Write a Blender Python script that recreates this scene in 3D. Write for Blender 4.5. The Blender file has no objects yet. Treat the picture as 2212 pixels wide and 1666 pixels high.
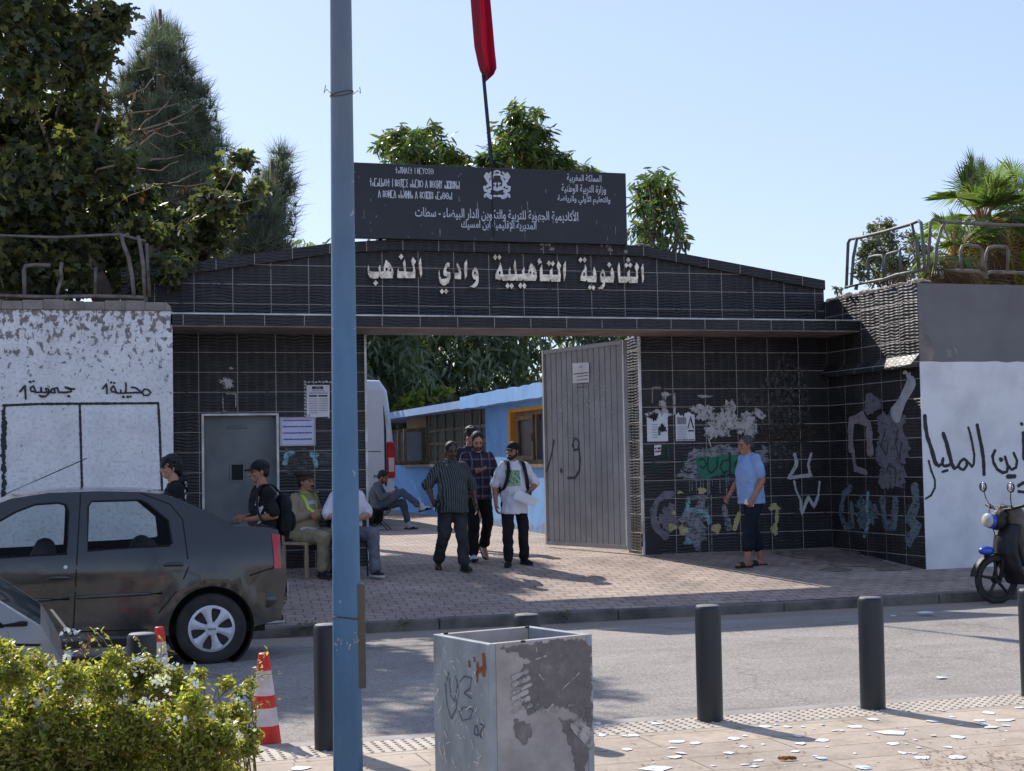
import bpy, bmesh, math, random
import numpy as np
from mathutils import Vector, Matrix, Euler, noise
from mathutils.geometry import delaunay_2d_cdt, tessellate_polygon
# ------------------------------------------------------------------ camera, sky, sun, exposure
SC = bpy.context.scene
COL = SC.collection
YAW, PITCH, ROLL = math.radians(17.2), math.atan(167/3300), .019
CAM = np.array([0., 0., 1.33])
fw = np.array([math.sin(YAW)*math.cos(PITCH), math.cos(YAW)*math.cos(PITCH), math.sin(PITCH)])
rt0 = np.array([math.cos(YAW), -math.sin(YAW), 0.])
up0 = np.cross(rt0, fw)
rt = rt0*math.cos(ROLL) - up0*math.sin(ROLL)
up = np.cross(rt, fw)
cd = bpy.data.cameras.new('camera'); cam = bpy.data.objects.new('camera', cd); COL.objects.link(cam)
cam.matrix_world = Matrix(((rt[0], up[0], -fw[0], CAM[0]), (rt[1], up[1], -fw[1], CAM[1]), (rt[2], up[2], -fw[2], CAM[2]), (0, 0, 0, 1)))
cd.sensor_width = 36; cd.lens = 36*3300/2212; cd.clip_end = 1000; cd.clip_start = .1
SC.camera = cam
SUN_EL, SUN_AZ = math.radians(40.7), math.radians(-16)          # the sun stands behind the gate, a little to the left
W = bpy.data.worlds.new('World'); SC.world = W; W.use_nodes = True
sky = W.node_tree.nodes.new('ShaderNodeTexSky'); sky.sky_type = 'NISHITA'; sky.sun_disc = False
sky.sun_elevation = SUN_EL; sky.sun_rotation = SUN_AZ; sky.air_density = 1.0; sky.dust_density = .6; sky.ozone_density = 1.5
gm = W.node_tree.nodes.new('ShaderNodeGamma'); gm.inputs[1].default_value = .5                      # a hazy bright day: zenith and horizon nearly alike
tn = W.node_tree.nodes.new('ShaderNodeMix'); tn.data_type = 'RGBA'; tn.blend_type = 'MULTIPLY'; tn.inputs[0].default_value = 1; tn.inputs[7].default_value = (1.26, 1.37, 1.74, 1)
W.node_tree.links.new(sky.outputs[0], gm.inputs[0]); W.node_tree.links.new(gm.outputs[0], tn.inputs[6]); W.node_tree.links.new(tn.outputs[2], W.node_tree.nodes['Background'].inputs[0])
W.node_tree.nodes['Background'].inputs[1].default_value = .15
sd = bpy.data.lights.new('sun', 'SUN'); sd.energy = 3.6; sd.angle = math.radians(.5); sd.color = (1, .95, .87)
sun = bpy.data.objects.new('sun', sd); COL.objects.link(sun); sun.location = (-4, 30, 30)
sdir = Vector((math.sin(SUN_AZ)*math.cos(SUN_EL), math.cos(SUN_AZ)*math.cos(SUN_EL), math.sin(SUN_EL)))
sun.rotation_euler = sdir.to_track_quat('Z', 'Y').to_euler()
SC.view_settings.view_transform = 'Standard'; SC.view_settings.look = 'None'
SC.view_settings.exposure = .75; SC.view_settings.gamma = 1
SC.cycles.max_bounces = 8; SC.cycles.transparent_max_bounces = 12
random.seed(7); RNG = np.random.default_rng(7)
# ------------------------------------------------------------------ helpers
def ray(u, v): return fw + rt*(u-1106)/3300 - up*(v-833)/3300
def on_z(u, v, z): d = ray(u, v); return CAM + d*(z-CAM[2])/d[2]
def on_y(u, v, y): d = ray(u, v); return CAM + d*(y-CAM[1])/d[1]
def on_x(u, v, x): d = ray(u, v); return CAM + d*(x-CAM[0])/d[0]
GS = .067
def gz(y):                                         # height of the ground at depth y
    if y < 8.98: return -.30
    if y < 13.6: return -.34
    if y < 15.63: return -.34-.08*(y-13.6)/2.03
    if y < 20.1: return -GS*(20.1-y)
    return .012*(y-20.1)
def ground(u, v):
    d = ray(u, v); t = (-GS*20.1-CAM[2])/(d[2]-GS*d[1]); p = CAM+d*t
    if p[1] > 20.1: p = on_z(u, v, 0); p = on_z(u, v, gz(p[1]))
    return p
def L(r, g=None, b=None):                          # sRGB 0..255 -> linear rgba
    if g is None: g = b = r
    f = lambda c: (c/255/12.92) if c/255 <= .04045 else ((c/255+.055)/1.055)**2.4
    return (f(r), f(g), f(b), 1)
class NT:
    def __init__(s, name):
        s.m = bpy.data.materials.new(name); s.m.use_nodes = True; s.t = s.m.node_tree
        s.b = s.t.nodes['Principled BSDF']; s.out = s.t.nodes['Material Output']
    def n(s, typ, **k):
        nd = s.t.nodes.new('ShaderNode'+typ)
        for a, v in k.items():
            if a.startswith('i_'): nd.inputs[a[2:].replace('_', ' ')].default_value = v
            elif a.startswith('p_'): setattr(nd, a[2:], v)
        return nd
    def l(s, a, b): s.t.links.new(a, b)
    def co(s, scale=(1, 1, 1), out='Object', rot=(0, 0, 0), loc=(0, 0, 0)):
        c = s.n('TexCoord'); mp = s.n('Mapping'); mp.inputs['Scale'].default_value = scale; mp.inputs['Rotation'].default_value = rot; mp.inputs['Location'].default_value = loc
        s.l(c.outputs[out], mp.inputs[0]); return mp.outputs[0]
    def noise(s, vec, sc, det=4, ro=.6):
        n = s.n('TexNoise', i_Scale=sc, i_Detail=det, i_Roughness=ro); s.l(vec, n.inputs['Vector']); return n.outputs['Fac']
    def ramp(s, fac, stops):
        r = s.n('ValToRGB'); e = r.color_ramp.elements
        while len(e) < len(stops): e.new(.5)
        for i, (p, c) in enumerate(stops): e[i].position = p; e[i].color = c if len(c) == 4 else (*c, 1)
        s.l(fac, r.inputs[0]); return r.outputs[0]
    def mix(s, fac, a, b, mode='MIX'):
        m = s.n('Mix', p_data_type='RGBA', p_blend_type=mode)
        for i, x in ((0, fac), (6, a), (7, b)):
            if isinstance(x, (int, float, tuple)): m.inputs[i].default_value = x
            else: s.l(x, m.inputs[i])
        return m.outputs[2]
    def math(s, op, a, b=0, c=0):
        m = s.n('Math', p_operation=op)
        for i, x in ((0, a), (1, b), (2, c)):
            if isinstance(x, (int, float)): m.inputs[i].default_value = x
            else: s.l(x, m.inputs[i])
        return m.outputs[0]
    def sep(s, vec): n = s.n('SeparateXYZ'); s.l(vec, n.inputs[0]); return n.outputs
    def col(s, x):
        if isinstance(x, tuple): s.b.inputs['Base Color'].default_value = x
        else: s.l(x, s.b.inputs['Base Color'])
    def bump(s, h, st, dist=.01):
        b = s.n('Bump', i_Strength=st, i_Distance=dist); s.l(h, b.inputs['Height']); s.l(b.outputs[0], s.b.inputs['Normal'])
    def set(s, **k):
        for a, v in k.items(): s.b.inputs[a.replace('_', ' ')].default_value = v
BK = (0, 0, 0, 1); WH = (1, 1, 1, 1)
def mat(name, c, c2=None, rough=.8, metal=0, ns=6, bump=0, bs=60, lo=.35, hi=.65, spec=.5, coat=0, trans=0, dist=.01, stretch=(1, 1, 1)):
    m = NT(name); m.set(Roughness=rough, Metallic=metal)
    m.b.inputs['Specular IOR Level'].default_value = spec
    v = m.co(stretch)
    if c2 is None: c2 = tuple(x*.8 for x in c[:3])+(1,)
    m.col(m.ramp(m.noise(v, ns), [(lo, c), (hi, c2)]))
    if bump: m.bump(m.noise(v, bs), bump, dist)
    if coat: m.set(Coat_Weight=coat, Coat_Roughness=.05)
    return m.m
def leafmat(name, cols, trans=.35, rough=.45, ns=1.2, spec=.4):
    m = NT(name); m.set(Roughness=rough); m.b.inputs['Specular IOR Level'].default_value = spec
    g = m.n('NewGeometry')
    stops = [(i/(len(cols)-1), c) for i, c in enumerate(cols)]
    base = m.ramp(g.outputs['Random Per Island'], stops)
    nz = m.ramp(m.noise(m.co(), ns), [(.3, (.6, .6, .6, 1)), (.7, (1.25, 1.25, 1.2, 1))])
    c = m.mix(1., base, nz, 'MULTIPLY'); m.col(c)
    tr = m.n('BsdfTranslucent'); m.l(m.mix(1., c, (1.5, 1.6, .7, 1), 'MULTIPLY'), tr.inputs[0])
    ms = m.n('MixShader'); ms.inputs[0].default_value = trans
    m.l(m.b.outputs[0], ms.inputs[1]); m.l(tr.outputs[0], ms.inputs[2]); m.l(ms.outputs[0], m.out.inputs[0])
    return m.m
def frame(d):
    d = Vector(d).normalized(); a = Vector((0, 0, 1)) if abs(d.z) < .95 else Vector((0, 1, 0))
    x = d.cross(a).normalized(); y = x.cross(d).normalized(); return x, y, d
class G:
    def __init__(s): s.v = []; s.f = []; s.ly = 0
    def lift(s, fn, a, b):                         # each painted mark lies a hair above the one before it
        s.ly += 1.2e-4; p = Vector(fn(a, b)); n = (Vector(fn(a+.01, b))-p).cross(Vector(fn(a, b+.01))-p).normalized()
        return n if n.dot(Vector(CAM)-p) > 0 else -n
    def add(s, v, f):
        n = len(s.v); s.v += [tuple(p) for p in v]; s.f += [tuple(i+n for i in q) for q in f]; return s
    def box(s, x0, x1, y0, y1, z0, z1):
        return s.add([(x, y, z) for x in (x0, x1) for y in (y0, y1) for z in (z0, z1)], [(0, 1, 3, 2), (4, 6, 7, 5), (0, 4, 5, 1), (2, 3, 7, 6), (0, 2, 6, 4), (1, 5, 7, 3)])
    def obox(s, c, size, R):
        h = [k/2 for k in size]; c = Vector(c)
        return s.add([c+R@Vector((x, y, z)) for x in (-h[0], h[0]) for y in (-h[1], h[1]) for z in (-h[2], h[2])], [(0, 1, 3, 2), (4, 6, 7, 5), (0, 4, 5, 1), (2, 3, 7, 6), (0, 2, 6, 4), (1, 5, 7, 3)])
    def bar(s, a, b, w, h):
        x, y, d = frame(Vector(b)-Vector(a)); R = Matrix((x, y, d)).transposed()
        return s.obox((Vector(a)+Vector(b))/2, (w, h, (Vector(b)-Vector(a)).length), R)
    def rings(s, rings, cap=True, close=False):
        n = len(rings[0]); v = [p for r in rings for p in r]; f = []
        m = len(rings)
        for i in range(m-1+(1 if close else 0)):
            for j in range(n):
                a, b = i*n, ((i+1) % m)*n; f.append((a+j, a+(j+1) % n, b+(j+1) % n, b+j))
        if cap and not close: f.append(tuple(range(n-1, -1, -1))); f.append(tuple(range((m-1)*n, m*n)))
        return s.add(v, f)
    def tube(s, pts, r, n=8, cap=True, close=False):
        pts = [Vector(p) for p in pts]; R = []; px = None; k = len(pts)
        for i, p in enumerate(pts):
            if close: d = (pts[(i+1) % k]-pts[i-1])
            else: d = (pts[min(i+1, k-1)]-pts[max(i-1, 0)])
            x, y, d = frame(d)
            if px is not None:
                x = (px-d*px.dot(d)).normalized(); y = d.cross(x)
            px = x; rr = r[i] if isinstance(r, (list, tuple)) else r
            R.append([p+(x*math.cos(t)+y*math.sin(t))*rr for t in [2*math.pi*j/n for j in range(n)]])
        return s.rings(R, cap, close)
    def cap(s, a, b, ra, rb, n=12):
        a, b = Vector(a), Vector(b); x, y, d = frame(b-a); R = []
        prof = [(a-d*ra*math.cos(t), ra*math.sin(t)) for t in (.15, .6, 1.1)]+[(a, ra), (b, rb)]+[(b+d*rb*math.cos(t), rb*math.sin(t)) for t in (1.1, .6, .15)]
        for c, rr in prof: R.append([c+(x*math.cos(t)+y*math.sin(t))*rr for t in [2*math.pi*j/n for j in range(n)]])
        return s.rings(R)
    def chain(s, pts, rs, n=12):
        for i in range(len(pts)-1): s.cap(pts[i], pts[i+1], rs[i], rs[i+1], n)
        return s
    def ell(s, c, r, R=None, n=14, m=9):
        c = Vector(c); rr = (r, r, r) if isinstance(r, (int, float)) else r; rings = []
        for i in range(m):
            t = .06+(math.pi-.12)*i/(m-1); ring = []
            for j in range(n):
                p = 2*math.pi*j/n; q = Vector((rr[0]*math.sin(t)*math.cos(p), rr[1]*math.sin(t)*math.sin(p), -rr[2]*math.cos(t)))
                ring.append(c+(R@q if R else q))
            rings.append(ring)
        return s.rings(rings)
    def loft(s, secs, n=18):                       # secs: (centre, rx, ry) ellipses facing up
        return s.rings([[Vector(c)+Vector((rx*math.cos(t), ry*math.sin(t), 0)) for t in [2*math.pi*j/n for j in range(n)]] for c, rx, ry in secs])
    def lathe(s, prof, n=24, c=(0, 0, 0), ax='z'):
        R = []
        for r, z in prof:
            ring = []
            for j in range(n):
                t = 2*math.pi*j/n; q = (r*math.cos(t), r*math.sin(t), z)
                if ax == 'y': q = (q[0], q[2], q[1])
                if ax == 'x': q = (q[2], q[0], q[1])
                ring.append((q[0]+c[0], q[1]+c[1], q[2]+c[2]))
            R.append(ring)
        return s.rings(R)
    def prism(s, loops, fn, d):                    # 2D outline (plus holes) laid by fn(a, b), pushed by the vector d
        if not isinstance(loops[0][0], (list, tuple)): loops = [loops]
        P = [[Vector((a, b, 0)) for a, b in lp] for lp in loops]; flat = [p for lp in loops for p in lp]
        tri = tessellate_polygon(P); n = len(flat); A = [Vector(fn(a, b)) for a, b in flat]; d = Vector(d)
        f = [tuple(t) for t in tri]+[tuple(i+n for i in reversed(t)) for t in tri]; o = 0
        for lp in loops:
            k = len(lp)
            for i in range(k): a, b = o+i, o+(i+1) % k; f.append((a, b, b+n, a+n))
            o += k
        return s.add(A+[p+d for p in A], f)
    def flat(s, loops, fn):
        if not isinstance(loops[0][0], (list, tuple)): loops = [loops]
        tri = tessellate_polygon([[Vector((a, b, 0)) for a, b in lp] for lp in loops]); n = s.lift(fn, *loops[0][0])*s.ly
        return s.add([Vector(fn(a, b))+n for lp in loops for a, b in lp], [tuple(t) for t in tri])
    def stroke(s, pts, w, fn, jit=0, rnd=random):  # a flat painted line with round ends
        P = [Vector(p) for p in pts]
        out = []
        for i in range(len(P)-1):
            k = max(1, int((P[i+1]-P[i]).length/(w*.6)))
            out += [P[i].lerp(P[i+1], j/k) for j in range(k)]
        out.append(P[-1]); l, r = [], []
        for i, p in enumerate(out):
            d = (out[min(i+1, len(out)-1)]-out[max(i-1, 0)]).normalized(); nn = Vector((-d.y, d.x))
            ww = w/2*(1+jit*(rnd.random()-.5)*2)
            l.append(p+nn*ww); r.append(p-nn*ww*(1+jit*(rnd.random()-.5)))
        n = len(out); nn = s.lift(fn, *out[0]); dz = lambda i: nn*(s.ly+i*8e-6)
        v = [Vector(fn(*p))+dz(i) for i, p in enumerate(l)]+[Vector(fn(*p))+dz(i) for i, p in enumerate(r)]; f = [(i, i+1, n+i+1, n+i) for i in range(n-1)]
        for i0, d in ((0, out[0]-out[1]), (n-1, out[-1]-out[-2])):
            d = d.normalized()*w*.5; m = len(v); c = out[i0]; e = (l[i0]-r[i0])*.5
            v += [Vector(fn(*(c+e*math.cos(t)+d*math.sin(t))))+dz(i0) for t in (.6, 1.2, 1.94, 2.54)]; f.append((i0, m, m+1, m+2, m+3, n+i0))
        return s.add(v, f)
    def blob(s, c, rx, ry, fn, n=40, jag=.35, seed=0, hole=None):
        q = random.Random(seed); pts = []
        for k in range(n):
            t = 2*math.pi*k/n; m = 1+jag*(q.random()-.5)+.18*math.sin(3*t+seed)
            pts.append((c[0]+rx*m*math.cos(t), c[1]+ry*m*math.sin(t)))
        return s.flat(pts, fn)
def props(o, label=None, category=None, group=None, kind=None):
    for k, v in (('label', label), ('category', category), ('group', group), ('kind', kind)):
        if v: o[k] = v
    return o
def thing(name, label, category, loc=(0, 0, 0), rotz=0, group=None):
    o = bpy.data.objects.new(name, None); COL.objects.link(o); o.empty_display_size = .2
    o.location = loc; o.rotation_euler = (0, 0, rotz); return props(o, label, category, group)
def wm(o):
    m = Matrix.LocRotScale(o.location, o.rotation_euler, o.scale); return (wm(o.parent) @ m) if o.parent else m
def mk(name, g, m, parent=None, world=True, smooth=0, bev=0, org=None, **k):
    me = bpy.data.meshes.new(name)
    v = g.v
    if parent is None:
        if org is None:
            a = np.array(v); org = ((a[:, 0].min()+a[:, 0].max())/2, (a[:, 1].min()+a[:, 1].max())/2, a[:, 2].min())
        a = np.array(v, float)-np.array(org); v = a.tolist()
    elif world:
        M = wm(parent).inverted(); v = [tuple(M @ Vector(p)) for p in v]
        if org is not None:
            org = M @ Vector(org); v = [(p[0]-org[0], p[1]-org[1], p[2]-org[2]) for p in v]
    elif org is not None: v = [(p[0]-org[0], p[1]-org[1], p[2]-org[2]) for p in v]
    me.from_pydata(v, [], g.f); me.validate()
    bm = bmesh.new(); bm.from_mesh(me); bmesh.ops.recalc_face_normals(bm, faces=bm.faces); bm.to_mesh(me); bm.free()
    for x in (m if isinstance(m, list) else [m]): me.materials.append(x)
    o = bpy.data.objects.new(name, me); COL.objects.link(o)
    if parent: o.parent = parent
    if org is not None: o.location = org
    if smooth:
        me.polygons.foreach_set('use_smooth', [True]*len(me.polygons))
        if smooth != 1: me.set_sharp_from_angle(angle=math.radians(smooth))
    if bev:
        b = o.modifiers.new('bevel', 'BEVEL'); b.width = bev; b.segments = 2; b.limit_method = 'ANGLE'
    return props(o, **k)
def npmesh(name, V, F, m, parent=None, smooth=0, org=None, **k):
    """V (N,3) world points, F (M,k) faces of one size"""
    V = np.asarray(V, np.float32); F = np.asarray(F, np.int32)
    if parent is not None: org = np.array(wm(parent).translation)
    elif org is None: org = np.array([V[:, 0].mean(), V[:, 1].mean(), V[:, 2].min()])
    V = V-np.asarray(org, np.float32); me = bpy.data.meshes.new(name); K = F.shape[1]
    me.vertices.add(len(V)); me.vertices.foreach_set('co', V.ravel()); me.loops.add(F.size); me.loops.foreach_set('vertex_index', F.ravel())
    me.polygons.add(len(F)); me.polygons.foreach_set('loop_start', np.arange(0, F.size, K, dtype=np.int32)); me.polygons.foreach_set('loop_total', np.full(len(F), K, np.int32))
    me.update(calc_edges=True); me.validate(); me.materials.append(m)
    if smooth: me.polygons.foreach_set('use_smooth', [True]*len(me.polygons))
    o = bpy.data.objects.new(name, me); COL.objects.link(o)
    if parent is not None: o.parent = parent
    else: o.location = org
    return props(o, **k)
def remesh(g, vox, sm=3, disp=0, dsize=.1):
    me = bpy.data.meshes.new('tmp'); me.from_pydata(g.v, [], g.f)
    bm = bmesh.new(); bm.from_mesh(me); bmesh.ops.recalc_face_normals(bm, faces=bm.faces); bm.to_mesh(me); bm.free()
    o = bpy.data.objects.new('tmp', me); COL.objects.link(o)
    r = o.modifiers.new('r', 'REMESH'); r.mode = 'VOXEL'; r.voxel_size = vox
    s = o.modifiers.new('s', 'SMOOTH'); s.iterations = sm; s.factor = .5
    dg = bpy.context.evaluated_depsgraph_get(); dg.update(); e = o.evaluated_get(dg); m2 = e.to_mesh()
    n = len(m2.vertices); V = np.empty(n*3); m2.vertices.foreach_get('co', V); V = V.reshape(-1, 3)
    Nn = np.empty(n*3); m2.vertices.foreach_get('normal', Nn); Nn = Nn.reshape(-1, 3)
    F = [tuple(p.vertices) for p in m2.polygons]; e.to_mesh_clear()
    bpy.data.objects.remove(o); bpy.data.meshes.remove(me)
    if disp:
        d = np.array([noise.noise(Vector(p)/dsize)+.5*noise.noise(Vector((p[0]*2.2, p[1]*2.2, p[2]*1.1))/dsize+Vector((7, 3, 1))) for p in V]); V = V+Nn*(d*disp)[:, None]
    q = G(); q.v = V.tolist(); q.f = F; return q
def copy_tree(o, parent=None):
    c = o.copy(); COL.objects.link(c)
    if parent: c.parent = parent
    for ch in [x for x in o.children]: copy_tree(ch, c)
    return c
# -- foliage: many small leaves placed through the crown's volume
LEAF = ([(0, 0, 0), (.3, -.2, .03), (.65, -.17, .02), (1, 0, -.1), (.65, .17, .02), (.3, .2, .03)], [[0, 1, 2, 3, 4, 5]])
LANCE = ([(0, 0, 0), (.35, -.11, .02), (.7, -.09, 0), (1, 0, -.1), (.7, .09, 0), (.35, .11, .02)], [[0, 1, 2, 3, 4, 5]])
FIG = ([(0, 0, 0), (-.02, -.3, 0), (.2, -.2, .02), (.34, -.48, -.04), (.5, -.17, .02), (.8, -.2, -.04), (1, 0, -.1), (.8, .2, -.04), (.5, .17, .02), (.34, .48, -.04), (.2, .2, .02), (-.02, .3, 0)], [list(range(12))])
NEED = ([(0, -.02, 0), (1, 0, 0), (0, .02, 0)], [[0, 1, 2]])
def leaves(name, P, size, tpl, m, parent=None, droop=.3, spread=1., out=None, rng=RNG, **k):
    P = np.asarray(P, float); N = len(P); T = np.array(tpl[0]); F = np.array(tpl[1][0])
    yaw = rng.uniform(0, 2*np.pi, N)
    if out is not None:
        o = P-np.asarray(out); yaw = np.arctan2(o[:, 1], o[:, 0])+rng.normal(0, .9, N)
    pit = rng.normal(-droop, .45*spread, N); rol = rng.normal(0, .7*spread, N)
    cx, sx, cp, sp, cr, sr = np.cos(yaw), np.sin(yaw), np.cos(pit), np.sin(pit), np.cos(rol), np.sin(rol)
    X = np.stack([cp*cx, cp*sx, sp], 1); Yv = np.stack([-sx, cx, 0*sx], 1); Z = np.cross(X, Yv)
    Y2 = Yv*cr[:, None]+Z*sr[:, None]; Z2 = -Yv*sr[:, None]+Z*cr[:, None]
    S = (np.asarray(size)*rng.uniform(.65, 1.25, N))[:, None, None]
    V = P[:, None, :]+S*(T[None, :, 0:1]*X[:, None]+T[None, :, 1:2]*Y2[:, None]+T[None, :, 2:3]*Z2[:, None])
    FF = (np.arange(N)*len(T))[:, None]+F[None]
    return npmesh(name, V.reshape(-1, 3), FF, m, parent, **k)
def ballpts(c, r, n, rng=RNG, shell=.45, sq=(1, 1, 1)):
    d = rng.normal(size=(n, 3)); d /= np.linalg.norm(d, axis=1)[:, None]
    return np.asarray(c)+d*(r*rng.uniform(0, 1, n)**shell)[:, None]*np.array(sq)
def clumps(cl, per, rng=RNG, sub=7, jit=.55):
    """each clump (x,y,z,r) becomes sub-clumps of leaf points, so that light and gaps fall between them"""
    out = []
    for x, y, z, r in cl:
        for q in ballpts((x, y, z), r*.8, sub, rng, .5):
            k = max(3, int(per*r*r/sub*rng.uniform(.5, 1.5))); out.append(ballpts(q, r*jit*rng.uniform(.5, 1), k, rng, .6))
    return np.concatenate(out)
# -- writing
AR = {}
def _ar():
    for ch, b, k in [('ء', 0xFE80, 1), ('آ', 0xFE81, 2), ('أ', 0xFE83, 2), ('ؤ', 0xFE85, 2), ('إ', 0xFE87, 2), ('ئ', 0xFE89, 4), ('ا', 0xFE8D, 2), ('ب', 0xFE8F, 4), ('ة', 0xFE93, 2), ('ت', 0xFE95, 4), ('ث', 0xFE99, 4), ('ج', 0xFE9D, 4), ('ح', 0xFEA1, 4), ('خ', 0xFEA5, 4), ('د', 0xFEA9, 2), ('ذ', 0xFEAB, 2), ('ر', 0xFEAD, 2), ('ز', 0xFEAF, 2), ('س', 0xFEB1, 4), ('ش', 0xFEB5, 4), ('ص', 0xFEB9, 4), ('ض', 0xFEBD, 4), ('ط', 0xFEC1, 4), ('ظ', 0xFEC5, 4), ('ع', 0xFEC9, 4), ('غ', 0xFECD, 4), ('ف', 0xFED1, 4), ('ق', 0xFED5, 4), ('ك', 0xFED9, 4), ('ل', 0xFEDD, 4), ('م', 0xFEE1, 4), ('ن', 0xFEE5, 4), ('ه', 0xFEE9, 4), ('و', 0xFEED, 2), ('ى', 0xFEEF, 2), ('ي', 0xFEF1, 4), ('\u0601', 0xFEFB, 2), ('\u0602', 0xFEF7, 2), ('\u0603', 0xFEF9, 2)]: AR[ch] = (b, k)
_ar()
def shape_ar(t):
    t = t.replace('لا', '\u0601').replace('لأ', '\u0602').replace('لإ', '\u0603'); o = ''
    for i, c in enumerate(t):
        if c not in AR: o += c; continue
        b, k = AR[c]; pj = i > 0 and t[i-1] in AR and AR[t[i-1]][1] == 4 and k > 1
        nj = k == 4 and i+1 < len(t) and t[i+1] in AR and AR[t[i+1]][1] > 1
        o += chr(b+(3 if pj and nj else 2 if nj else 1 if pj else 0)) if k > 1 else chr(b)
    return o[::-1]
def text_mesh(t, bold=0):
    c = bpy.data.curves.new('t', 'FONT'); c.body = shape_ar(t) if any(x in AR for x in t) else t; c.offset = bold; c.resolution_u = 3
    o = bpy.data.objects.new('t', c); COL.objects.link(o); dg = bpy.context.evaluated_depsgraph_get(); dg.update()
    e = o.evaluated_get(dg); m = e.to_mesh(); V = [(v.co.x, v.co.y) for v in m.vertices]; F = [tuple(p.vertices) for p in m.polygons]
    e.to_mesh_clear(); bpy.data.objects.remove(o); bpy.data.curves.remove(c); return V, F
def put_text(g, t, x0, x1, z0, z1, fn, bold=.01):
    V, F = text_mesh(t, bold); a = np.array(V); lo, hi = a.min(0), a.max(0)
    g.add([fn(x0+(p[0]-lo[0])/(hi[0]-lo[0])*(x1-x0), z0+(p[1]-lo[1])/(hi[1]-lo[1])*(z1-z0)) for p in V], F)
TIF = {'t': [[(.3, 0), (.3, 1)], [(0, .62), (.6, .62)]], 'a': ['o', (.22, .22, .2)], 'g': [[(0, 0), (.6, 1), (0, 1)], [(.6, 0), (0, 1)], [(0, 1), (.6, 1)]], 'l': [[(0, 0), (0, 1)], [(.5, 0), (.5, 1)], [(0, .15), (.5, .85)]],
       'd': [[(0, 0), (.32, 1), (.64, 0)]], 'i': [[(.5, 1), (.05, .9), (.35, .52), (.05, .12), (.5, 0)]], 'n': [[(.1, 0), (.1, 1)]], 'm': [[(.6, 1), (0, 1), (0, 0), (.6, 0)]], 'G': [[(0, 1), (.3, .55), (.6, 1)], [(.3, .55), (.3, 0)]],
       'r': ['o', (.42, .5, .42)], 'b': ['o', (.42, .5, .42), [(.05, .5), (.8, .5)]], 'w': [[(0, 1), (0, 0), (.6, 0), (.6, 1)]], 's': ['o', (.42, .5, .42), (.42, .5, .07)], 'u': ['o', (.22, .75, .2), (.22, .26, .2)],
       'z': [[(.35, 0), (.35, 1)], [(0, 0), (.7, 1)], [(0, 1), (.7, 0)], [(.1, .5), (.6, .5)]], 'f': [[(0, 0), (.22, .5), (0, 1)], [(.6, 0), (.38, .5), (.6, 1)], [(.22, .5), (.38, .5)]], 'q': [[(0, 0), (0, 1)], [(.5, 0), (0, .5), (.5, 1)]]}
def put_tif(g, t, x0, x1, z0, z1, fn):
    S = []; x = 0
    for ch in t:
        if ch == ' ': x += .55; continue
        w = 0
        for it in TIF[ch]:
            if it == 'o': continue
            if isinstance(it, list): S.append([(x+a, b) for a, b in it]); w = max(w, max(a for a, b in it))
            else:
                cx, cz, r = it; S.append([(x+cx+r*math.cos(k*math.pi/6), cz+r*math.sin(k*math.pi/6)) for k in range(13)]); w = max(w, cx+r)
        x += w+.22
    sx = (x1-x0)/x; sz = z1-z0
    for s in S: g.stroke([(x0+a*sx, z0+b*sz) for a, b in s], sz*.10, fn)
# ------------------------------------------------------------------ ground
def pavers(name, c1, c2, cm, bw, bh, ms=.012, bump=.5, rot=0, nvar=.5, warp=.012, off=.5, rough=.85):
    m = NT(name); m.set(Roughness=rough); m.b.inputs['Specular IOR Level'].default_value = .3
    v = m.co(out='Object', rot=(0, 0, rot))
    nz = m.n('TexNoise', i_Scale=6.); m.l(v, nz.inputs['Vector'])
    add = m.n('VectorMath', p_operation='MULTIPLY_ADD'); m.l(nz.outputs['Color'], add.inputs[0]); add.inputs[1].default_value = (warp*2, warp*2, 0); m.l(v, add.inputs[2])
    b = m.n('TexBrick', i_Scale=1.); b.offset = off; m.l(add.outputs[0], b.inputs['Vector'])
    for k, x in (('Brick Width', bw), ('Row Height', bh), ('Mortar Size', ms), ('Mortar Smooth', .3), ('Bias', 0.), ('Color1', c1), ('Color2', c2), ('Mortar', cm)): b.inputs[k].default_value = x
    big = m.ramp(m.noise(v, .55, 5), [(.3, (.72, .72, .72, 1)), (.7, (1.15, 1.13, 1.1, 1))]); sm = m.ramp(m.noise(v, 45, 3), [(.3, (1-nvar*.3,)*3+(1,)), (.7, (1+nvar*.3,)*3+(1,))])
    gum = m.ramp(m.noise(v, 7., 2, .5), [(.27, (.62, .6, .58, 1)), (.33, WH)]); st = m.ramp(m.noise(v, 1.7, 7, .75), [(.36, (.74, .72, .7, 1)), (.52, WH)])
    m.col(m.mix(1., m.mix(1., m.mix(1., m.mix(1., b.outputs[0], big, 'MULTIPLY'), sm, 'MULTIPLY'), gum, 'MULTIPLY'), st, 'MULTIPLY'))
    h = m.math('ADD', m.math('MULTIPLY', b.outputs['Fac'], -1.), m.math('MULTIPLY', m.noise(v, 30), .35)); m.bump(h, bump, .012)
    return m.m
M_pav = pavers('sidewalk pavers', L(176, 158, 146), L(162, 144, 133), L(120, 106, 97), .21, .19, rot=.12, ms=.010, warp=.02)
M_yard = pavers('courtyard pavers', L(180, 164, 152), L(168, 151, 140), L(128, 114, 104), .21, .19, rot=.12, ms=.010, warp=.02)
M_slab = pavers('plaza slabs', L(183, 168, 152), L(168, 154, 140), L(118, 106, 94), 1.35, .36, ms=.006, bump=.25, warp=.002, nvar=.35)
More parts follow.
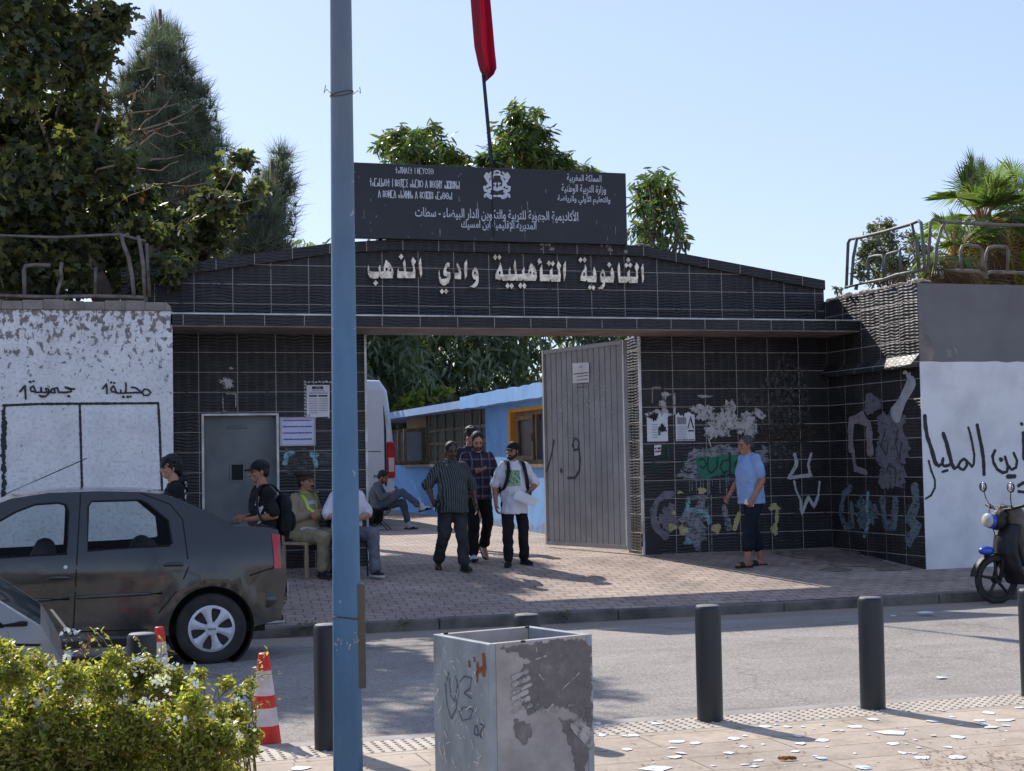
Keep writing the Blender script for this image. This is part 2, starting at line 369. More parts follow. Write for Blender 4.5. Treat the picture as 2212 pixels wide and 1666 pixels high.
def m_road():
    m = NT('asphalt'); m.set(Roughness=.9); v = m.co()
    a = m.ramp(m.noise(v, 55, 5, .8), [(.34, L(100, 94, 89)), (.5, L(148, 140, 133)), (.68, L(188, 179, 170))])
    b = m.ramp(m.noise(v, .7, 4), [(.3, (.8, .8, .8, 1)), (.7, (1.08, 1.07, 1.06, 1))])
    st = m.ramp(m.noise(m.co((.25, 3, 1)), 1.2, 3), [(.35, (.9, .9, .9, 1)), (.65, (1.05, 1.05, 1.05, 1))])
    oil = m.ramp(m.noise(v, 1.3, 7, .8), [(.33, (.7, .69, .68, 1)), (.45, WH)]); spot = m.ramp(m.noise(v, 9, 2, .5), [(.25, (.68, .67, .66, 1)), (.3, WH)])
    vo = m.n('TexVoronoi', p_feature='DISTANCE_TO_EDGE', i_Scale=.42); wv_ = m.n('VectorMath', p_operation='MULTIPLY_ADD'); nn_ = m.n('TexNoise', i_Scale=1.6, i_Detail=6.); m.l(v, nn_.inputs['Vector']); m.l(nn_.outputs['Color'], wv_.inputs[0]); wv_.inputs[1].default_value = (.9, .9, 0); m.l(v, wv_.inputs[2]); m.l(wv_.outputs[0], vo.inputs['Vector'])
    crack = m.ramp(vo.outputs['Distance'], [(.0, (.8, .79, .78, 1)), (.005, (.84, .83, .82, 1)), (.008, WH)])
    m.col(m.mix(1., m.mix(1., m.mix(1., m.mix(1., m.mix(1., a, b, 'MULTIPLY'), st, 'MULTIPLY'), oil, 'MULTIPLY'), spot, 'MULTIPLY'), crack, 'MULTIPLY')); m.bump(m.noise(v, 120, 4, .8), .6, .008); return m.m
M_road = m_road()
M_kerb = mat('dark kerb stone', L(122, 114, 106), L(78, 73, 69), ns=2.5, bump=.5, bs=30)
M_curb = mat('grey kerb concrete', L(160, 152, 144), L(138, 130, 123), ns=3, bump=.2, bs=60)
M_tact = mat('pale tactile tile', L(190, 178, 162), L(172, 160, 146), ns=5, bump=.15, bs=70)
M_conc = mat('bare concrete', L(150, 142, 134), L(112, 105, 99), ns=3, bump=.5, bs=35)
M_soil = mat('planter soil', L(96, 80, 62), L(70, 58, 45), ns=4, bump=.5, bs=12)
def sheet(name, x0, x1, rows, m):
    g = G(); n = len(rows)
    g.add([(x, y, z) for x in (x0, x1) for y, z in rows], [(i, i+1, n+i+1, n+i) for i in range(n-1)])
    return mk(name, g, m, org=(0, rows[0][0], 0), kind='structure')
sheet('ground', -300, 300, [(-300, -.40), (400, -.40)], mat('bare ground', L(150, 135, 120), ns=.2))
sheet('road', -60, 60, [(9.12, -.34), (13.6, -.34), (15.63, -.42)], M_road)
sheet('plaza', -60, 60, [(-12, -.30), (8.60, -.30)], M_slab)
g = G().box(-60, 60, 8.98, 9.12, -.45, -.297); mk('road_edging', g, M_curb, kind='structure', bev=.01)
g = G().box(-60, 60, 8.60, 8.98, -.36, -.298)
for i in range(-8, 150):
    for j in range(6):
        x, y = .0+i*.062, 8.63+j*.062+(.0)
        g.lathe([(.013, -.299), (.012, -.2935), (.008, -.291), (.001, -.2905)], 6, (x, y, 0))
mk('tactile_paving', g, M_tact, kind='structure')
ky = 15.63
g = G()
x = -20
while x < 40:
    w = .994; dz = random.uniform(-.008, .008); g.box(x, x+w, ky+random.uniform(-.012, .012), ky+.14, -.5, gz(15.77)+.004+dz); x += 1.0
mk('kerb', g, M_kerb, kind='structure', bev=.018)
sheet('sidewalk', -60, 60, [(15.77, gz(15.77)), (17.4, gz(17.4)), (20.1, 0)], M_pav)
sheet('courtyard_ground', -30, 40, [(20.1, 0), (60, gz(60))], M_yard)
# ------------------------------------------------------------------ the black tiled gate
YF, YL, YR, XW, XL = 20.1, 19.1, 17.62, 11.08, 1.56
def pxf(ox, oy, s): return lambda x, y: ((ox+x/s)/1.15732, (oy+y/s)/1.15732)
def TY(conv, y): return lambda p: tuple(on_y(*conv(*p), y)[[0, 2]])
ident = lambda x, y: (x, y)
def m_tile(name, rh=.26, cw=.5, ax='xz', dark=L(29, 29, 31), dark2=L(44, 43, 44), wear=.5):
    m = NT(name); m.b.inputs['Specular IOR Level'].default_value = .45
    c = m.n('TexCoord'); x, y, z = m.sep(c.outputs['Object']); h = x if ax == 'xz' else y
    def line(v, p, w):
        f = m.math('FRACT', m.math('DIVIDE', v, p)); a = m.math('MINIMUM', f, m.math('SUBTRACT', 1., f)); return m.math('LESS_THAN', m.math('MULTIPLY', a, p), w)
    jn = m.math('MULTIPLY', m.math('SUBTRACT', m.noise(c.outputs['Object'], 9), .5), .006)
    g = m.math('MAXIMUM', line(m.math('ADD', h, jn), cw, .0036), line(m.math('ADD', z, jn), rh, .0042))
    vv = m.n('CombineXYZ'); m.l(h, vv.inputs[0]); m.l(z, vv.inputs[1])
    ci = m.n('CombineXYZ'); m.l(m.math('FLOOR', m.math('DIVIDE', h, cw)), ci.inputs[0]); m.l(m.math('FLOOR', m.math('DIVIDE', z, rh)), ci.inputs[1])
    wn = m.n('TexWhiteNoise', p_noise_dimensions='2D'); m.l(ci.outputs[0], wn.inputs['Vector']); cell = wn.outputs['Value']      # every tile its own cast and gloss
    sh = m.n('CombineXYZ'); m.l(m.math('ADD', h, m.math('MULTIPLY', m.math('FLOOR', m.math('MULTIPLY', cell, 3.)), .137)), sh.inputs[0]); m.l(m.math('ADD', z, m.math('MULTIPLY', cell, .04)), sh.inputs[1])
    # wavy relief: ridges that swell and die out along the tile
    w = m.n('TexWave', p_wave_type='BANDS', p_bands_direction='Y', i_Scale=7.5, i_Distortion=5.5, i_Detail=1., i_Detail_Scale=.55); m.l(sh.outputs[0], w.inputs['Vector'])
    amp = m.math('ABSOLUTE', m.math('SINE', m.math('MULTIPLY', h, math.pi/.125)))
    rel = m.math('MULTIPLY', w.outputs['Fac'], m.math('ADD', m.math('MULTIPLY', amp, .65), .35))
    nz = m.noise(vv.outputs[0], 2.2, 6, .65)
    base = m.mix(m.math('ADD', m.math('MULTIPLY', cell, .7), m.math('MULTIPLY', m.math('GREATER_THAN', nz, .55), .3)), dark, dark2)
    dust = m.math('MULTIPLY', m.ramp(m.noise(vv.outputs[0], 1.1, 6, .7), [(.45, BK), (.75, WH)]), .55*wear)
    base = m.mix(dust, base, L(86, 80, 76)); base = m.mix(m.math('MULTIPLY', m.math('POWER', rel, 2.), .10), base, L(120, 116, 116))
    gap = m.math('GREATER_THAN', m.noise(vv.outputs[0], 5, 3), .36)
    m.col(m.mix(m.math('MULTIPLY', g, m.math('ADD', m.math('MULTIPLY', gap, .5), .2)), base, L(206, 194, 184)))
    ro = m.n('MapRange'); ro.inputs['To Min'].default_value = .22; ro.inputs['To Max'].default_value = .55; m.l(nz, ro.inputs[0]); m.l(m.math('MAXIMUM', m.math('ADD', ro.outputs[0], m.math('MULTIPLY', cell, .15)), m.math('MULTIPLY', g, .9)), m.b.inputs['Roughness'])
    m.bump(m.math('SUBTRACT', rel, m.math('MULTIPLY', g, .6)), .6 if ax == 'xz' else .6, .014)
    return m.m
M_tile, M_tileY = m_tile('black wavy tile'), m_tile('black wavy tile side', ax='yz', wear=.9)
M_trim = mat('white metal trim', L(205, 205, 205), L(150, 148, 145), rough=.35, metal=.3, ns=3)
M_steel = mat('polished steel letters', L(238, 224, 204), L(176, 160, 142), rough=.32, metal=.5, ns=14, lo=.42, hi=.62)
M_gdoor = mat('grey painted steel', L(112, 116, 118), L(92, 96, 98), rough=.5, ns=2.5, bump=.06, bs=9)
M_leafp = mat('warm grey gate paint', L(150, 149, 150), L(132, 131, 132), rough=.55, ns=3, bump=.08, bs=30)
M_dark = mat('dark void', L(22, 22, 22), L(14, 14, 14))
gate = thing('school_gate', 'black tiled school gate with raised steel Arabic lettering under a low gable', 'gate building', (6, YF, 0))
XZ = lambda y: (lambda a, b: (a, y, b))
def wallp(name, loops, y, d, m, org, **k): return mk(name, G().prism(loops, XZ(y), (0, d, 0)), m, gate, org=org, **k)
TOPZ = 3.10
wallp('wall', [(1.0, -.2), (2.0, -.2), (2.0, 2.04), (3.0, 2.04), (3.0, -.2), (4.18, -.2), (4.18, TOPZ), (1.0, TOPZ)], YF, .55, M_tile, (1.97, YF, -.02+.26*0), label='black tiled panel with steel door left of the opening')
wallp('wall', [(8.12, -.2), (XW, -.2), (XW, TOPZ), (8.12, TOPZ)], YF, .55, M_tile, (8.62, YF, 0), label='black tiled panel with paint marks right of the opening')
mk('wall', G().box(XW, XW+.3, YR, YF+.5, -.3, 3.62), M_tileY, gate, org=(XW, YF-.02, 0), label='black tiled wing wall half in sunlight')
# lintel with the low gable, coping strip, canopy
gab = [(1.0, 3.83), (3.7, 4.27), (4.5, 4.34), (8.2, 4.34), (11.07, 3.90)]
wallp('gable', [(1.0, TOPZ), (11.07, TOPZ)]+[(x, z) for x, z in reversed(gab)], YF, .2, M_tile, (4.42, YF, 3.48-.26))
M_cop = m_tile('black coping tile', rh=5, cw=.5)
g = G()
for (x0, z0), (x1, z1) in zip(gab[:-1], gab[1:]):
    g.prism([(x0, z0-.11), (x1, z1-.11), (x1, z1+.03), (x0, z0+.03)], XZ(YF-.05), (0, .3, 0))
mk('coping', g, M_cop, gate, org=(4.2, YF-.05, 1))
rub = G(); rr = random.Random(3)
for k in range(120):
    x = rr.uniform(6.6, 8.4); z = 4.30+rr.uniform(-.02, .1); rub.ell((x, YF-.05+rr.uniform(0, .3), z), (rr.uniform(.02, .06), .04, rr.uniform(.015, .04)), n=6, m=4)
mk('broken_mortar', rub, M_conc, gate)
mk('canopy', G().box(XL-.02, XW+.01, YL, YF-.002, 3.105, 3.235), [M_tile], gate, org=(1.69, YL, 3.0), bev=0)
mk('canopy_soffit', G().box(XL-.02, XW, YL+.02, YF-.002, 3.085, 3.103), mat('grey soffit render', L(150, 140, 132), L(118, 108, 102), ns=2, bump=.3, bs=30), gate)
mk('trim', G().box(XL-.02, XW, YL-.008, YL+.03, 3.236, 3.256), M_trim, gate)
mk('trim', G().box(4.155, 4.185, YF-.012, YF+.03, -.02, 3.083), M_trim, gate)
mk('trim', G().box(8.105, 8.135, YF-.012, YF+.03, -.02, 3.083), M_trim, gate)
for x in (4.181, 8.117): mk('gate_jamb', G().box(x-.004, x+.005, YF+.035, YF+.56, -.1, 3.08), M_tileY, gate, org=(x, YF+.1, .05))
# narrow ledge on the wing
mk('ledge', G().prism([(XW, 2.66), (XW-.13, 2.53), (XW-.13, 2.49), (XW, 2.49)], lambda a, b: (a, YR, b), (0, YF-YR-.02, 0)), M_tileY, gate, org=(XW-.1, YF-.02, 2.3))
rub = G()
for k in range(150): rub.ell((XW+rr.uniform(0, .3), rr.uniform(YR+.02, YF), 3.62+rr.uniform(-.01, .03)), (rr.uniform(.02, .07), rr.uniform(.03, .09), rr.uniform(.02, .05)), n=6, m=4)
mk('mortar_cap', rub, mat('rough cement', L(190, 172, 152), L(150, 136, 122), bump=.5, bs=30), gate)
# steel door in the left panel
dr = mk('door', G().box(2.015, 2.985, YF+.14, YF+.18, -.12, 2.02), M_gdoor, gate)
g = G().box(2.0, 2.03, YF-.01, YF+.14, -.1, 2.04).box(2.97, 3.0, YF-.01, YF+.14, -.1, 2.04).box(2.03, 2.97, YF-.01, YF+.14, 2.015, 2.04); mk('door_frame', g, M_trim, gate)
c3 = pxf(0, 740, 3.0722); D = YF+.135
def rect_px(conv, y, x0, y0, x1, y1):
    a = on_y(*conv(x0, y1), y); b = on_y(*conv(x1, y0), y); return a[0], b[0], a[2], b[2]
a = rect_px(c3, D, 1780, 1295, 1865, 1415)
mk('hatch', G().box(a[0], a[1], D-.002, D+.02, a[2], a[3]), M_dark, dr)
g = G().box(a[0]-.025, a[1]+.025, D-.008, D+.003, a[2]-.025, a[2]-.002).box(a[0]-.025, a[1]+.025, D-.008, D+.003, a[3]+.002, a[3]+.025).box(a[0]-.025, a[0]-.002, D-.008, D+.003, a[2]-.002, a[3]+.002).box(a[1]+.002, a[1]+.025, D-.008, D+.003, a[2]-.002, a[3]+.002)
mk('hatch_frame', g, M_gdoor, dr)
a = rect_px(c3, D, 1750, 992, 1898, 1016)
mk('letter_slot', G().box(a[0], a[1], D-.015, D+.01, a[2], a[3]).box(a[0]+.01, a[1]-.01, D-.03, D-.015, a[3]-.012, a[3]), M_gdoor, dr, bev=.004)
# open gate leaf of grey corrugated steel
h0, h1 = np.array([7.97, 20.3]), np.array([7.43, 22.3]); dv = (h1-h0)/np.linalg.norm(h1-h0); nv = np.array([-dv[1], dv[0]])*(-1)
if nv[0] > 0: nv = -nv
LL = np.linalg.norm(h1-h0); LZ = .07
def LF(a, b, o=0): p = h0+dv*a+nv*o; return (p[0], p[1], b)
prof = []; k = 0; nrib = 14; rw = (LL-.1)/nrib
pts = []
for i in range(nrib):
    s = .05+i*rw; pts += [(s, .012), (s+rw*.86, .012), (s+rw*.9, -.008), (s+rw*.97, -.008)]
g = G(); n = len(pts); g.add([LF(a, LZ+.06, o) for a, o in pts]+[LF(a, 3.0, o) for a, o in pts], [(i, i+1, n+i+1, n+i) for i in range(n-1)])
gl = mk('gate_leaf', g, M_leafp, gate, label='open grey corrugated steel gate leaf')
g = G()
for a, b in (((0, LZ), (0, 3.05)), ((LL, LZ), (LL, 3.05))): g.bar(LF(*a), LF(*b), .06, .06)
for z in (LZ+.03, 3.02): g.bar(LF(.03, z), LF(LL-.03, z), .06, .06)
mk('frame', g, M_leafp, gl)
g = G(); pfn = lambda a, b: LF(a, b, .0165)
def leafpt(u, v):                                  # pixel -> point on the leaf's own plane
    d = ray(u, v); nn = np.array([nv[0], nv[1], 0]); p0 = np.array(LF(0, 0, .02)); t = ((p0-CAM)@nn)/(d@nn); p = CAM+d*t; return ((p[:2]-h0)@dv, p[2])
c6 = pxf(1340, 800, 2.2571)
for pl, w in ([[(205, 710), (210, 680), (225, 665), (240, 690), (238, 730), (215, 735), (205, 705)], .035], [[(238, 715), (247, 780), (243, 850), (220, 890), (178, 893)], .04], [[(100, 680), (88, 750), (70, 820), (48, 872)], .035], [[(140, 845), (142, 858)], .05]):
    g.stroke([leafpt(*c6(*p)) for p in pl], w, pfn, .2)
mk('graffiti', g, mat('black spray paint', L(38, 36, 36), L(30, 28, 28), rough=.6), gl)
g = G(); q = random.Random(5)
for k in range(150):
    x, y = q.uniform(80, 440), q.gauss(500, 110)
    if 300 < y < 680: g.flat([(a+q.uniform(-.008, .008), b) for a, b in [(lambda c: (c[0]+dx*q.uniform(.3, 1.3), c[1]+dz*q.uniform(.3, 1.3)))(leafpt(*c6(x, y))) for dx, dz in ((-.008, -.01), (.008, -.008), (.01, .012), (-.006, .01))]], pfn)
mk('peeled_specks', g, mat('primer white', L(200, 196, 192)), gl)
# raised steel letters, traced on the wall plane
A3, A4 = pxf(880, 600, 5.53), pxf(1240, 600, 4.8087)
W3 = [[(950, 235), (968, 390), (970, 480), (950, 535), (935, 440), (922, 320)],
 [(840, 232), (888, 297), (862, 345), (878, 450), (874, 530), (738, 530), (732, 505), (722, 530), (628, 527), (625, 480), (628, 430), (640, 380), (650, 432), (722, 435), (705, 320), (728, 262), (742, 330), (748, 438), (840, 440), (848, 400), (835, 350), (818, 292)],
 [(470, 270), (530, 330), (565, 390), (576, 460), (560, 530), (400, 532), (380, 500), (365, 530), (300, 540), (250, 525), (225, 480), (215, 410), (228, 340), (245, 430), (290, 440), (370, 438), (366, 385), (390, 338), (400, 440), (440, 430), (440, 370), (455, 320)],
 [(1592, 258), (1596, 400), (1590, 500), (1562, 550), (1553, 440), (1555, 320)],
 [(1705, 370), (1735, 410), (1752, 480), (1752, 580), (1730, 640), (1690, 665), (1615, 645), (1660, 625), (1700, 590), (1715, 555), (1680, 540), (1660, 490), (1668, 420)],
 [(1455, 308), (1495, 380), (1512, 450), (1508, 545), (1418, 543), (1418, 455), (1480, 452), (1465, 400), (1445, 350)],
 [(1325, 305), (1350, 320), (1350, 380), (1325, 370), (1300, 420), (1320, 440), (1360, 445), (1362, 530), (1340, 600), (1290, 628), (1250, 628), (1215, 590), (1200, 520), (1198, 450), (1208, 410), (1218, 500), (1240, 540), (1290, 535), (1330, 510), (1280, 505), (1262, 470), (1270, 400), (1295, 330)]]
H3 = {2: [(478, 405, 16, 22), (530, 420, 12, 18)], 4: [(1700, 458, 14, 20)]}
D3 = [(680, 232, 35, 42), (328, 597, 35, 42), (1245, 712, 33, 40), (1302, 712, 33, 40)]
W4 = [[(54, 265), (72, 330), (84, 415), (155, 415), (150, 370), (172, 325), (178, 410), (232, 412), (212, 320), (230, 235), (245, 330), (250, 412), (318, 410), (312, 375), (340, 320), (345, 405), (385, 400), (400, 330), (420, 275), (465, 325), (490, 390), (492, 450), (475, 492), (335, 492), (325, 470), (312, 490), (240, 490), (232, 468), (222, 490), (165, 490), (158, 468), (150, 490), (80, 490), (68, 462), (52, 485), (-5, 470), (-5, 420), (12, 370), (35, 330)],
 [(838, 250), (842, 330), (838, 430), (820, 500), (808, 400), (810, 310)],
 [(748, 248), (785, 310), (768, 350), (780, 430), (772, 502), (665, 502), (655, 475), (642, 498), (530, 495), (527, 420), (530, 340), (553, 288), (560, 350), (562, 415), (648, 418), (648, 370), (678, 335), (682, 418), (750, 420), (748, 370), (730, 310)],
 [(515, 225), (535, 225), (530, 245), (550, 262), (548, 278), (520, 285), (510, 300), (505, 290), (512, 275), (500, 262), (505, 240)],
 [(1768, 278), (1778, 360), (1780, 470), (1762, 525), (1752, 420), (1745, 340)],
 [(1690, 268), (1722, 325), (1702, 375), (1710, 440), (1702, 520), (1605, 520), (1585, 495), (1570, 518), (1478, 515), (1470, 440), (1462, 330), (1480, 268), (1492, 330), (1498, 440), (1580, 440), (1580, 395), (1608, 355), (1612, 440), (1685, 445), (1685, 380), (1668, 330)],
 [(1395, 325), (1420, 390), (1422, 450), (1412, 515), (1330, 515), (1315, 500), (1310, 550), (1285, 590), (1250, 592), (1215, 578), (1260, 560), (1290, 520), (1262, 505), (1250, 450), (1258, 390), (1282, 348), (1305, 375), (1318, 440), (1385, 440), (1375, 385)],
 [(1180, 318), (1200, 370), (1212, 440), (1205, 510), (1105, 508), (1092, 480), (1078, 500), (1015, 490), (1018, 440), (1035, 390), (1065, 345), (1075, 288), (1092, 350), (1095, 432), (1170, 432), (1165, 380)]]
H4 = {0: [(45, 395, 14, 22), (415, 392, 12, 18), (455, 402, 10, 14)], 6: [(1283, 422, 14, 22)], 7: [(1060, 412, 12, 24)]}
D4 = [(140, 552, 27, 38), (188, 555, 27, 38), (295, 550, 27, 38), (342, 552, 27, 38), (-9, 208, 24, 36), (40, 210, 24, 36), (637, 282, 26, 36), (683, 284, 26, 36), (1590, 242, 27, 34), (1567, 305, 27, 34), (1615, 305, 27, 34), (1362, 300, 28, 34), (1018, 242, 26, 36), (1066, 240, 26, 36), (1130, 572, 24, 34), (1172, 575, 24, 34)]
LY = YF-.045
g3 = {'r': G(), 'w': G(), 't': G(), 'h': G()}
def letter(g, poly, holes, conv):
    f = TY(conv, LY); lp = [[f(p) for p in poly]]
    for cx, cy, rx, ry in holes: lp.append([f((cx+rx*math.cos(t), cy+ry*math.sin(t))) for t in [k*math.pi/4 for k in range(8)]])
    g.prism(lp, XZ(LY), (0, .04, 0))
for i, p in enumerate(W3): letter(g3['h' if i < 3 else 'w'], p, H3.get(i, []), A3)
for i, p in enumerate(W4): letter(g3['t' if i < 4 else 'r'], p, H4.get(i, []), A4)
for i, (x, y, a, b) in enumerate(D3): letter(g3['h' if i < 2 else 'w'], [(x, y-b), (x+a, y), (x, y+b), (x-a, y)], [], A3)
for i, (x, y, a, b) in enumerate(D4): letter(g3['t' if i < 8 else 'r'], [(x, y-b), (x+a, y), (x, y+b), (x-a, y)], [], A4)
for k in 'rtwh': mk('lettering', g3[k], M_steel, gate, bev=.004)
def jag(P, st=.022, a=.012):
    q = random.Random(int(abs(P[0][0]*997))); o = []
    for (x0, y0), (x1, y1) in zip(P, P[1:]+P[:1]):
        n = max(1, int(math.hypot(x1-x0, y1-y0)/st)); o += [(x0+(x1-x0)*k/n+q.uniform(-a, a), y0+(y1-y0)*k/n+q.uniform(-a, a)) for k in range(n)]
    return o
# ---- paint marks on the black panels
def decal(name, y, items, m, parent, off=.003, jit=.25, conv=None):
    g = G(); conv = conv or ident; f = TY(conv, y); fn = XZ(y-off)
    for it in items:
        if it[0] == 's': g.stroke([f(p) for p in it[1]], it[2], fn, jit)
        elif it[0] == 'b':
            c = f(it[1]); g.blob(c, it[2], it[3], fn, jag=it[4] if len(it) > 4 else .4, seed=int(it[1][0]))
        elif it[0] == 'p': g.flat(jag([f(p) for p in it[1]]), fn)
    return mk(name, g, m, parent)
def pm(name, c, thr=.5, sc=(9, 9, 26), rough=.7):   # paint dragged over the relief: it misses the troughs
    m = NT(name); m.set(Roughness=rough); n2 = m.noise(m.co(), 7, 6, .7); m.col(m.mix(m.ramp(n2, [(.35, BK), (.7, WH)]), tuple(x*.62 for x in c[:3])+(1,), c)); n = m.math('ADD', m.math('MULTIPLY', m.noise(m.co(sc), 1.3, 6, .75), .7), m.math('MULTIPLY', n2, .3)); mrr = m.n('MapRange', i_From_Min=thr-.05, i_From_Max=thr+.05); m.l(n, mrr.inputs[0])
    tr = m.n('BsdfTransparent'); ms = m.n('MixShader'); m.l(mrr.outputs[0], ms.inputs[0]); m.l(tr.outputs[0], ms.inputs[1]); m.l(m.b.outputs[0], ms.inputs[2]); m.l(ms.outputs[0], m.out.inputs[0]); return m.m
P_wh, P_gr, P_lg = pm('white brush paint', L(205, 203, 205), .36), pm('grey brush paint', L(120, 118, 124), .42), pm('pale worn paint', L(150, 150, 155), .47)
P_gn, P_dg = pm('green paint', L(52, 128, 100), .3), pm('dark green spray', L(24, 70, 52), .25)
P_aq, P_ye, P_pk = pm('aqua paint', L(140, 190, 190), .46), pm('yellow paint', L(200, 186, 130), .4), pm('pinkish grey paint', L(160, 146, 152), .4)
P_torn = pm('torn paper remains', L(200, 196, 192), .45, (14, 14, 10))
z5 = pxf(1560, 940, 3.6227)
decal('graffiti', YF, [('s', [(440, 1080), (370, 1075), (300, 1130), (265, 1220), (270, 1310), (310, 1400), (380, 1450)], .10), ('b', (400, 1290), .14, .17, .6)], P_gr, gate, conv=z5)
decal('graffiti', YF, [('s', [(735, 1100), (580, 1105)], .07), ('b', (640, 1330), .22, .3, .5), ('b', (620, 1490), .1, .06)], P_lg, gate, conv=z5)
decal('graffiti', YF, [('s', [(580, 1120), (575, 1210), (690, 1225), (760, 1275), (770, 1330)], .065), ('b', (575, 1500), .06, .05)], P_aq, gate, .005, conv=z5)
decal('graffiti', YF, [('b', (535, 1400), .07, .065), ('b', (835, 1385), .065, .075), ('b', (705, 1040), .07, .045), ('b', (435, 1370), .06, .05), ('s', [(1040, 1250), (1000, 1380)], .08), ('b', (1360, 1190), .09, .05), ('s', [(1385, 1200), (1380, 1320)], .06), ('b', (1362, 1390), .055, .08), ('b', (450, 1240), .03, .03), ('b', (505, 1055), .04, .02)], P_ye, gate, .006, conv=z5)
decal('graffiti', YF, [('s', [(905, 1190), (930, 1300), (950, 1380)], .09)], P_lg, gate, .004, conv=z5)
decal('graffiti', YF, [('b', (700, 790), .3, .18, .3), ('b', (640, 900), .28, .06, .6), ('b', (890, 680), .24, .09, .5), ('b', (760, 690), .18, .06, .6), ('b', (1000, 690), .16, .06, .5), ('b', (1255, 715), .1, .13, .5)], P_lg, gate, .003, conv=z5)
decal('graffiti', YF, [('p', [(650, 740), (700, 725), (800, 735), (900, 715), (1000, 712), (1090, 735), (1100, 880), (1000, 880), (940, 890), (860, 900), (800, 915), (740, 930), (690, 940), (672, 880), (655, 820)])], P_gn, gate, .006, conv=z5)
decal('graffiti', YF, [('s', [(680, 760), (720, 750), (745, 800), (715, 840), (690, 820)], .03), ('s', [(760, 740), (755, 850), (790, 880), (840, 830), (845, 740)], .03), ('s', [(955, 700), (960, 880)], .035), ('s', [(955, 760), (890, 770), (870, 830), (900, 880), (955, 850)], .03), ('s', [(1040, 745), (1000, 800), (1030, 880), (1090, 850), (1090, 770), (1040, 745)], .03), ('s', [(270, 760), (255, 820), (290, 860), (330, 845)], .025), ('s', [(530, 720), (525, 850), (580, 880), (620, 870)], .022), ('s', [(400, 640), (400, 760)], .05), ('s', [(355, 640), (350, 740)], .03)], P_dg, gate, .008, conv=z5)
decal('graffiti', YF, [('s', [(x, 905), (x+4, y)], w) for x, y, w in ((590, 1050, .012), (612, 1030, .016), (652, 1075, .014), (690, 1000, .014), (715, 1020, .012), (768, 1060, .022), (795, 1000, .01), (866, 1060, .014), (925, 1085, .02), (945, 990, .012), (965, 960, .012))]+[('s', [(685, 1480), (688, 1620)], .02), ('s', [(788, 1080), (795, 1610)], .018)], P_lg, gate, .004, conv=z5)
decal('graffiti', YF, [('b', (270, 1540), .17, .27, .25)], mat('black smear', L(20, 20, 24), L(30, 30, 36), rough=.35), gate, conv=z5)
decal('poster_remains', YF, [('b', (710, 320), .16, .1, .7), ('b', (770, 355), .1, .08, .7), ('b', (845, 480), .19, .14, .5), ('b', (940, 360), .17, .19, .5), ('b', (1110, 450), .19, .17, .5), ('p', [(1190, 285), (1293, 360), (1245, 400), (1155, 330)]), ('b', (372, 170), .07, .04, .8), ('s', [(455, 160), (458, 340)], .03), ('b', (350, 250), .05, .06, .8), ('b', (310, 345), .2, .05, .8), ('b', (365, 330), .04, .09, .6), ('b', (730, 185), .1, .02, .8), ('s', [(745, 500), (785, 640)], .02)], P_torn, gate, .004, conv=z5)
decal('tape_marks', YF, [('s', [(330, 103), (258, 105), (256, 240)], .018), ('s', [(95, 910), (190, 912)], .014)], mat('dirty tape', L(150, 138, 124)), gate, conv=z5, jit=.1)
decal('stain', YF, [('b', (1400, 330), .5, .7, .3), ('b', (1480, 200), .35, .5, .3)], pm('pale scuffing', L(104, 100, 100), .55, (16, 16, 8)), gate, .002, conv=z5)
decal('stain', YF, [('b', (1480, 520), .45, .16, .4)], pm('rust scuffing', L(66, 50, 42), .52, (8, 8, 8)), gate, .003, conv=z5)
decal('graffiti', YF, [('s', [(1545, 712), (1562, 770), (1555, 820), (1490, 925), (1600, 908), (1690, 900)], .055), ('s', [(1695, 705), (1668, 800), (1685, 905)], .04)], P_wh, gate, .004, conv=z5)
decal('graffiti', YF, [('s', [(1540, 950), (1555, 1030), (1600, 1130)], .03), ('s', [(1600, 1130), (1602, 1205), (1612, 1250), (1668, 1090), (1720, 1190), (1760, 1080)], .045), ('s', [(1770, 960), (1760, 1060)], .03)], P_wh, gate, .004, conv=z5)
# wing marks (the wing runs along Y)
def decal_x(name, items, m, conv, off=.003):
    g = G(); fn = lambda a, b: (XW-off, a, b); f = lambda p: tuple(on_x(*conv(*p), XW)[[1, 2]])
    for it in items:
        if it[0] == 's': g.stroke([f(p) for p in it[1]], it[2], fn, .3)
        elif it[0] == 'b': g.blob(f(it[1]), it[2], it[3], fn, jag=it[4] if len(it) > 4 else .4, seed=int(it[1][0]))
        else: g.flat(jag([f(p) for p in it[1]]), fn)
    return mk(name, g, m, gate)
zw = pxf(1980, 880, 3.0857)
decal_x('graffiti', [('s', [(455, 740), (450, 620), (460, 530), (540, 510), (590, 560), (605, 770)], .16), ('s', [(460, 700), (490, 900), (570, 930)], .1)], P_pk, zw)
decal_x('graffiti', [('s', [(925, 240), (800, 480)], .2)], pm('pale dragged paint', L(188, 186, 186), .25), zw, .005)
decal_x('graffiti', [('b', (760, 560), .36, .15, .4), ('b', (770, 720), .4, .3, .3), ('b', (770, 930), .32, .24, .3), ('b', (620, 400), .22, .15, .3), ('p', [(690, 520), (705, 455), (740, 500), (765, 430), (800, 490), (850, 580), (880, 670), (800, 700), (700, 700), (660, 600)])], P_gr, zw, .004)
decal_x('graffiti', [('s', [(820, 600), (800, 700), (830, 820), (850, 700)], .03), ('s', [(720, 620), (690, 720), (730, 800), (745, 700)], .03), ('s', [(730, 930), (750, 870), (800, 900), (800, 1010)], .03)], mat('dark grey paint', L(70, 70, 74)), zw, .007)
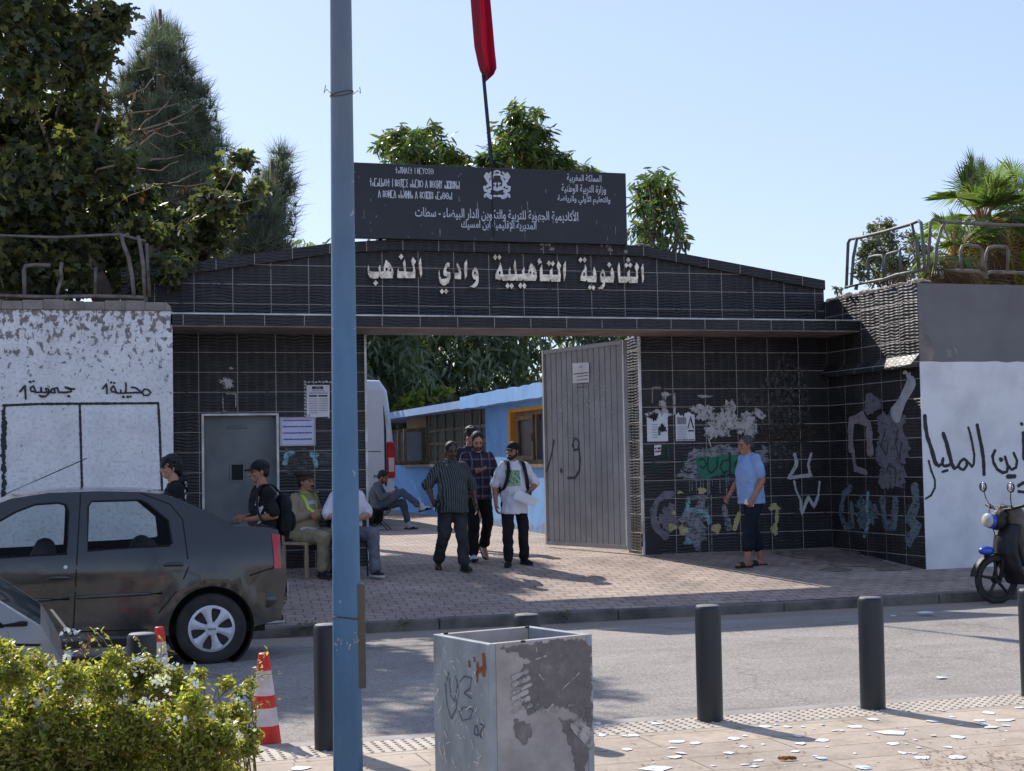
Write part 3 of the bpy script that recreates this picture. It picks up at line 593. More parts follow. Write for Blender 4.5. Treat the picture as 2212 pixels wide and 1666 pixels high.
decal_x('graffiti', [('s', [(455, 1050), (400, 1100), (380, 1250), (410, 1350), (470, 1330), (460, 1180)], .13), ('b', (570, 1240), .3, .2, .5), ('s', [(700, 1150), (720, 1330), (790, 1340), (800, 1150)], .14), ('s', [(950, 1050), (960, 1180), (900, 1300), (980, 1350), (900, 1450)], .17)], pm('faded blue grey paint', L(112, 124, 130), .44), zw, .004)
decal_x('graffiti', [('s', [(590, 1090), (580, 1200), (600, 1300), (560, 1420)], .07)], P_aq, zw, .006)
decal_x('graffiti', [('s', [(865, 160), (885, 155), (895, 190)], .05), ('s', [(910, 170), (905, 195)], .05)], P_wh, zw, .005)
# marks on the left panel
zl = pxf(430, 780, 4.424)
decal('poster_remains', YF, [('b', (615, 790), .085, .07, .9), ('s', [(560, 930), (568, 1095), (600, 1098)], .012), ('s', [(705, 905), (706, 1060)], .012), ('s', [(600, 905), (700, 908)], .012), ('b', (655, 625), .03, .015, .8)]+[('s', [(x, 770+9*(i % 2)), (x+14, 776)], .025) for i, x in enumerate(range(1465, 1760, 40))]+[('s', [(1468, y), (1478, y+10)], .025) for y in range(800, 1180, 38)], P_torn, gate, .003, conv=zl)
zd = pxf(680, 900, 2.8722)
decal('graffiti', YF, [('b', (240, 720), .38, .16, .5)], pm('pale scuffing low', L(92, 92, 90), .5, (5, 5, 40)), gate, .002, conv=zd)
decal('graffiti', YF, [('s', [(150, 665), (105, 680), (92, 745)], .06), ('s', [(285, 680), (330, 675), (305, 700), (315, 760)], .06)], P_aq, gate, .004, conv=zd)
# ------------------------------------------------------------------ name board on the gable
M_board = NT('dark blue board'); M_board.set(Roughness=.45); vv = M_board.co((1, 1, .25))
M_board.col(M_board.ramp(M_board.noise(M_board.co(), 1.6, 5), [(.35, L(20, 24, 33)), (.7, L(32, 35, 43))])); M_board.bump(M_board.noise(vv, 6), .1); M_board = M_board.m
M_sign = mat('white sign lettering', L(214, 216, 222), L(186, 188, 196), rough=.6, ns=20)
BY = 19.98; bx0, bx1, bz0, bz1 = on_y(742, 430, BY)[0], 7.93, 4.37, 5.39
board = thing('name_board', 'dark blue school name board with white Arabic and Tifinagh lines and a crest', 'sign board', (5.9, BY, 4.37))
mk('panel', G().box(bx0, bx1, BY, BY+.09, bz0, bz1), M_board, board, bev=.006)
g = G()
for x in (4.4, 5.95, 7.5): g.box(x-.03, x+.03, BY+.1, BY+.16, 4.2, 5.3)
mk('post', g, mat('rusty steel', L(60, 50, 46), L(44, 38, 36)), board)
s2 = pxf(800, 360, 2.4578); fB = TY(s2, BY); fb = XZ(BY-.004)
def bt(t, x0, x1, y0, y1, tif=False, bold=.012):
    a, b = fB((x0, y1)), fB((x1, y0)); c = fB((x0, y0)); d = fB((x1, y1)); g = G()
    z0, z1 = (a[1]+d[1])/2, (b[1]+c[1])/2
    (put_tif if tif else put_text)(g, t, a[0], b[0], z0, z1, fb, *(() if tif else (bold,)))
    mk('lettering', g, M_sign, board)
bt('taglditnlmGrib'.replace('tn', 't n ', 1), 463, 700, 148, 184, True)
bt('tamawast n usgmi anamur d usilG azzulan', 306, 858, 222, 268, True)
bt('d uslmd anaflla d urzzu amassan', 358, 812, 292, 336, True)
bt('المملكة المغربية', 1517, 1728, 188, 243)
bt('وزارة التربية الوطنية', 1484, 1756, 250, 312)
bt('والتعليم الأولي والرياضة', 1460, 1782, 312, 376)
bt('الأكاديمية الجهوية للتربية والتكوين الدار البيضاء - سطات', 585, 1585, 392, 478)
bt('المديرية الإقليمية ابن امسيك', 868, 1328, 470, 540)
g = G(); e = pxf(1180, 400, 5.53); fe = TY(e, BY); st = lambda pts, w: g.stroke([fe(p) for p in pts], w, fb, .1)
for sx in (1, -1):
    X = lambda x: 345+(x-345)*sx
    st([(X(345), 150), (X(305), 165), (X(310), 195), (X(345), 200)], .022)
    st([(X(265), 175), (X(235), 210)], .03)
    st([(X(205), 195), (X(180), 230), (X(200), 265), (X(230), 250), (X(210), 205)], .045)
    st([(X(210), 280), (X(240), 320), (X(215), 370), (X(170), 380), (X(180), 420), (X(240), 440)], .045)
    st([(X(235), 245), (X(285), 215), (X(345), 205)], .022)
    st([(X(285), 240), (X(255), 300), (X(260), 360), (X(300), 400), (X(345), 410)], .03)
    st([(X(230), 410), (X(280), 400), (X(340), 420)], .026)
    st([(X(225), 440), (X(220), 470), (X(180), 480), (X(175), 510)], .03); st([(X(215), 470), (X(260), 500), (X(330), 500)], .03); st([(X(210), 500), (X(250), 530), (X(280), 525)], .026)
    st([(X(300), 330), (X(330), 320), (X(320), 350)], .02); st([(X(300), 380), (X(325), 385)], .03)
mk('crest', g, M_sign, board)
g = G(); q = random.Random(11)
for k in range(46):
    x, z = q.uniform(3.95, 7.9), q.uniform(4.4, 5.3); h = q.choice((.01, .02, .05, .1)); g.stroke([(x, z), (x+q.uniform(-.006, .006), max(4.39, z-h))], q.uniform(.006, .014), fb, .4)
mk('drips', g, mat('bird dirt', L(140, 142, 146), L(110, 110, 112)), board)
g = G().stroke([(5.955, 5.37), (5.96, 4.45)], .022, XZ(BY-.007), .4); mk('rust_streak', g, mat('dark rust', L(44, 38, 38)), board)
# flagpole and flag
M_pole = mat('black steel pole', L(34, 34, 38), L(24, 24, 28), rough=.5)
fp = thing('flagpole', 'thin black leaning flagpole with a hanging red flag above the name board', 'flagpole', (5.95, BY+.13, 4.37))
T = TY(ident, BY+.13); b0, b1 = T((1062, 355)), T((1043, 150)); dx = (b1[0]-b0[0])/(b1[1]-b0[1])
P = lambda z: (b0[0]+dx*(z-b0[1]), BY+.13, z)
mk('pole', G().tube([P(4.4), P(6.5), P(8.9)], [.03, .026, .02], 10), M_pole, fp, smooth=1)
g = G(); V, F = [], []; nz, nx = 34, 12; zt, zb = 8.6, 6.45
lft = [(0, 1018), (100, 1026), (150, 1036), (163, 1043)]; rgt = [(0, 1053), (60, 1058), (120, 1063), (152, 1067), (172, 1058), (180, 1046)]
def ip(t, a): 
    for (v0, u0), (v1, u1) in zip(t[:-1], t[1:]):
        if v0 <= a <= v1: return u0+(u1-u0)*(a-v0)/(v1-v0)
    return t[-1][1] if a > t[-1][0] else t[0][1]+(a-t[0][0])*.08
for i in range(nz):
    v = -260+(440)*i/(nz-1)
    for j in range(nx):
        s = j/(nx-1); u = ip(lft, min(v, 163))*(1-s)+ip(rgt, min(v, 180))*s
        if v > 163: u = 1046*(1-s)+ip(rgt, v)*s
        p = on_y(u, v, BY+.13); y = BY+.06+.11*math.sin(s*9+i*.07)*(1-.3*s)
        V.append((p[0], y, p[2]))
for i in range(nz-1):
    for j in range(nx-1): a = i*nx+j; F.append((a, a+1, a+nx+1, a+nx))
M_flag = NT('red flag cloth'); M_flag.set(Roughness=.8); M_flag.col(L(124, 14, 34)); tr = M_flag.n('BsdfTranslucent'); tr.inputs[0].default_value = L(168, 16, 48); ms = M_flag.n('MixShader'); ms.inputs[0].default_value = .3
M_flag.l(M_flag.b.outputs[0], ms.inputs[1]); M_flag.l(tr.outputs[0], ms.inputs[2]); M_flag.l(ms.outputs[0], M_flag.out.inputs[0]); M_flag = M_flag.m
mk('flag', G().add(V, F), M_flag, fp, smooth=1)
# ------------------------------------------------------------------ planter walls at both sides
def m_plaster():
    m = NT('peeling whitewash'); m.set(Roughness=.85); v = m.co(); z = m.sep(v)[2]
    wash = m.ramp(m.noise(v, 2.5, 6), [(.3, L(214, 213, 213)), (.7, L(240, 239, 238))])
    pit = m.ramp(m.noise(v, 22, 4, .7), [(.38, (.62, .62, .62, 1)), (.5, WH)]); wash = m.mix(.55, wash, m.mix(1., wash, pit, 'MULTIPLY'))
    n = m.noise(m.co((1.25, 1, .95)), 10.5, 7, .66); hi = m.n('MapRange', i_From_Min=1.9, i_From_Max=3.3, i_To_Min=.33, i_To_Max=.50); m.l(z, hi.inputs[0])
    pl = m.math('LESS_THAN', n, hi.outputs[0]); ren = m.ramp(m.noise(v, 14), [(.35, L(112, 106, 106)), (.65, L(150, 144, 142))])
    m.col(m.mix(pl, wash, ren)); m.bump(m.math('SUBTRACT', m.noise(v, 18, 5, .7), m.math('MULTIPLY', pl, .35)), .6, .02); return m.m
M_plaster = m_plaster()
M_smudge = mat('smudged whitewash', L(230, 229, 228), L(200, 199, 199), ns=1.6, bump=.35, bs=16, lo=.42, hi=.75)
M_greyw = mat('grey wall paint', L(122, 120, 120), L(108, 106, 106), ns=1.1, bump=.2, bs=14)
lw = thing('planter_wall', 'whitewashed planter wall with peeling paint and black painted boxes behind the dark car', 'wall', (-3, YL, 0))
mk('wall', G().box(-9, XL, YL, YL+.28, -.3, 3.27), M_plaster, lw, org=(0, YL, 0))
g = G(); n = 44
for i in range(n):
    x0 = -9+(XL-.09+9)*i/n; x1 = -9+(XL-.09+9)*(i+1)/n; h = .085+.012*math.sin(i*1.7); g.box(x0, x1+.0005, YL-.025, YL+.30, 3.271, 3.271+h+.03)
g.prism([(XL-.09, 3.271), (XL-.01, 3.271), (XL-.02, 3.33), (XL-.09, 3.39)], XZ(YL-.025), (0, .325, 0))
mk('coping', g, M_conc, lw, bev=.012)
mk('soil_bed', G().box(-9, XL-.3, YL+.29, YL+4.2, -.3, 3.25), M_soil, lw)
M_blk = mat('black wall paint', L(30, 32, 38), L(48, 50, 56), rough=.7, ns=30)
z3 = pxf(0, 740, 3.0722); fL = TY(z3, YL); fn = XZ(YL-.004); g = G()
def sp(pts, w, j=.2): g.stroke([fL(p) for p in pts], w, fn, j)
sp([(25, 842), (300, 830), (620, 828), (900, 826), (1215, 824)], .03); sp([(612, 830), (620, 1100), (630, 1480)], .028); sp([(1215, 824), (1225, 1000), (1236, 1300), (1245, 1500)], .028)
q = random.Random(2)
for k in range(60): y = 850+k*12; sp([(28+q.uniform(-9, 9), y), (30+q.uniform(-9, 9), y+q.uniform(8, 22))], q.uniform(.02, .05), .6)
for pl, w in (([(1158, 742), (1140, 762), (1105, 765), (1092, 738), (1110, 715), (1140, 722), (1158, 742)], .02), ([(1092, 745), (1050, 742), (990, 745), (965, 745)], .022), ([(1080, 735), (1040, 705), (1010, 702)], .022), ([(965, 745), (968, 690), (966, 668)], .022), ([(965, 745), (930, 748), (925, 715), (930, 748), (895, 745), (870, 735)], .02), ([(895, 740), (870, 690), (850, 715), (860, 738), (890, 735)], .02), ([(945, 775), (950, 777)], .03), ([(978, 775), (984, 777)], .03), ([(1000, 772), (1004, 774)], .025),
              ([(850, 665), (855, 666)], .025), ([(876, 668), (880, 670)], .025), ([(790, 712), (818, 675), (822, 750)], .022),
              ([(570, 715), (530, 715), (495, 700), (540, 712), (548, 735), (500, 742), (450, 740)], .024), ([(450, 740), (440, 705), (400, 715), (385, 740), (425, 745), (415, 715)], .02), ([(385, 742), (360, 740), (350, 710), (372, 715), (378, 745), (350, 772), (318, 775)], .022), ([(350, 742), (320, 740), (315, 700), (312, 740), (280, 742), (258, 735)], .02), ([(275, 735), (255, 690), (232, 708), (240, 735), (272, 732)], .02), ([(525, 770), (532, 772)], .03), ([(305, 765), (310, 767)], .025), ([(330, 768), (334, 770)], .02), ([(228, 660), (234, 662)], .028), ([(255, 655), (260, 657)], .025), ([(155, 735), (192, 688), (198, 790)], .024)):
    sp(pl, w, .12)
mk('graffiti', g, M_blk, lw)
rw_ = thing('planter_wall', 'planter wall painted grey above and white below with black spray writing', 'wall', (14, YR, 0))
mk('wall', G().box(XW+.004, 26, YR-.006, YR+.28, -.3, 3.60), M_greyw, rw_)
zc = 2.56
g = G().prism([(XW-.002, -.3), (26, -.3), (26, zc)]+[(26-k*(26-XW)/90, zc+random.uniform(-.012, .012)) for k in range(1, 90)]+[(XW-.002, zc)], XZ(YR-.018), (0, .011, 0))
mk('white_paint', g, M_smudge, rw_)
g = G(); zr = pxf(2050, 400, 1.5137); fR = TY(zr, YR-.02)
for pl in ([(378, 560), (395, 620), (420, 680), (435, 730), (425, 760), (385, 762), (376, 700)], [(480, 715), (500, 720), (500, 745), (485, 752)], [(508, 708), (520, 715), (525, 738), (512, 735)]): g.flat([fR(p) for p in pl], XZ(YR-.009))
mk('bare_patch', g, M_conc, rw_)
mk('soil_bed', G().box(XW+.31, 26, YR+.29, YR+4.5, -.3, 3.5), M_soil, rw_)
g = G(); zg = pxf(2270, 900, 4.1655); fG = TY(zg, YR-.02); fn2 = XZ(YR-.022)
for pl, w in (([(175, 585), (180, 680), (200, 800), (245, 930), (280, 1060), (295, 1085)], .062), ([(295, 1085), (320, 1105), (355, 1080), (365, 1030)], .05), ([(355, 1080), (375, 1105), (420, 1100), (450, 1080)], .045), ([(368, 770), (400, 860), (430, 980), (455, 1080), (480, 1128)], .06), ([(480, 1128), (515, 1115), (545, 1060), (580, 1030), (610, 1050), (612, 1100), (580, 1145), (545, 1135), (520, 1100)], .04), ([(605, 1050), (640, 1080), (665, 1115), (685, 1080), (690, 990), (665, 850), (645, 760), (628, 705)], .035), ([(720, 680), (740, 780), (765, 900), (785, 1030), (792, 1190)], .055), ([(360, 1165), (410, 1150)], .04), ([(905, 945), (880, 1000), (890, 1070), (930, 1140), (985, 1175), (1030, 1165), (1040, 1110), (1010, 1010)], .045), ([(1040, 1100), (1080, 1145), (1125, 1120), (1135, 1050), (1100, 970)], .04), ([(965, 1035), (970, 1040)], .065), ([(1038, 1215), (1110, 1212)], .06), ([(215, 1050), (240, 1150), (280, 1250), (280, 1330), (240, 1410), (185, 1445)], .03), ([(1200, 760), (1204, 900), (1206, 1030)], .05), ([(1150, 1310), (1200, 1280)], .05), ([(1180, 665), (1186, 670)], .05), ([(1150, 1370), (1240, 1380)], .04), ([(1240, 1000), (1300, 1150), (1400, 1180)], .05)):
    g.stroke([fG(p) for p in pl], w*.95, fn2, .12)
mk('graffiti', g, M_blk, rw_)
# pipe railings
M_pipe = mat('weathered pipe', L(128, 118, 110), L(92, 84, 78), rough=.6, metal=.2, ns=9, bump=.15, bs=40)
M_pipeg = mat('grey green pipe', L(104, 112, 108), L(84, 84, 80), rough=.6, metal=.2, ns=7, bump=.15, bs=40)
def rail(name, label, lines, plane, conv, r, m, loc):
    t = thing(name, label, 'railing', loc)
    for nm, pts, k in lines: mk(nm, G().tube([plane(*conv(*p)) for p in pts], r*k, 8), m, t, smooth=1)
    return t
z1 = pxf(0, 0, 2.1356); pl1 = lambda u, v: on_y(u, v, YL+.12)
rail('pipe_railing', 'bent pipe railing with rounded hoops in front of the fig tree', [
    ('rail', [(-700, 1570), (0, 1580), (290, 1588), (330, 1585), (520, 1582), (740, 1588), (770, 1590)], 1), ('post', [(130, 1588), (128, 1450), (135, 1420), (190, 1415), (270, 1418)], 1), ('post', [(330, 1500), (325, 1440), (330, 1400)], .9), ('post', [(300, 1590), (312, 1540), (328, 1490)], .8), ('post', [(508, 1580), (510, 1430)], .8), ('post', [(715, 1585), (705, 1480), (685, 1370), (660, 1310), (650, 1265), (690, 1250)], 1), ('post', [(772, 1590), (765, 1420), (745, 1290), (735, 1260)], 1), ('post', [(798, 1588), (782, 1300)], .9), ('post', [(300, 1640), (302, 1590)], 1.2), ('post', [(778, 1640), (778, 1590)], 1.2), ('rail', [(-700, 1250), (0, 1258), (300, 1268), (640, 1252), (780, 1290)], .7)], pl1, z1, .026, M_pipe, (0, YL+.12, 3.4))
z7 = pxf(2090, 400, 4.6277); plx = lambda u, v: on_x(u, v, XW+.1); ply = lambda u, v: on_y(u, v, YR+.1)
rail('pipe_railing', 'grey pipe railing sloping up along the sunlit wing wall', [
    ('rail', [(120, 1490), (140, 960), (165, 915), (300, 895), (560, 830), (860, 745), (955, 705), (985, 730), (1010, 1000), (1030, 1290)], 1), ('post', [(175, 1470), (200, 1130), (240, 915)], 1), ('rail', [(110, 1475), (400, 1410), (560, 1380), (700, 1330), (1020, 1270)], 1), ('hoop', [(378, 1410), (370, 1170), (385, 1130), (450, 1110), (530, 1105), (550, 1140), (555, 1385)], .9), ('hoop', [(565, 1385), (575, 1130), (600, 1090), (740, 1045), (742, 1320)], .9), ('post', [(875, 745), (930, 950), (965, 1280)], 1), ('post', [(230, 1500), (238, 1455)], 1.2), ('post', [(890, 1370), (885, 1320)], 1.2)], plx, z7, .024, M_pipeg, (XW+.1, 18.7, 3.65))
rail('pipe_railing', 'rusty pipe railing with two square hoops in front of the palms', [
    ('rail', [(1060, 1300), (1085, 900), (1090, 720), (1120, 685), (1280, 720), (1600, 740), (2000, 755), (2300, 760), (2900, 770)], .9), ('post', [(1150, 1270), (1165, 1000), (1220, 790), (1270, 720)], 1), ('rail', [(1150, 1265), (1400, 1280), (1650, 1290), (1700, 1320), (1740, 1320), (1790, 1295), (2200, 1310), (2900, 1330)], 1), ('hoop', [(1455, 1275), (1440, 1060), (1460, 1000), (1520, 985), (1640, 1000), (1690, 1040), (1700, 1200), (1725, 1250)], .95), ('hoop', [(1728, 1310), (1740, 1080), (1765, 1020), (1840, 1000), (1960, 1005), (1995, 1050), (1985, 1290)], .95), ('post', [(1230, 1370), (1225, 1290)], 1.2), ('post', [(1740, 1370), (1740, 1320)], 1.2)], ply, z7, .024, M_pipe, (13, YR+.1, 3.65))
# ------------------------------------------------------------------ paper notices
M_paper, M_paperb = mat('white paper', L(224, 222, 224), L(208, 206, 210), ns=5, bump=.1, bs=14), mat('lilac paper', L(206, 206, 232), L(194, 194, 222), ns=5, bump=.1, bs=14)
M_ink, M_inkg, M_inkb, M_red = mat('black print', L(48, 46, 52)), mat('grey print', L(140, 138, 144)), mat('blue print', L(96, 96, 150)), mat('red print', L(180, 70, 70))
def rows(g, x0, x1, zs, fn, h, seed=1, gap=.25):
    q = random.Random(seed)
    for z in zs:
        x = x1
        while x > x0:
            w = q.uniform(.4, 2.)*h*2.2; a = max(x0, x-w); g.flat([(a, z), (x, z+q.uniform(-.1, .1)*h), (x, z+h), (a, z+h*q.uniform(.7, 1.1))], fn); x = a-gap*h*2.2
def notice(label, quad, y, m=None, conv=None, torn=0):
    f = TY(conv, y); P = [f(p) for p in quad]; t = thing('paper_notice', label, 'notice', (sum(p[0] for p in P)/4, y, min(p[1] for p in P)))
    x0, x1, z0, z1 = P[0][0], P[1][0], P[2][1], P[0][1]
    g = G()
    if torn:
        q = random.Random(torn); top = [(x0+(x1-x0)*k/14, z1-(z1-z0)*abs(q.gauss(.06, .1))) for k in range(15)]; g.prism([(x0, z0)]+top+[(x1, z0)], XZ(y-.007), (0, .003, 0))
    else: g.prism([P[3], P[2], P[1], P[0]], XZ(y-.007), (0, .003, 0))
    mk('sheet', g, m or M_paper, t); return t, x0, x1, z0, z1, XZ(y-.010)
t, x0, x1, z0, z1, fn = notice('tall printed notice with dark heading bars beside the blue pole', [(1487, 810), (1742, 808), (1742, 1178), (1490, 1165)], YF, conv=zl)
w, h = x1-x0, z1-z0; g = G().flat([(x0+.24*w, z1-.12*h), (x0+.72*w, z1-.12*h), (x0+.72*w, z1-.04*h), (x0+.24*w, z1-.04*h)], fn)
for a, b in ((.1, .45), (.5, .9)): g.flat([(x0+a*w, z1-.35*h), (x0+b*w, z1-.35*h), (x0+b*w, z1-.30*h), (x0+a*w, z1-.30*h)], fn)
g.flat([(x0+.4*w, z0+.02*h), (x0+.95*w, z0+.01*h), (x0+.9*w, z0+.05*h), (x0+.42*w, z0+.04*h)], fn); g.flat([(x0+.07*w, z0+.05*h), (x0+.1*w, z0+.05*h), (x0+.13*w, z0+.13*h), (x0+.09*w, z0+.12*h)], fn)
mk('heading', g, M_ink, t)
g = G(); put_text(g, 'إعلان', x0+.36*w, x0+.6*w, z1-.11*h, z1-.05*h, lambda a, b: (a, YF-.012, b)); mk('lettering', g, M_paper, t)
g = G(); rows(g, x0+.25*w, x0+.75*w, [z1-.17*h], fn, .012, 3); rows(g, x0+.1*w, x0+.9*w, [z1-.22*h, z1-.26*h], fn, .008, 4); rows(g, x0+.1*w, x0+.45*w, [z1-(.42+.07*k)*h for k in range(7)], fn, .008, 5); rows(g, x0+.52*w, x0+.9*w, [z1-(.42+.07*k)*h for k in range(6)], fn, .008, 6); mk('print', g, M_inkg, t)
t, x0, x1, z0, z1, fn = notice('wide lilac sheet with four printed lines beside the steel door', [(1205, 1178), (1568, 1178), (1580, 1470), (1208, 1470)], YF-.0, M_paperb, conv=zl)
w, h = x1-x0, z1-z0; g = G(); rows(g, x0+.05*w, x0+.93*w, [z1-(.1+.235*k)*h for k in range(4)], fn, .017, 8, .12); mk('print', g, M_inkb, t)
g = G()
for a in ((x0-.02, x0+.005, z0-.01, z1+.015), (x1-.005, x1+.02, z0-.01, z1+.015), (x0+.006, x1-.006, z1-.005, z1+.015), (x0+.006, x1-.006, z0-.012, z0+.008)): g.box(a[0], a[1], YF-.0095, YF-.0075, a[2], a[3])
mk('tape', g, mat('clear tape', L(170, 168, 172), rough=.3), t)
t, x0, x1, z0, z1, fn = notice('torn white poster with a grey block and tower picture right of the gate', [(463, 325), (636, 320), (640, 588), (466, 592)], YF, conv=z5, torn=4)
w, h = x1-x0, z1-z0; g = G(); g.flat([(x0+.08*w, z0+.57*h), (x0+.55*w, z0+.57*h), (x0+.55*w, z0+.8*h), (x0+.08*w, z0+.82*h)], fn); rows(g, x0+.08*w, x0+.55*w, [z0+(.1+.055*k)*h for k in range(8)], fn, .006, 4); rows(g, x0+.05*w, x0+.95*w, [z0+.02*h], fn, .02, 2); mk('print', g, M_inkg, t)
g = G(); g.flat([(x0+.6*w, z0+.42*h), (x0+.66*w, z0+.42*h), (x0+.77*w, z0+.72*h), (x0+.9*w, z0+.42*h), (x0+.96*w, z0+.42*h), (x0+.79*w, z0+.86*h)], fn); g.flat([(x0+.64*w, z0+.32*h), (x0+.94*w, z0+.32*h), (x0+.94*w, z0+.37*h), (x0+.64*w, z0+.37*h)], fn); mk('picture', g, M_ink, t)
t, x0, x1, z0, z1, fn = notice('torn wet white poster next to the right gate post', [(203, 330), (392, 360), (396, 592), (208, 600)], YF, conv=z5, torn=9)
w, h = x1-x0, z1-z0; g = G(); rows(g, x0+.25*w, x0+.5*w, [z0+(.12+.09*k)*h for k in range(6)], fn, .01, 12); mk('print', g, M_inkg, t); g = G().flat([(x0+.52*w, z0+.2*h), (x0+.65*w, z0+.22*h), (x0+.66*w, z0+.5*h), (x0+.53*w, z0+.48*h)], fn); mk('picture', g, mat('teal print', L(90, 120, 130)), t)
g = G().blob((x0+.75*w, z0+.45*h), .06, .05, XZ(YF-.011), jag=.8, seed=3).blob((x0+.3*w, z0+.85*h), .07, .05, XZ(YF-.011), jag=.8, seed=5); mk('torn_hole', g, mat('torn through', L(34, 32, 33)), t)
t, x0, x1, z0, z1, fn = notice('small white and red sticker below the torn wet poster', [(272, 627), (336, 624), (333, 712), (275, 725)], YF, conv=z5)
g = G(); rows(g, x0+.01, x1-.01, [z0+.03], fn, .03, 2); mk('print', g, M_red, t); g = G(); rows(g, x0+.01, x1-.01, [z1-.06], fn, .03, 3); mk('print', g, M_ink, t)
# the sheet taped to the open leaf
p = [leafpt(*c6(*q_)) for q_ in ((207, 245), (300, 240), (303, 352), (210, 358))]; fnl = lambda a, b: LF(a, b, .026)
t = thing('paper_notice', 'white sheet with short printed lines taped on the open gate leaf', 'notice', LF(*p[3], .02))
mk('sheet', G().prism(p[::-1], fnl, (nv[0]*.002, nv[1]*.002, 0)), M_paper, t)
x0, x1, z0, z1 = p[0][0], p[1][0], p[2][1], p[0][1]; 
if x0 > x1: x0, x1 = x1, x0
fn = lambda a, b: LF(x0+x1-a, b, .031); g = G(); put_text(g, 'إعلان', x0+.4*(x1-x0), x0+.62*(x1-x0), z1-.085, z1-.045, lambda a, b: LF(x0+x1-a, b, .031))
rows(g, x0+.03, x1-.02, [z1-.17], fn, .013, 3, .1)
for k in range(4): rows(g, x0+.12, x1-.02, [z1-.21-.055*k], fn, .010, k+4, .1)
mk('print', g, M_ink, t)
# ------------------------------------------------------------------ blue lodge in the courtyard
XB = 8.5
M_blue = mat('sky blue wall paint', L(122, 170, 220), L(106, 152, 204), rough=.85, ns=2, bump=.35, bs=16)
M_blued = mat('faded blue parapet', L(128, 162, 206), L(150, 174, 206), rough=.85, ns=4, bump=.4, bs=20)
M_ylw = mat('ochre yellow paint', L(214, 156, 62), L(196, 138, 52), rough=.8, ns=3)
M_wood = mat('weathered window wood', L(132, 114, 86), L(100, 86, 66), rough=.8, ns=7, stretch=(1, 1, .3))
M_woodr = mat('red brown wood', L(116, 74, 60), L(140, 112, 84), rough=.8, ns=5)
M_alu = mat('dull metal mullion', L(128, 122, 118), L(108, 102, 98), rough=.5, metal=.2)
def glassm(name, c, rough=.08, alpha=.35):
    m = NT(name); m.set(Roughness=rough); m.col(c); tr = m.n('BsdfTransparent'); tr.inputs[0].default_value = (.85, .9, .92, 1); ms = m.n('MixShader'); ms.inputs[0].default_value = 1-alpha
    m.l(m.b.outputs[0], ms.inputs[1]); m.l(tr.outputs[0], ms.inputs[2]); m.l(ms.outputs[0], m.out.inputs[0]); return m.m
M_pane = mat('dusty window pane', L(84, 80, 74), L(102, 98, 90), rough=.25, ns=3); M_paneb = mat('pale window pane', L(146, 156, 164), L(126, 134, 142), rough=.2, ns=2)
lodge = thing('lodge', 'low sky blue lodge with flat roof, ochre window reveal and open casements', 'building', (XB+2, 30, 0))
YZ = lambda x: (lambda a, b: (x, a, b))
mk('wall', G().prism([[(22.5, -.1), (29.3, -.1), (29.3, 2.45), (22.5, 2.45)], [(25.2, 1.3), (25.2, 2.34), (27.75, 2.34), (27.75, 1.3)]], YZ(XB), (.3, 0, 0)), M_blue, lodge)
mk('wall', G().box(XB+.05, XB+.3, 29.3, 40, -.1, 1.33).box(XB+.05, XB+4, 22.5, 22.7, -.1, 2.45).box(XB+3.8, XB+4, 22.7, 40, -.1, 2.45), M_blue, lodge)
mk('window_reveal', G().box(XB-.002, XB+.25, 27.62, 27.752, 1.3, 2.34).box(XB-.002, XB+.25, 25.2, 27.62, 2.28, 2.342), M_ylw, lodge)
g = G(); 
q = random.Random(4); n = 30
g = G().rings([[(XB-.32, y, 2.44+q.uniform(-.01, .01)), (XB+4.1, y, 2.44), (XB+4.1, y, 2.7), (XB-.30, y, 2.70+q.uniform(-.02, .015))] for y in np.linspace(22.3, 30.1, n)])
mk('parapet', g, M_blue, lodge)
mk('roof', G().box(XB-.3, XB+4.1, 30.1, 40.3, 2.46, 2.62), M_blued, lodge)
win = mk('window', G().box(XB+.12, XB+.18, 25.2, 27.62, 1.3, 1.38).box(XB+.12, XB+.18, 25.2, 27.62, 2.2, 2.279).box(XB+.12, XB+.18, 27.53, 27.62, 1.38, 2.2).box(XB+.12, XB+.18, 26.4, 26.47, 1.38, 2.2), M_wood, lodge)
mk('sill', G().box(XB-.06, XB+.2, 25.15, 27.75, 1.24, 1.3), M_wood, lodge)
mk('pane', G().box(XB+.14, XB+.16, 26.47, 27.53, 1.38, 2.2), M_pane, win); mk('pane', G().box(XB+.22, XB+.24, 25.2, 26.4, 1.38, 2.2), M_paneb, win)
g = G()
for y0, y1 in ((26.5, 26.58), (27.42, 27.5)): g.box(XB+.08, XB+.119, y0, y1, 1.38, 2.2)
g.box(XB+.08, XB+.119, 26.58, 27.42, 1.38, 1.46).box(XB+.08, XB+.119, 26.58, 27.42, 2.12, 2.2).box(XB+.05, XB+.08, 26.51, 26.54, 1.72, 1.86); mk('casement', g, M_wood, win)
for y0, y1, nv_ in ((29.34, 31.4, 1), (31.45, 34.4, 2)):
    f = mk('window', G().box(XB+.1, XB+.16, y0, y0+.1, 1.33, 2.455).box(XB+.1, XB+.16, y1-.1, y1, 1.33, 2.455).box(XB+.1, XB+.16, y0+.1, y1-.1, 2.06, 2.12).box(XB+.1, XB+.16, y0+.1, y1-.1, 1.76, 1.82).box(XB+.1, XB+.16, y0+.1, y1-.1, 1.33, 1.4), M_wood if nv_ == 2 else M_alu, lodge)
    g = G()
    for k in range(nv_+1): y = y0+(y1-y0)*(k+1)/(nv_+2); g.box(XB+.09, XB+.099, y-.04, y+.04, 1.4, 2.45)
    mk('mullion', g, M_wood, f); mk('pane', G().box(XB+.12, XB+.14, y0+.1, y1-.1, 1.4, 2.455), M_pane, f)
mk('sill', G().box(XB-.05, XB+.22, 29.32, 36.6, 1.27, 1.33), M_alu, lodge)
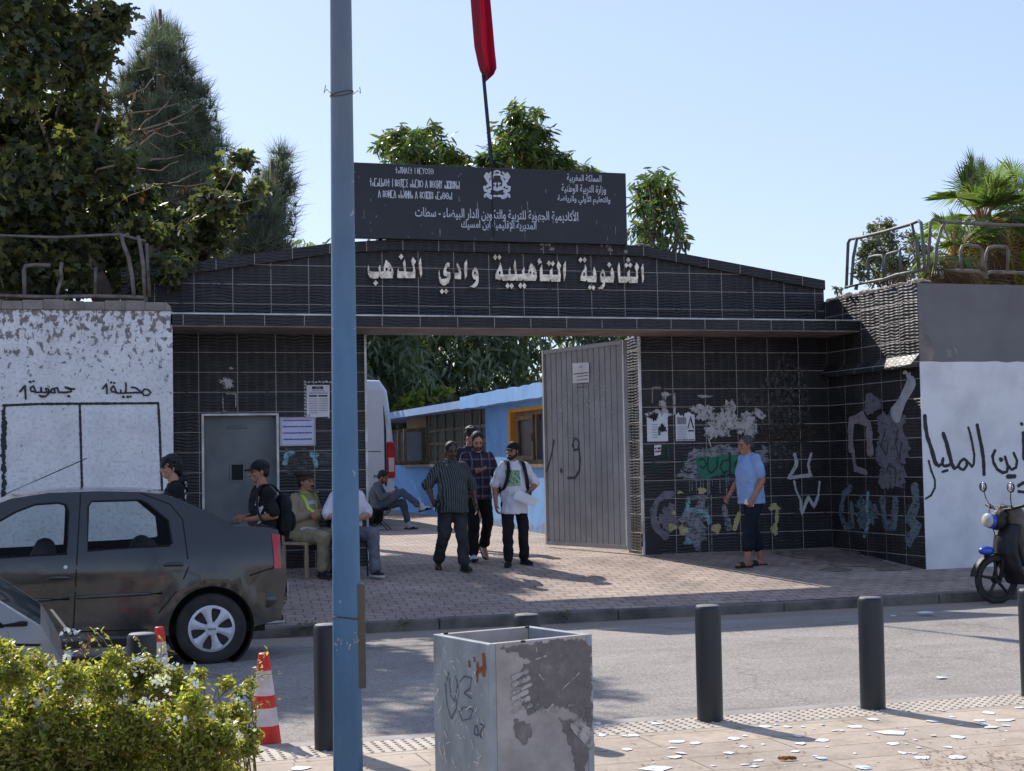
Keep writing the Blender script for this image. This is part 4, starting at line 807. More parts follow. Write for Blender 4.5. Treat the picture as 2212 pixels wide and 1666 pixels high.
f = mk('window', G().box(XB+.1, XB+.18, 34.5, 34.6, 1.33, 2.2).box(XB+.1, XB+.18, 36.4, 36.5, 1.33, 2.2).box(XB+.08, XB+.18, 34.5, 36.5, 2.2, 2.45), M_wood, lodge)
for k, (yy, ln, m_) in enumerate(((34.7, .5, M_wood), (35.3, .55, M_woodr), (36.0, .6, M_woodr))):
    x0 = XB+.08; x1 = XB-.42; g = G()
    for za, zb in ((1.36, 1.42), (2.1, 2.17)): g.box(x1, x0, yy, yy+.04, za, zb)
    g.box(x1, x1+.07, yy, yy+.04, 1.42, 2.1).box(x0-.07, x0, yy, yy+.04, 1.42, 2.1); cs = mk('casement', g, m_, f)
    mk('pane', G().box(x1+.07, x0-.07, yy+.015, yy+.025, 1.42, 2.1), M_paneb, cs)
mk('notice', G().box(XB-.01, XB, 29.0, 29.5, .95, 1.12), M_paperb, lodge)
mk('stain_band', G().add([(XB-.004, y, z) for y in np.linspace(22.6, 29.2, 30) for z in (0.02, .16+.1*random.random())], [(2*i, 2*i+1, 2*i+3, 2*i+2) for i in range(29)]), pm('flaked base', L(166, 176, 190), .5), lodge)
# pale parked van beyond the seated man
van = thing('panel_van', 'tall white panel van parked behind the gate showing its rear doors and red tail light', 'van', (4.4, 33, .12))
yv, zv = 30., .12; xr = on_y(858, 1000, yv)[0]-.04
M_van = mat('white van paint', L(206, 208, 212), L(196, 198, 202), rough=.35, ns=2, coat=.3); M_blkp = mat('black plastic', L(34, 34, 36), L(26, 26, 28), rough=.6)
wv = 2.1; H = on_y(800, 818, yv)[2]-zv
def vsec(y, k):                                    # a rounded body section
    hw = wv/2-k; cx = xr-wv/2; top = H-k*.8; pts = []
    for x, z in ((-1, .42), (-1, 1.2), (-.985, 1.7), (-.94, 2.2), (-.88, .93*2.9), (-.74, 2.9), (0, 2.93), (.74, 2.9), (.88, .93*2.9), (.94, 2.2), (.985, 1.7), (1, 1.2), (1, .42)): pts.append((cx+x*hw, y, zv+.42+(z-.42)/2.51*(top-.42)))
    return pts
mk('body', G().rings([vsec(yv+.0, .10), vsec(yv+.03, .04), vsec(yv+.12, .0), vsec(yv+4.2, .0), vsec(yv+5.0, .06)]), M_van, van, smooth=40)
mk('rear_door', G().box(xr-1.0, xr-.22, yv-.03, yv+.02, zv+.6, zv+H-.22), M_van, van, bev=.02); mk('rear_door', G().box(xr-1.85, xr-1.02, yv-.03, yv+.02, zv+.6, zv+H-.22), M_van, van, bev=.02)
g = G().tube([(xr-.20, yv-.012, zv+.8), (xr-.20, yv-.012, zv+1.9), (xr-.24, yv-.008, zv+2.4), (xr-.34, yv-.004, zv+H-.25)], .022, 6); g.box(xr-.95, xr-.3, yv-.034, yv-.029, zv+1.48, zv+1.495); mk('door_seal', g, M_blkp, van)
tl = mk('tail_light', G().box(xr-.17, xr-.0, yv-.03, yv+.13, zv+.95, zv+1.68), mat('red lamp plastic', L(200, 30, 34), L(160, 20, 26), rough=.2), van, bev=.03); mk('lamp_lens', G().box(xr-.14, xr-.03, yv-.04, yv-.031, zv+1.08, zv+1.36), mat('clear lamp', L(214, 190, 190), rough=.2), tl)
mk('bumper', G().box(xr-wv+.05, xr-.02, yv-.1, yv+.1, zv+.38, zv+.6), M_blkp, van, bev=.03); mk('hinge', G().box(xr-.16, xr-.1, yv-.03, yv+.0, zv+2.05, zv+2.2), M_van, van)
for x in (xr-.25, xr-wv+.05):
    for y in (yv+1.2, yv+4.2): mk('wheel', G().lathe([(.1, -.1), (.3, -.11), (.35, -.08), (.35, .08), (.3, .11), (.1, .1)], 20, (x+.1, y, zv+.35), 'x'), M_blkp, van, smooth=40)
g = G(); a = on_y(818, 1030, yv-.036); put_text(g, 'PAND', on_y(808, 1034, yv-.036)[0], on_y(831, 1034, yv-.036)[0], a[2]-.03, a[2]+.035, lambda p, q_: (p, yv-.036, q_), .02); mk('lettering', g, M_blkp, van)
# ------------------------------------------------------------------ people
def skin(name, c, c2): return mat(name, c, c2, rough=.55, ns=9, bump=.05, bs=60)
S_lt, S_md, S_dk = skin('light brown skin', L(186, 138, 112), L(168, 118, 94)), skin('tan skin', L(164, 116, 90), L(146, 98, 76)), skin('dark skin', L(96, 66, 52), L(78, 52, 42))
M_hair, M_hairg = mat('black hair', L(14, 13, 13), L(24, 22, 21), rough=.6, ns=60, bump=.6, bs=90), mat('greying hair', L(84, 80, 78), L(44, 42, 42), rough=.7, ns=50, bump=.6, bs=90)
def cloth(n, c, c2=None, ns=7): return mat(n, c, c2, rough=.92, ns=ns, bump=.25, bs=45, spec=.2)
C_blk, C_jean, C_navy, C_black2 = cloth('black cotton', L(30, 30, 31), L(40, 40, 42)), cloth('faded black denim', L(46, 47, 50), L(62, 62, 66)), cloth('navy shorts', L(24, 29, 40), L(32, 37, 50)), cloth('black trousers', L(26, 26, 28), L(36, 36, 38))
C_wht, C_lblu, C_grey, C_khaki, C_slate = cloth('white cotton', L(216, 214, 220), L(200, 199, 208)), cloth('pale blue polo', L(142, 166, 206), L(126, 150, 192)), cloth('grey trousers', L(112, 114, 124), L(96, 98, 108)), cloth('khaki uniform', L(150, 138, 112), L(134, 122, 98)), cloth('slate jersey', L(104, 112, 120), L(90, 98, 106))
C_jeanb, C_olive = cloth('blue grey jeans', L(92, 104, 118), L(76, 88, 104)), cloth('olive black boots', L(50, 46, 40), L(34, 32, 30))
M_sole, M_shoe, M_shoew, M_rub = mat('white sole', L(200, 200, 202)), mat('black shoe', L(26, 26, 28), L(38, 38, 40), rough=.55), mat('white trainer', L(206, 210, 218), L(180, 184, 196), rough=.6), mat('black rubber', L(24, 24, 25), L(34, 34, 34), rough=.8, bump=.1)
M_eye, M_lips = mat('dark eye', L(20, 16, 14), rough=.2), mat('lips', L(122, 76, 66), rough=.5)
def stripes(name, base, line, per, w, plaid=None):
    m = NT(name); m.set(Roughness=.9); m.b.inputs['Specular IOR Level'].default_value = .2; v = m.co(); x, y, z = m.sep(v)
    wob = m.math('MULTIPLY', m.math('SUBTRACT', m.noise(v, 6), .5), .007); h = m.math('ADD', m.math('ADD', x, m.math('MULTIPLY', y, .15)), wob)
    def ln(q, p, ww): return m.math('LESS_THAN', m.math('FRACT', m.math('DIVIDE', q, p)), ww)
    c = m.mix(ln(h, per, w), base, line)
    if plaid:
        zz = m.math('ADD', z, wob); c = m.mix(m.math('MULTIPLY', ln(zz, plaid[0], plaid[1]), .55), c, plaid[2]); c = m.mix(m.math('MULTIPLY', ln(m.math('ADD', h, .03), plaid[0], .16), .5), c, plaid[3])
    n = m.ramp(m.noise(v, 9), [(.3, (.75, .75, .75, 1)), (.7, (1.1, 1.1, 1.1, 1))]); m.col(m.mix(1., c, n, 'MULTIPLY')); m.bump(m.noise(v, 40), .25); return m.m
C_strp = stripes('striped shirt', L(52, 56, 57), L(98, 103, 103), .026, .35); C_plaid = stripes('plaid shirt', L(62, 52, 72), L(104, 98, 112), .13, .14, (.125, .2, L(128, 120, 134), L(36, 30, 42)))
def V3(*a): return Vector(a)
FING = [(-.030, .074, .0085), (-.010, .083, .009), (.011, .078, .0088), (.030, .060, .0078)]
def hand(g, w, el, s, curl=.5, palm=None):
    """palm, four bent fingers of unequal length and a thumb leaving the side of the palm"""
    d = (w-el).normalized(); side = (palm or V3(-s, 0, 0)).normalized(); side = (side-d*side.dot(d)).normalized(); ac = d.cross(side).normalized()
    if ac.y > 0: ac = -ac                                # thumb side points to the front
    R = Matrix((ac, side, d)).transposed(); k = w+d*.048
    g.ell(k, (.040, .017, .050), R, 12, 8); g.cap(w-d*.02, w+d*.03, .026, .027, 10)
    for a, ln, r in FING:
        p0 = w+d*.082-ac*a; c1 = curl*.9; p1 = p0+(d*math.cos(c1)+side*math.sin(c1))*ln*.45; c2 = curl*1.9; p2 = p1+(d*math.cos(c2)+side*math.sin(c2))*ln*.33; c3_ = curl*2.7; p3 = p2+(d*math.cos(c3_)+side*math.sin(c3_))*ln*.25
        g.chain([p0-d*.02, p0, p1, p2, p3], [r, r, r*.95, r*.88, r*.75], 8)
    t0 = w+d*.022+ac*.026; t1 = t0+(d*.75+ac*.6+side*.25).normalized()*.04; t2 = t1+(d*.9+ac*.1+side*.45).normalized()*.032
    g.chain([t0-ac*.015, t0, t1, t2], [.013, .0125, .0115, .009], 8)
    return w+d*.085+side*.02
def person(label, loc, rot, H=1.75, pose={}, skin=S_md, group=None, build=1., belly=0., top=None, bottom=None, shoes=None, sleeve=.55, hem=.80, hair='short', hairm=M_hair, leg_end=.06, head=(0, 0), beard=0, mous=0, cap_=None, tuck=False, shoe_kind='shoe', sole=None, curl=.5, collar=False, loose=1.):
    root = thing('person', label, 'person', loc, rot, group); k = H/1.75
    J = dict(pelvis=(0, 0, .93), chest=(0, 0, 1.27), neck=(0, .0, 1.475), head=(0, -.015, 1.60))
    for n, s in (('r', -1), ('l', 1)):
        J.update({'hip'+n: (s*.088, 0, .91), 'knee'+n: (s*.10, -.02, .49), 'ank'+n: (s*.105, .02, .085), 'toe'+n: None, 'sh'+n: (s*.163, .0, 1.398), 'el'+n: (s*.235, .03, 1.14), 'wr'+n: (s*.25, -.05, .90)})
    J.update(pose); J = {a: (Vector(b)*k if b is not None else None) for a, b in J.items()}
    pv, ch, nk, hd = J['pelvis'], J['chest'], J['neck'], J['head']; b = build
    fwd = V3(0, -1, 0)
    Rt = Matrix.Rotation(head[0], 3, 'Z') @ Matrix.Rotation(head[1], 3, 'X')
    def hp(x, y, z): return hd+Rt @ (V3(x, y, z)*k)
    def hip_m(f): return (J['hipr']+J['hipl'])/2
    g = G()                                              # ---- the body, one continuous surface
    sp = [pv-V3(0, 0, .06*k), pv, pv.lerp(ch, .5), ch, ch.lerp(nk, .6), nk]
    def trunk(q, e, lo=0, hi=6, bl=0):
        rx = [.145, .15, .135, .158, .13, .055]; ry = [.105, .11, .10, .112, .09, .06]
        R = []
        for i in range(lo, hi): R.append((sp[i]+fwd*(bl*(.9, 1, 1, .6, .1, 0)[i])*.5, (rx[i]*b+e)*k, (ry[i]*b+e+bl*(.4, .5, .5, .35, 0, 0)[i])*k))
        q.loft(R, 18)
    trunk(g, -.012, bl=belly)
    g.cap(J['shr']-V3(0, 0, .02), J['shl']-V3(0, 0, .02), .047*k*b, .047*k*b); g.cap(ch.lerp(nk, .7), hd-V3(0, -.01, .04)*k, .066*k, .057*k)
    for s in 'rl':
        g.chain([J['sh'+s], J['el'+s], J['wr'+s]], [.047*k*b, .043*k*b, .029*k], 12); g.cap(J['el'+s].lerp(J['wr'+s], .05), J['el'+s].lerp(J['wr'+s], .45), .043*k*b, .042*k*b)
        g.chain([J['hip'+s], J['knee'+s], J['ank'+s]], [.085*k*b, .058*k*b, .040*k], 12); kn, an = J['knee'+s], J['ank'+s]; g.cap(kn.lerp(an, .15)+V3(0, .012, 0), kn.lerp(an, .5)+V3(0, .01, 0), .055*k*b, .05*k)
        J['grip'+s] = hand(g, J['wr'+s], J['el'+s], -1 if s == 'r' else 1, curl if not isinstance(curl, dict) else curl[s], Vector(pose['palm'+s]) if 'palm'+s in pose else None)
        td = Vector(J['toe'+s]/k) if J['toe'+s] else V3(-.15 if s == 'r' else .15, -1, 0); td.normalize(); J['td'+s] = td
        g.cap(an-V3(0, 0, .03*k), an+td*.15*k-V3(0, 0, .055*k), .036*k, .026*k); g.cap(an-td*.03*k-V3(0, 0, .045*k), an+td*.05*k-V3(0, 0, .05*k), .032*k, .034*k)
    # head with a face
    for c, r in (((0, .012, .045), (.074, .094, .088)), ((0, -.008, -.02), (.064, .082, .085)), ((0, -.048, -.075), (.036, .036, .030)), ((0, .0, -.055), (.056, .070, .045))): g.ell(hp(*c), [x*k for x in r], Rt, 16, 11)
    g.cap(hp(0, -.088, .022), hp(0, -.113, -.022), .009*k, .0145*k, 8); g.ell(hp(0, -.10, -.026), (.019*k, .014*k, .010*k), Rt, 8, 6)
    g.cap(hp(-.042, -.078, .034), hp(.042, -.078, .034), .013*k, .013*k, 8)
    for s in (-1, 1): g.ell(hp(s*.074, .012, -.002), (.010*k, .019*k, .031*k), Rt @ Matrix.Rotation(.25*s, 3, 'Z'), 8, 7); g.ell(hp(s*.038, -.066, -.015), (.024*k, .022*k, .02*k), Rt, 8, 6)
    g.cap(hp(-.02, -.088, -.056), hp(.02, -.088, -.056), .009*k, .009*k, 8); g.cap(hp(-.017, -.086, -.067), hp(.017, -.086, -.067), .009*k, .009*k, 8)
    bm_ = remesh(g, .0075, 2); body = mk('body', bm_, skin, root, world=False, smooth=1)
    g = G()
    for s in (-1, 1): g.ell(hp(s*.032, -.0845, .012), (.013*k, .006*k, .0065*k), Rt, 8, 6)
    mk('eyes', g, M_eye, root, world=False, smooth=1)
    g = G()
    for s in (-1, 1): g.cap(hp(s*.015, -.092, .034), hp(s*.05, -.080, .036), .0055*k, .0045*k, 6)
    mk('eyebrows', g, hairm, root, world=False, smooth=1)
    g = G().cap(hp(-.018, -.0935, -.0615), hp(.018, -.0935, -.0615), .0042*k, .0042*k, 6); mk('lips', g, M_lips, root, world=False, smooth=1)
    if mous: mk('moustache', G().cap(hp(-.002, -.101, -.044), hp(.03, -.088, -.052), .0085*k, .006*k, 8).cap(hp(.002, -.101, -.044), hp(-.03, -.088, -.052), .0085*k, .006*k, 8), hairm, root, world=False, smooth=1)
    if beard:
        g = G().ell(hp(0, -.052, -.082), (.040*k, .042*k, .032*k*beard), Rt, 12, 8)
        for s in (-1, 1): g.chain([hp(s*.070, -.005, -.01), hp(s*.062, -.025, -.06), hp(s*.034, -.062, -.083)], [.010*k*beard, .018*k*beard, .022*k*beard], 10)
        mk('beard', remesh(g, .006, 2, .004, .02), hairm, root, world=False, smooth=1)
    if hair:
        g = G(); g.ell(hp(0, .025, .058), (.084*k, .098*k, .087*k), Rt, 18, 12); g.ell(hp(0, .052, .01), (.078*k, .066*k, .075*k), Rt, 16, 10); q = random.Random(len(label))
        for s in (-1, 1): g.ell(hp(s*.066, .014, .035), (.014*k, .04*k, .04*k), Rt, 10, 8)
        if hair == 'full':
            for i in range(90):
                t, p = q.uniform(0, 2*math.pi), q.uniform(.0, 1.25); d = V3(math.sin(p)*math.cos(t), math.sin(p)*math.sin(t), math.cos(p)); c = V3(0, .024, .062)+V3(d.x*.082, d.y*.095, d.z*.088); g.ell(hp(*c), q.uniform(.014, .026)*k, n=7, m=5)
            for x in (-.055, -.035, -.015, .01, .032, .054): g.cap(hp(x*.8, -.06, .115), hp(x, -.097, .035+.01*math.sin(x*90)), .026*k, .012*k, 8)
            for s in (-1, 1): g.cap(hp(s*.074, .0, .07), hp(s*.078, .0, .0), .02*k, .012*k, 8); g.cap(hp(s*.05, .09, .06), hp(s*.045, .10, -.05), .04*k, .022*k, 8)
            g.cap(hp(0, .10, .06), hp(0, .105, -.06), .05*k, .03*k, 8)
        mk('hair', remesh(g, .007, 1, .006 if hair == 'full' else .0035, .018), hairm, root, world=False, smooth=1)
    if cap_:
        g = G(); R = []
        for i in range(9):
            t = math.pi/2*i/8.2; r = math.cos(t); R.append([hp(.088*r*math.cos(a), .018+.106*r*math.sin(a), .052+(.088 if cap_ != 'beret' else .055)*math.sin(t)) for a in [2*math.pi*j/20 for j in range(20)]])
        R.insert(0, [hp(.087*math.cos(a), .018+.105*math.sin(a), .035) for a in [2*math.pi*j/20 for j in range(20)]]); g.rings(R)
        c = mk('cap' if cap_ != 'beret' else 'beret', g, cap_m, root, world=False, smooth=50)
        if cap_ == 'beret':
            g = G().ell(hp(-.02, .028, .098), (.108*k, .122*k, .040*k), Rt @ Matrix.Rotation(.25, 3, 'Y'), 18, 9); mk('crown', remesh(g, .01, 2, .006, .05), cap_m, c, world=False, smooth=1)
        else:
            g = G(); R = []
            for i in range(5):
                f = i/4; R.append([hp(x*(.074-.012*f*f), -.075-.085*f*math.sqrt(max(0, 1-(x*.75)**2)), .052-.010*f-.018*x*x*f) for x in [-1+2*j/10 for j in range(11)]])
            V = [p for r in R for p in r]; V2 = [p-V3(0, 0, .005) for p in V]; n = len(V); F = []
            for i in range(4):
                for j in range(10): a_ = i*11+j; F += [(a_, a_+1, a_+12, a_+11), (a_+n+11, a_+n+12, a_+n+1, a_+n)]
            rim = list(range(11))+[i*11+10 for i in range(1, 5)]+[44+j for j in range(9, -1, -1)]+[i*11 for i in range(3, 0, -1)]
            F += [(rim[i], rim[(i+1) % len(rim)], rim[(i+1) % len(rim)]+n, rim[i]+n) for i in range(len(rim))]; mk('visor', G().add(V+V2, F), cap_m, c, world=False, smooth=40)
    # ---- clothes
    e = .012*loose
    g = G(); zh = hem*k
    seated = J['kneer'].z > .6*J['hipr'].z
    low = pv+V3(0, 0, (hem-.93)*k) if not seated else pv-V3(0, 0, .07*k)
    wx = (.174*b+.014*loose)*k; wy = (.133*b+.012*loose+belly*.5)*k
    g.loft([(low+fwd*belly*.45, wx*1.02, wy*1.02), (low.lerp(pv, .6)+fwd*belly*.5, wx, wy), (pv.lerp(ch, .45)+fwd*belly*.55, wx*.97*(.95 if not belly else 1), wy), (ch+fwd*belly*.3, (.175*b+e)*k, (.122*b+e+belly*.3)*k), (ch.lerp(nk, .5), (.150*b+e)*k, (.108*b+e)*k), (ch.lerp(nk, .86), (.09*b)*k, (.074*b)*k), (nk+V3(0, 0, .005), .068*k, .066*k)], 20)
    g.cap(J['shr']-V3(0, 0, .014), J['shl']-V3(0, 0, .014), .058*k*b, .058*k*b); g.cap(J['shr']-V3(0, 0, .006), nk-V3(0, 0, .045*k), .05*k*b, .052*k); g.cap(J['shl']-V3(0, 0, .006), nk-V3(0, 0, .045*k), .05*k*b, .052*k)
    for s in 'rl':
        a, m_, w = J['sh'+s], J['el'+s], J['wr'+s]; r0, r1 = (.060*b+e*.4)*k, (.055*b+e*.8)*k
        if sleeve <= 1: g.cap(a, a.lerp(m_, sleeve), r0, r1*(1.1 if loose > 1.2 else 1)); 
        else: g.chain([a, m_, m_.lerp(w, sleeve-1)], [r0, (.05*b+e)*k, (.036*b+e)*k], 12)
        if sleeve <= 1: g.cap(a.lerp(m_, sleeve*.6), a.lerp(m_, sleeve+.08), r1*1.05, r1*1.08)
    sh = mk('shirt', remesh(g, .0105, 3, .0105*loose, .10), top, root, world=False, smooth=1)
    if collar:
        g = G(); n = 12
        for s in (-1, 1): g.chain([nk+V3(s*.055, .045, .02)*k, nk+V3(s*.070, -.005, .012)*k, nk+V3(s*.045, -.062, -.02)*k, nk+V3(s*.048, -.085, -.055)*k], [.017*k, .016*k, .014*k, .010*k], 8)
        mk('collar', remesh(g, .007, 1), top, sh, world=False, smooth=1)
    g = G(); g.loft([(pv-V3(0, 0, .10*k), .15*b*k, .115*b*k), (pv-V3(0, 0, .02), (.163*b)*k, (.12*b+belly*.2)*k), (pv+V3(0, 0, .07*k), (.15*b)*k, (.112*b+belly*.3)*k)], 18)
    if seated: g.ell(pv-V3(0, -.02, .03), (.165*b*k, .14*k, .10*k), n=16, m=10)
    for s in 'rl':
        h, kn, an = J['hip'+s], J['knee'+s], J['ank'+s]; g.cap(h-V3(0, 0, .02), kn, (.096*b+e*.4)*k, (.068*b+e*.7)*k); end = kn.lerp(an, 1-leg_end/.42) if leg_end < .42 else kn
        g.cap(kn, end, (.068*b+e*.7)*k, ((.054 if leg_end < .15 else .07)*b+e*.8)*k)
        if leg_end < .15: g.cap(kn.lerp(an, .75), end-V3(0, 0, .015), (.056*b+e)*k, (.060*b+e*.9)*k)
    mk('trousers', remesh(g, .0105, 3, .0125*max(1, loose*.9), .085), bottom, root, world=False, smooth=1)
    if shoes:
        for s in 'rl':
            an, td = J['ank'+s], J['td'+s]; up_ = V3(0, 0, 1); lat = td.cross(up_).normalized(); upv = lat.cross(td).normalized(); ds = -upv; R = Matrix((lat, td, upv)).transposed(); base = an+ds*.085*k
            P = lambda l, f, u: base+(lat*l+td*f+upv*u)*k
            if shoe_kind == 'slide':
                g = G().chain([P(0, -.06, .016), P(0, .03, .016), P(0, .16, .016)], [.016*k]*3); q = G()
                q.rings([[P(.036*w*math.cos(a), f, .014+.012*math.sin(a)) for a in [2*math.pi*j/12 for j in range(12)]] for f, w in ((-.085, .6), (-.07, .95), (0, .92), (.09, 1.18), (.15, 1.05), (.185, .55))])
                st_ = mk('slipper', q, shoes, root, world=False, smooth=1); q = G()
                q.rings([[P(r*math.cos(a), f, .012+(.062 if r > .045 else .052)*math.sin(a)) for r, a in [(.047, math.pi*j/8) for j in range(9)]+[(.043, math.pi*j/8) for j in range(8, -1, -1)]] for f in (.06, .09, .125)]); mk('strap', q, shoes, st_, world=False, smooth=1)
            else:
                g = G(); hi = .10 if shoe_kind == 'boot' else .075
                g.ell(P(0, -.035, .05), (.036*k, .05*k, .05*k), R, 12, 9); g.cap(P(0, -.03, .05), P(0, -.015, hi+.02), .036*k, .042*k); g.cap(P(0, .0, .06), P(0, .12, .035), .040*k, .036*k); g.ell(P(0, .13, .032), (.043*k, .06*k, .03*k), R, 12, 9); g.ell(P(0, .05, .03), (.040*k, .10*k, .03*k), R, 12, 9)
                so = mk('shoe', remesh(g, .0085, 2), shoes, root, world=False, smooth=1); q = G()
                q.rings([[P(.044*w*math.cos(a), f, z) for a, z in ((0, 0), (math.pi, 0), (math.pi, .024), (0, .024))] for f, w in ((-.09, .6), (-.07, .9), (0, .85), (.09, 1.08), (.16, .95), (.195, .45))]); mk('sole', q, sole or M_rub, so, world=False, bev=.004)
    root['_k'] = k
    return root, J, hp, body
def wpt(root, p): return wm(root) @ Vector(p)
def strap_band(root, J, s, m, parent):
    k = root['_k']
    return None
def face_rot(dx, dy): return math.atan2(dx, -dy)     # turn so that the local front (0,-1,0) looks along (dx,dy)
def backpack(label, root, J, m, loc_y=.21, size=(.30, .17, .44), fd=1.):
    k = root['_k']; c = J['chest']; R = wm(root); t = thing('backpack', label, 'backpack', R @ Vector((c.x, c.y+loc_y*k, c.z-.34*k)), root.rotation_euler.z)
    g = G(); w, d, h = size
    g.ell((0, 0, h*.30), (w/2, d/2, h*.34), n=16, m=10).ell((0, 0, h*.62), (w/2*.95, d/2*.9, h*.34), n=16, m=10).box(-w*.40, w*.40, -d*.35, d*.3, .03, h*.72)
    mk('bag', remesh(g, .012, 4, .006, .09), m, t, world=False, smooth=1); g = G().ell((0, d*.42, h*.30), (w*.38, d*.25, h*.24), n=14, m=9); mk('front_pocket', remesh(g, .011, 2, .004, .07), m, t, world=False, smooth=1)
    I = wm(t).inverted() @ R
    for s, n in ((-1, 'r'), (1, 'l')):
        sh = J['sh'+n]; ctr = lambda x, y, z_: I @ (Vector((sh.x*.62+x*s, sh.y+y, sh.z+z_)))
        pts = [ctr(0, .16, -.04), ctr(0, .08, .055), ctr(0, -.01, .072), ctr(.01, -.08*fd, .04), ctr(.02, -.122*fd, -.06), ctr(.045, -.128*fd, -.18), ctr(.07, -.08*fd, -.29), ctr(.09, .06, -.36)]
        P = []
        for i in range(len(pts)-1):
            for j in range(4):
                a = pts[max(i-1, 0)]; b_, c_ = pts[i], pts[i+1]; d_ = pts[min(i+2, len(pts)-1)]; u = j/4
                P.append(.5*((2*b_)+(c_-a)*u+(2*a-5*b_+4*c_-d_)*u*u+(3*b_-a-3*c_+d_)*u**3))
        g = G(); v = []
        xw = (I.to_3x3() @ V3(1, 0, 0)).normalized()*.024
        for i, p in enumerate(P):
            dd = (P[min(i+1, len(P)-1)]-P[max(i-1, 0)]).normalized(); nn = xw.normalized().cross(dd).normalized()*.005
            v.append([p-xw-nn, p+xw-nn, p+xw+nn, p-xw+nn])
        g.rings(v); mk('shoulder_strap', g, m, t, world=False)
    return t
M_pack = cloth('black backpack nylon', L(30, 30, 33), L(42, 42, 46)); cap_m = cloth('black cap cloth', L(30, 30, 33), L(42, 42, 46))
M_phone = mat('black phone glass', L(20, 20, 22), rough=.15)
def at(u, v, dz=0): p = ground(u, v); return (p[0], p[1], gz(p[1])+dz)
WG = 'people walking out through the open gate'
# the stout man in front
r, J, hp, b_ = person('stout man in a striped short sleeved shirt walking out ahead of the others', at(978, 1232), face_rot(.06, -1), 1.69, dict(
    kneer=(-.12, -.03, .49), ankr=(-.14, .20, .13), toer=(-.25, -1, -.4), kneel=(.09, -.14, .50), ankl=(.10, -.20, .085), toel=(.15, -1, 0), elr=(-.315, .06, 1.15), wrr=(-.31, -.12, .95), ell=(.315, .05, 1.13), wrl=(.335, -.03, .88), head=(0, -.035, 1.595), neck=(0, -.01, 1.475)), S_dk, WG, 1.10, .085, C_strp, C_jean, M_shoe, .93, .78, head=(0, .12), mous=1, loose=1.5, collar=True, curl={'r': .9, 'l': .35})
ph = thing('phone', 'black phone in the right hand of the man in the striped shirt', 'phone', wpt(r, J['gripr'])); mk('case', G().obox(wpt(r, J['gripr']), (.016, .075, .15), Matrix.Rotation(.5, 3, 'X')), M_phone, ph, bev=.004); mk('screen', G().obox(wpt(r, J['gripr']+V3(-.010, 0, 0)), (.003, .066, .135), Matrix.Rotation(.5, 3, 'X')), mat('dark phone screen', L(52, 56, 66), rough=.1), ph)
# plaid shirt
r, J, hp, b_ = person('bearded man in a purple plaid shirt looking down as he walks', at(1035, 1212), face_rot(-.03, -1), 1.79, dict(
    kneer=(-.09, -.09, .49), ankr=(-.10, -.10, .09), toer=(-.1, -1, .1), kneel=(.12, -.03, .50), ankl=(.13, .24, .20), toel=(.1, -.75, -.75), elr=(-.25, .02, 1.15), wrr=(-.06, -.24, 1.20), palmr=(0, .3, 1), ell=(.27, .05, 1.13), wrl=(.24, -.13, .94), head=(-.01, -.06, 1.585), neck=(0, -.01, 1.475)), S_lt, WG, 1.0, 0, C_plaid, C_black2, M_shoew, 1.85, .82, head=(-.05, .38), mous=1, beard=.6, collar=True, loose=1.15, curl={'r': .3, 'l': .8})
# the man hidden behind
person('dark haired man in a dark top mostly hidden behind the plaid shirt', at(1018, 1189), face_rot(.1, -1), 1.86, dict(kneer=(-.09, -.09, .49), ankr=(-.10, -.12, .09), kneel=(.1, .04, .5), ankl=(.12, .2, .12), toel=(.1, -.9, -.4), head=(.02, -.02, 1.60)), S_lt, WG, 1.0, 0, cloth('dark blue knit', L(44, 52, 66), L(54, 62, 78)), cloth('beige trousers', L(150, 132, 116), L(134, 116, 100)), M_shoe, .6, .86, head=(-.5, 0), hair='full')
# white tee, cap, papers
r, J, hp, b_ = person('bearded man in a black cap and long white T-shirt holding folded papers', at(1113, 1222), face_rot(.02, -1), 1.66, dict(
    kneer=(-.12, -.06, .48), ankr=(-.12, -.06, .085), toer=(-.5, -1, 0), kneel=(.13, -.0, .49), ankl=(.165, .09, .085), toel=(.3, -1, 0), elr=(-.27, .04, 1.12), wrr=(-.28, -.04, .87), ell=(.325, .0, 1.14), wrl=(.14, -.20, 1.0), palml=(-.2, .9, .2), head=(-.015, -.02, 1.60)), S_md, WG, 1.0, .015, C_wht, C_black2, C_olive, .85, .73, head=(-.85, .05), beard=1.15, mous=1, cap_='cap', loose=1.4, shoe_kind='boot', curl={'r': .5, 'l': .6})
M_prt = NT('T-shirt print'); M_prt.set(Roughness=.9); M_prt.col(M_prt.ramp(M_prt.noise(M_prt.co((1, 1, 1)), 22, 3), [(.3, L(36, 62, 50)), (.45, L(92, 140, 124)), (.55, L(166, 190, 132)), (.66, L(96, 60, 44))])); M_prt = M_prt.m
def on_front(root, body, pts2, off=.004):              # lay a print on the front of the named clothing by ray casting
    cl = [c for c in root.children if c.name.startswith('shirt')][0]; dg = bpy.context.evaluated_depsgraph_get(); dg.update(); out = []
    for x, z in pts2:
        ok, p, n, i = cl.ray_cast(Vector((x, -.6, z)), V3(0, 1, 0)); out.append((p+n*off) if ok else Vector((x, -.2, z)))
    return out
def print_patch(name, root, x0, x1, z0, z1, m, nx=7, nz=8):
    P = on_front(root, None, [(x0+(x1-x0)*i/nx, z0+(z1-z0)*j/nz) for j in range(nz+1) for i in range(nx+1)])
    cl = [c for c in root.children if c.name.startswith('shirt')][0]
    return mk(name, G().add(P, [(j*(nx+1)+i, j*(nx+1)+i+1, (j+1)*(nx+1)+i+1, (j+1)*(nx+1)+i) for j in range(nz) for i in range(nx)]), m, cl, world=False, smooth=1)
print_patch('print', r, -.14, .045, 1.06, 1.27, M_prt)
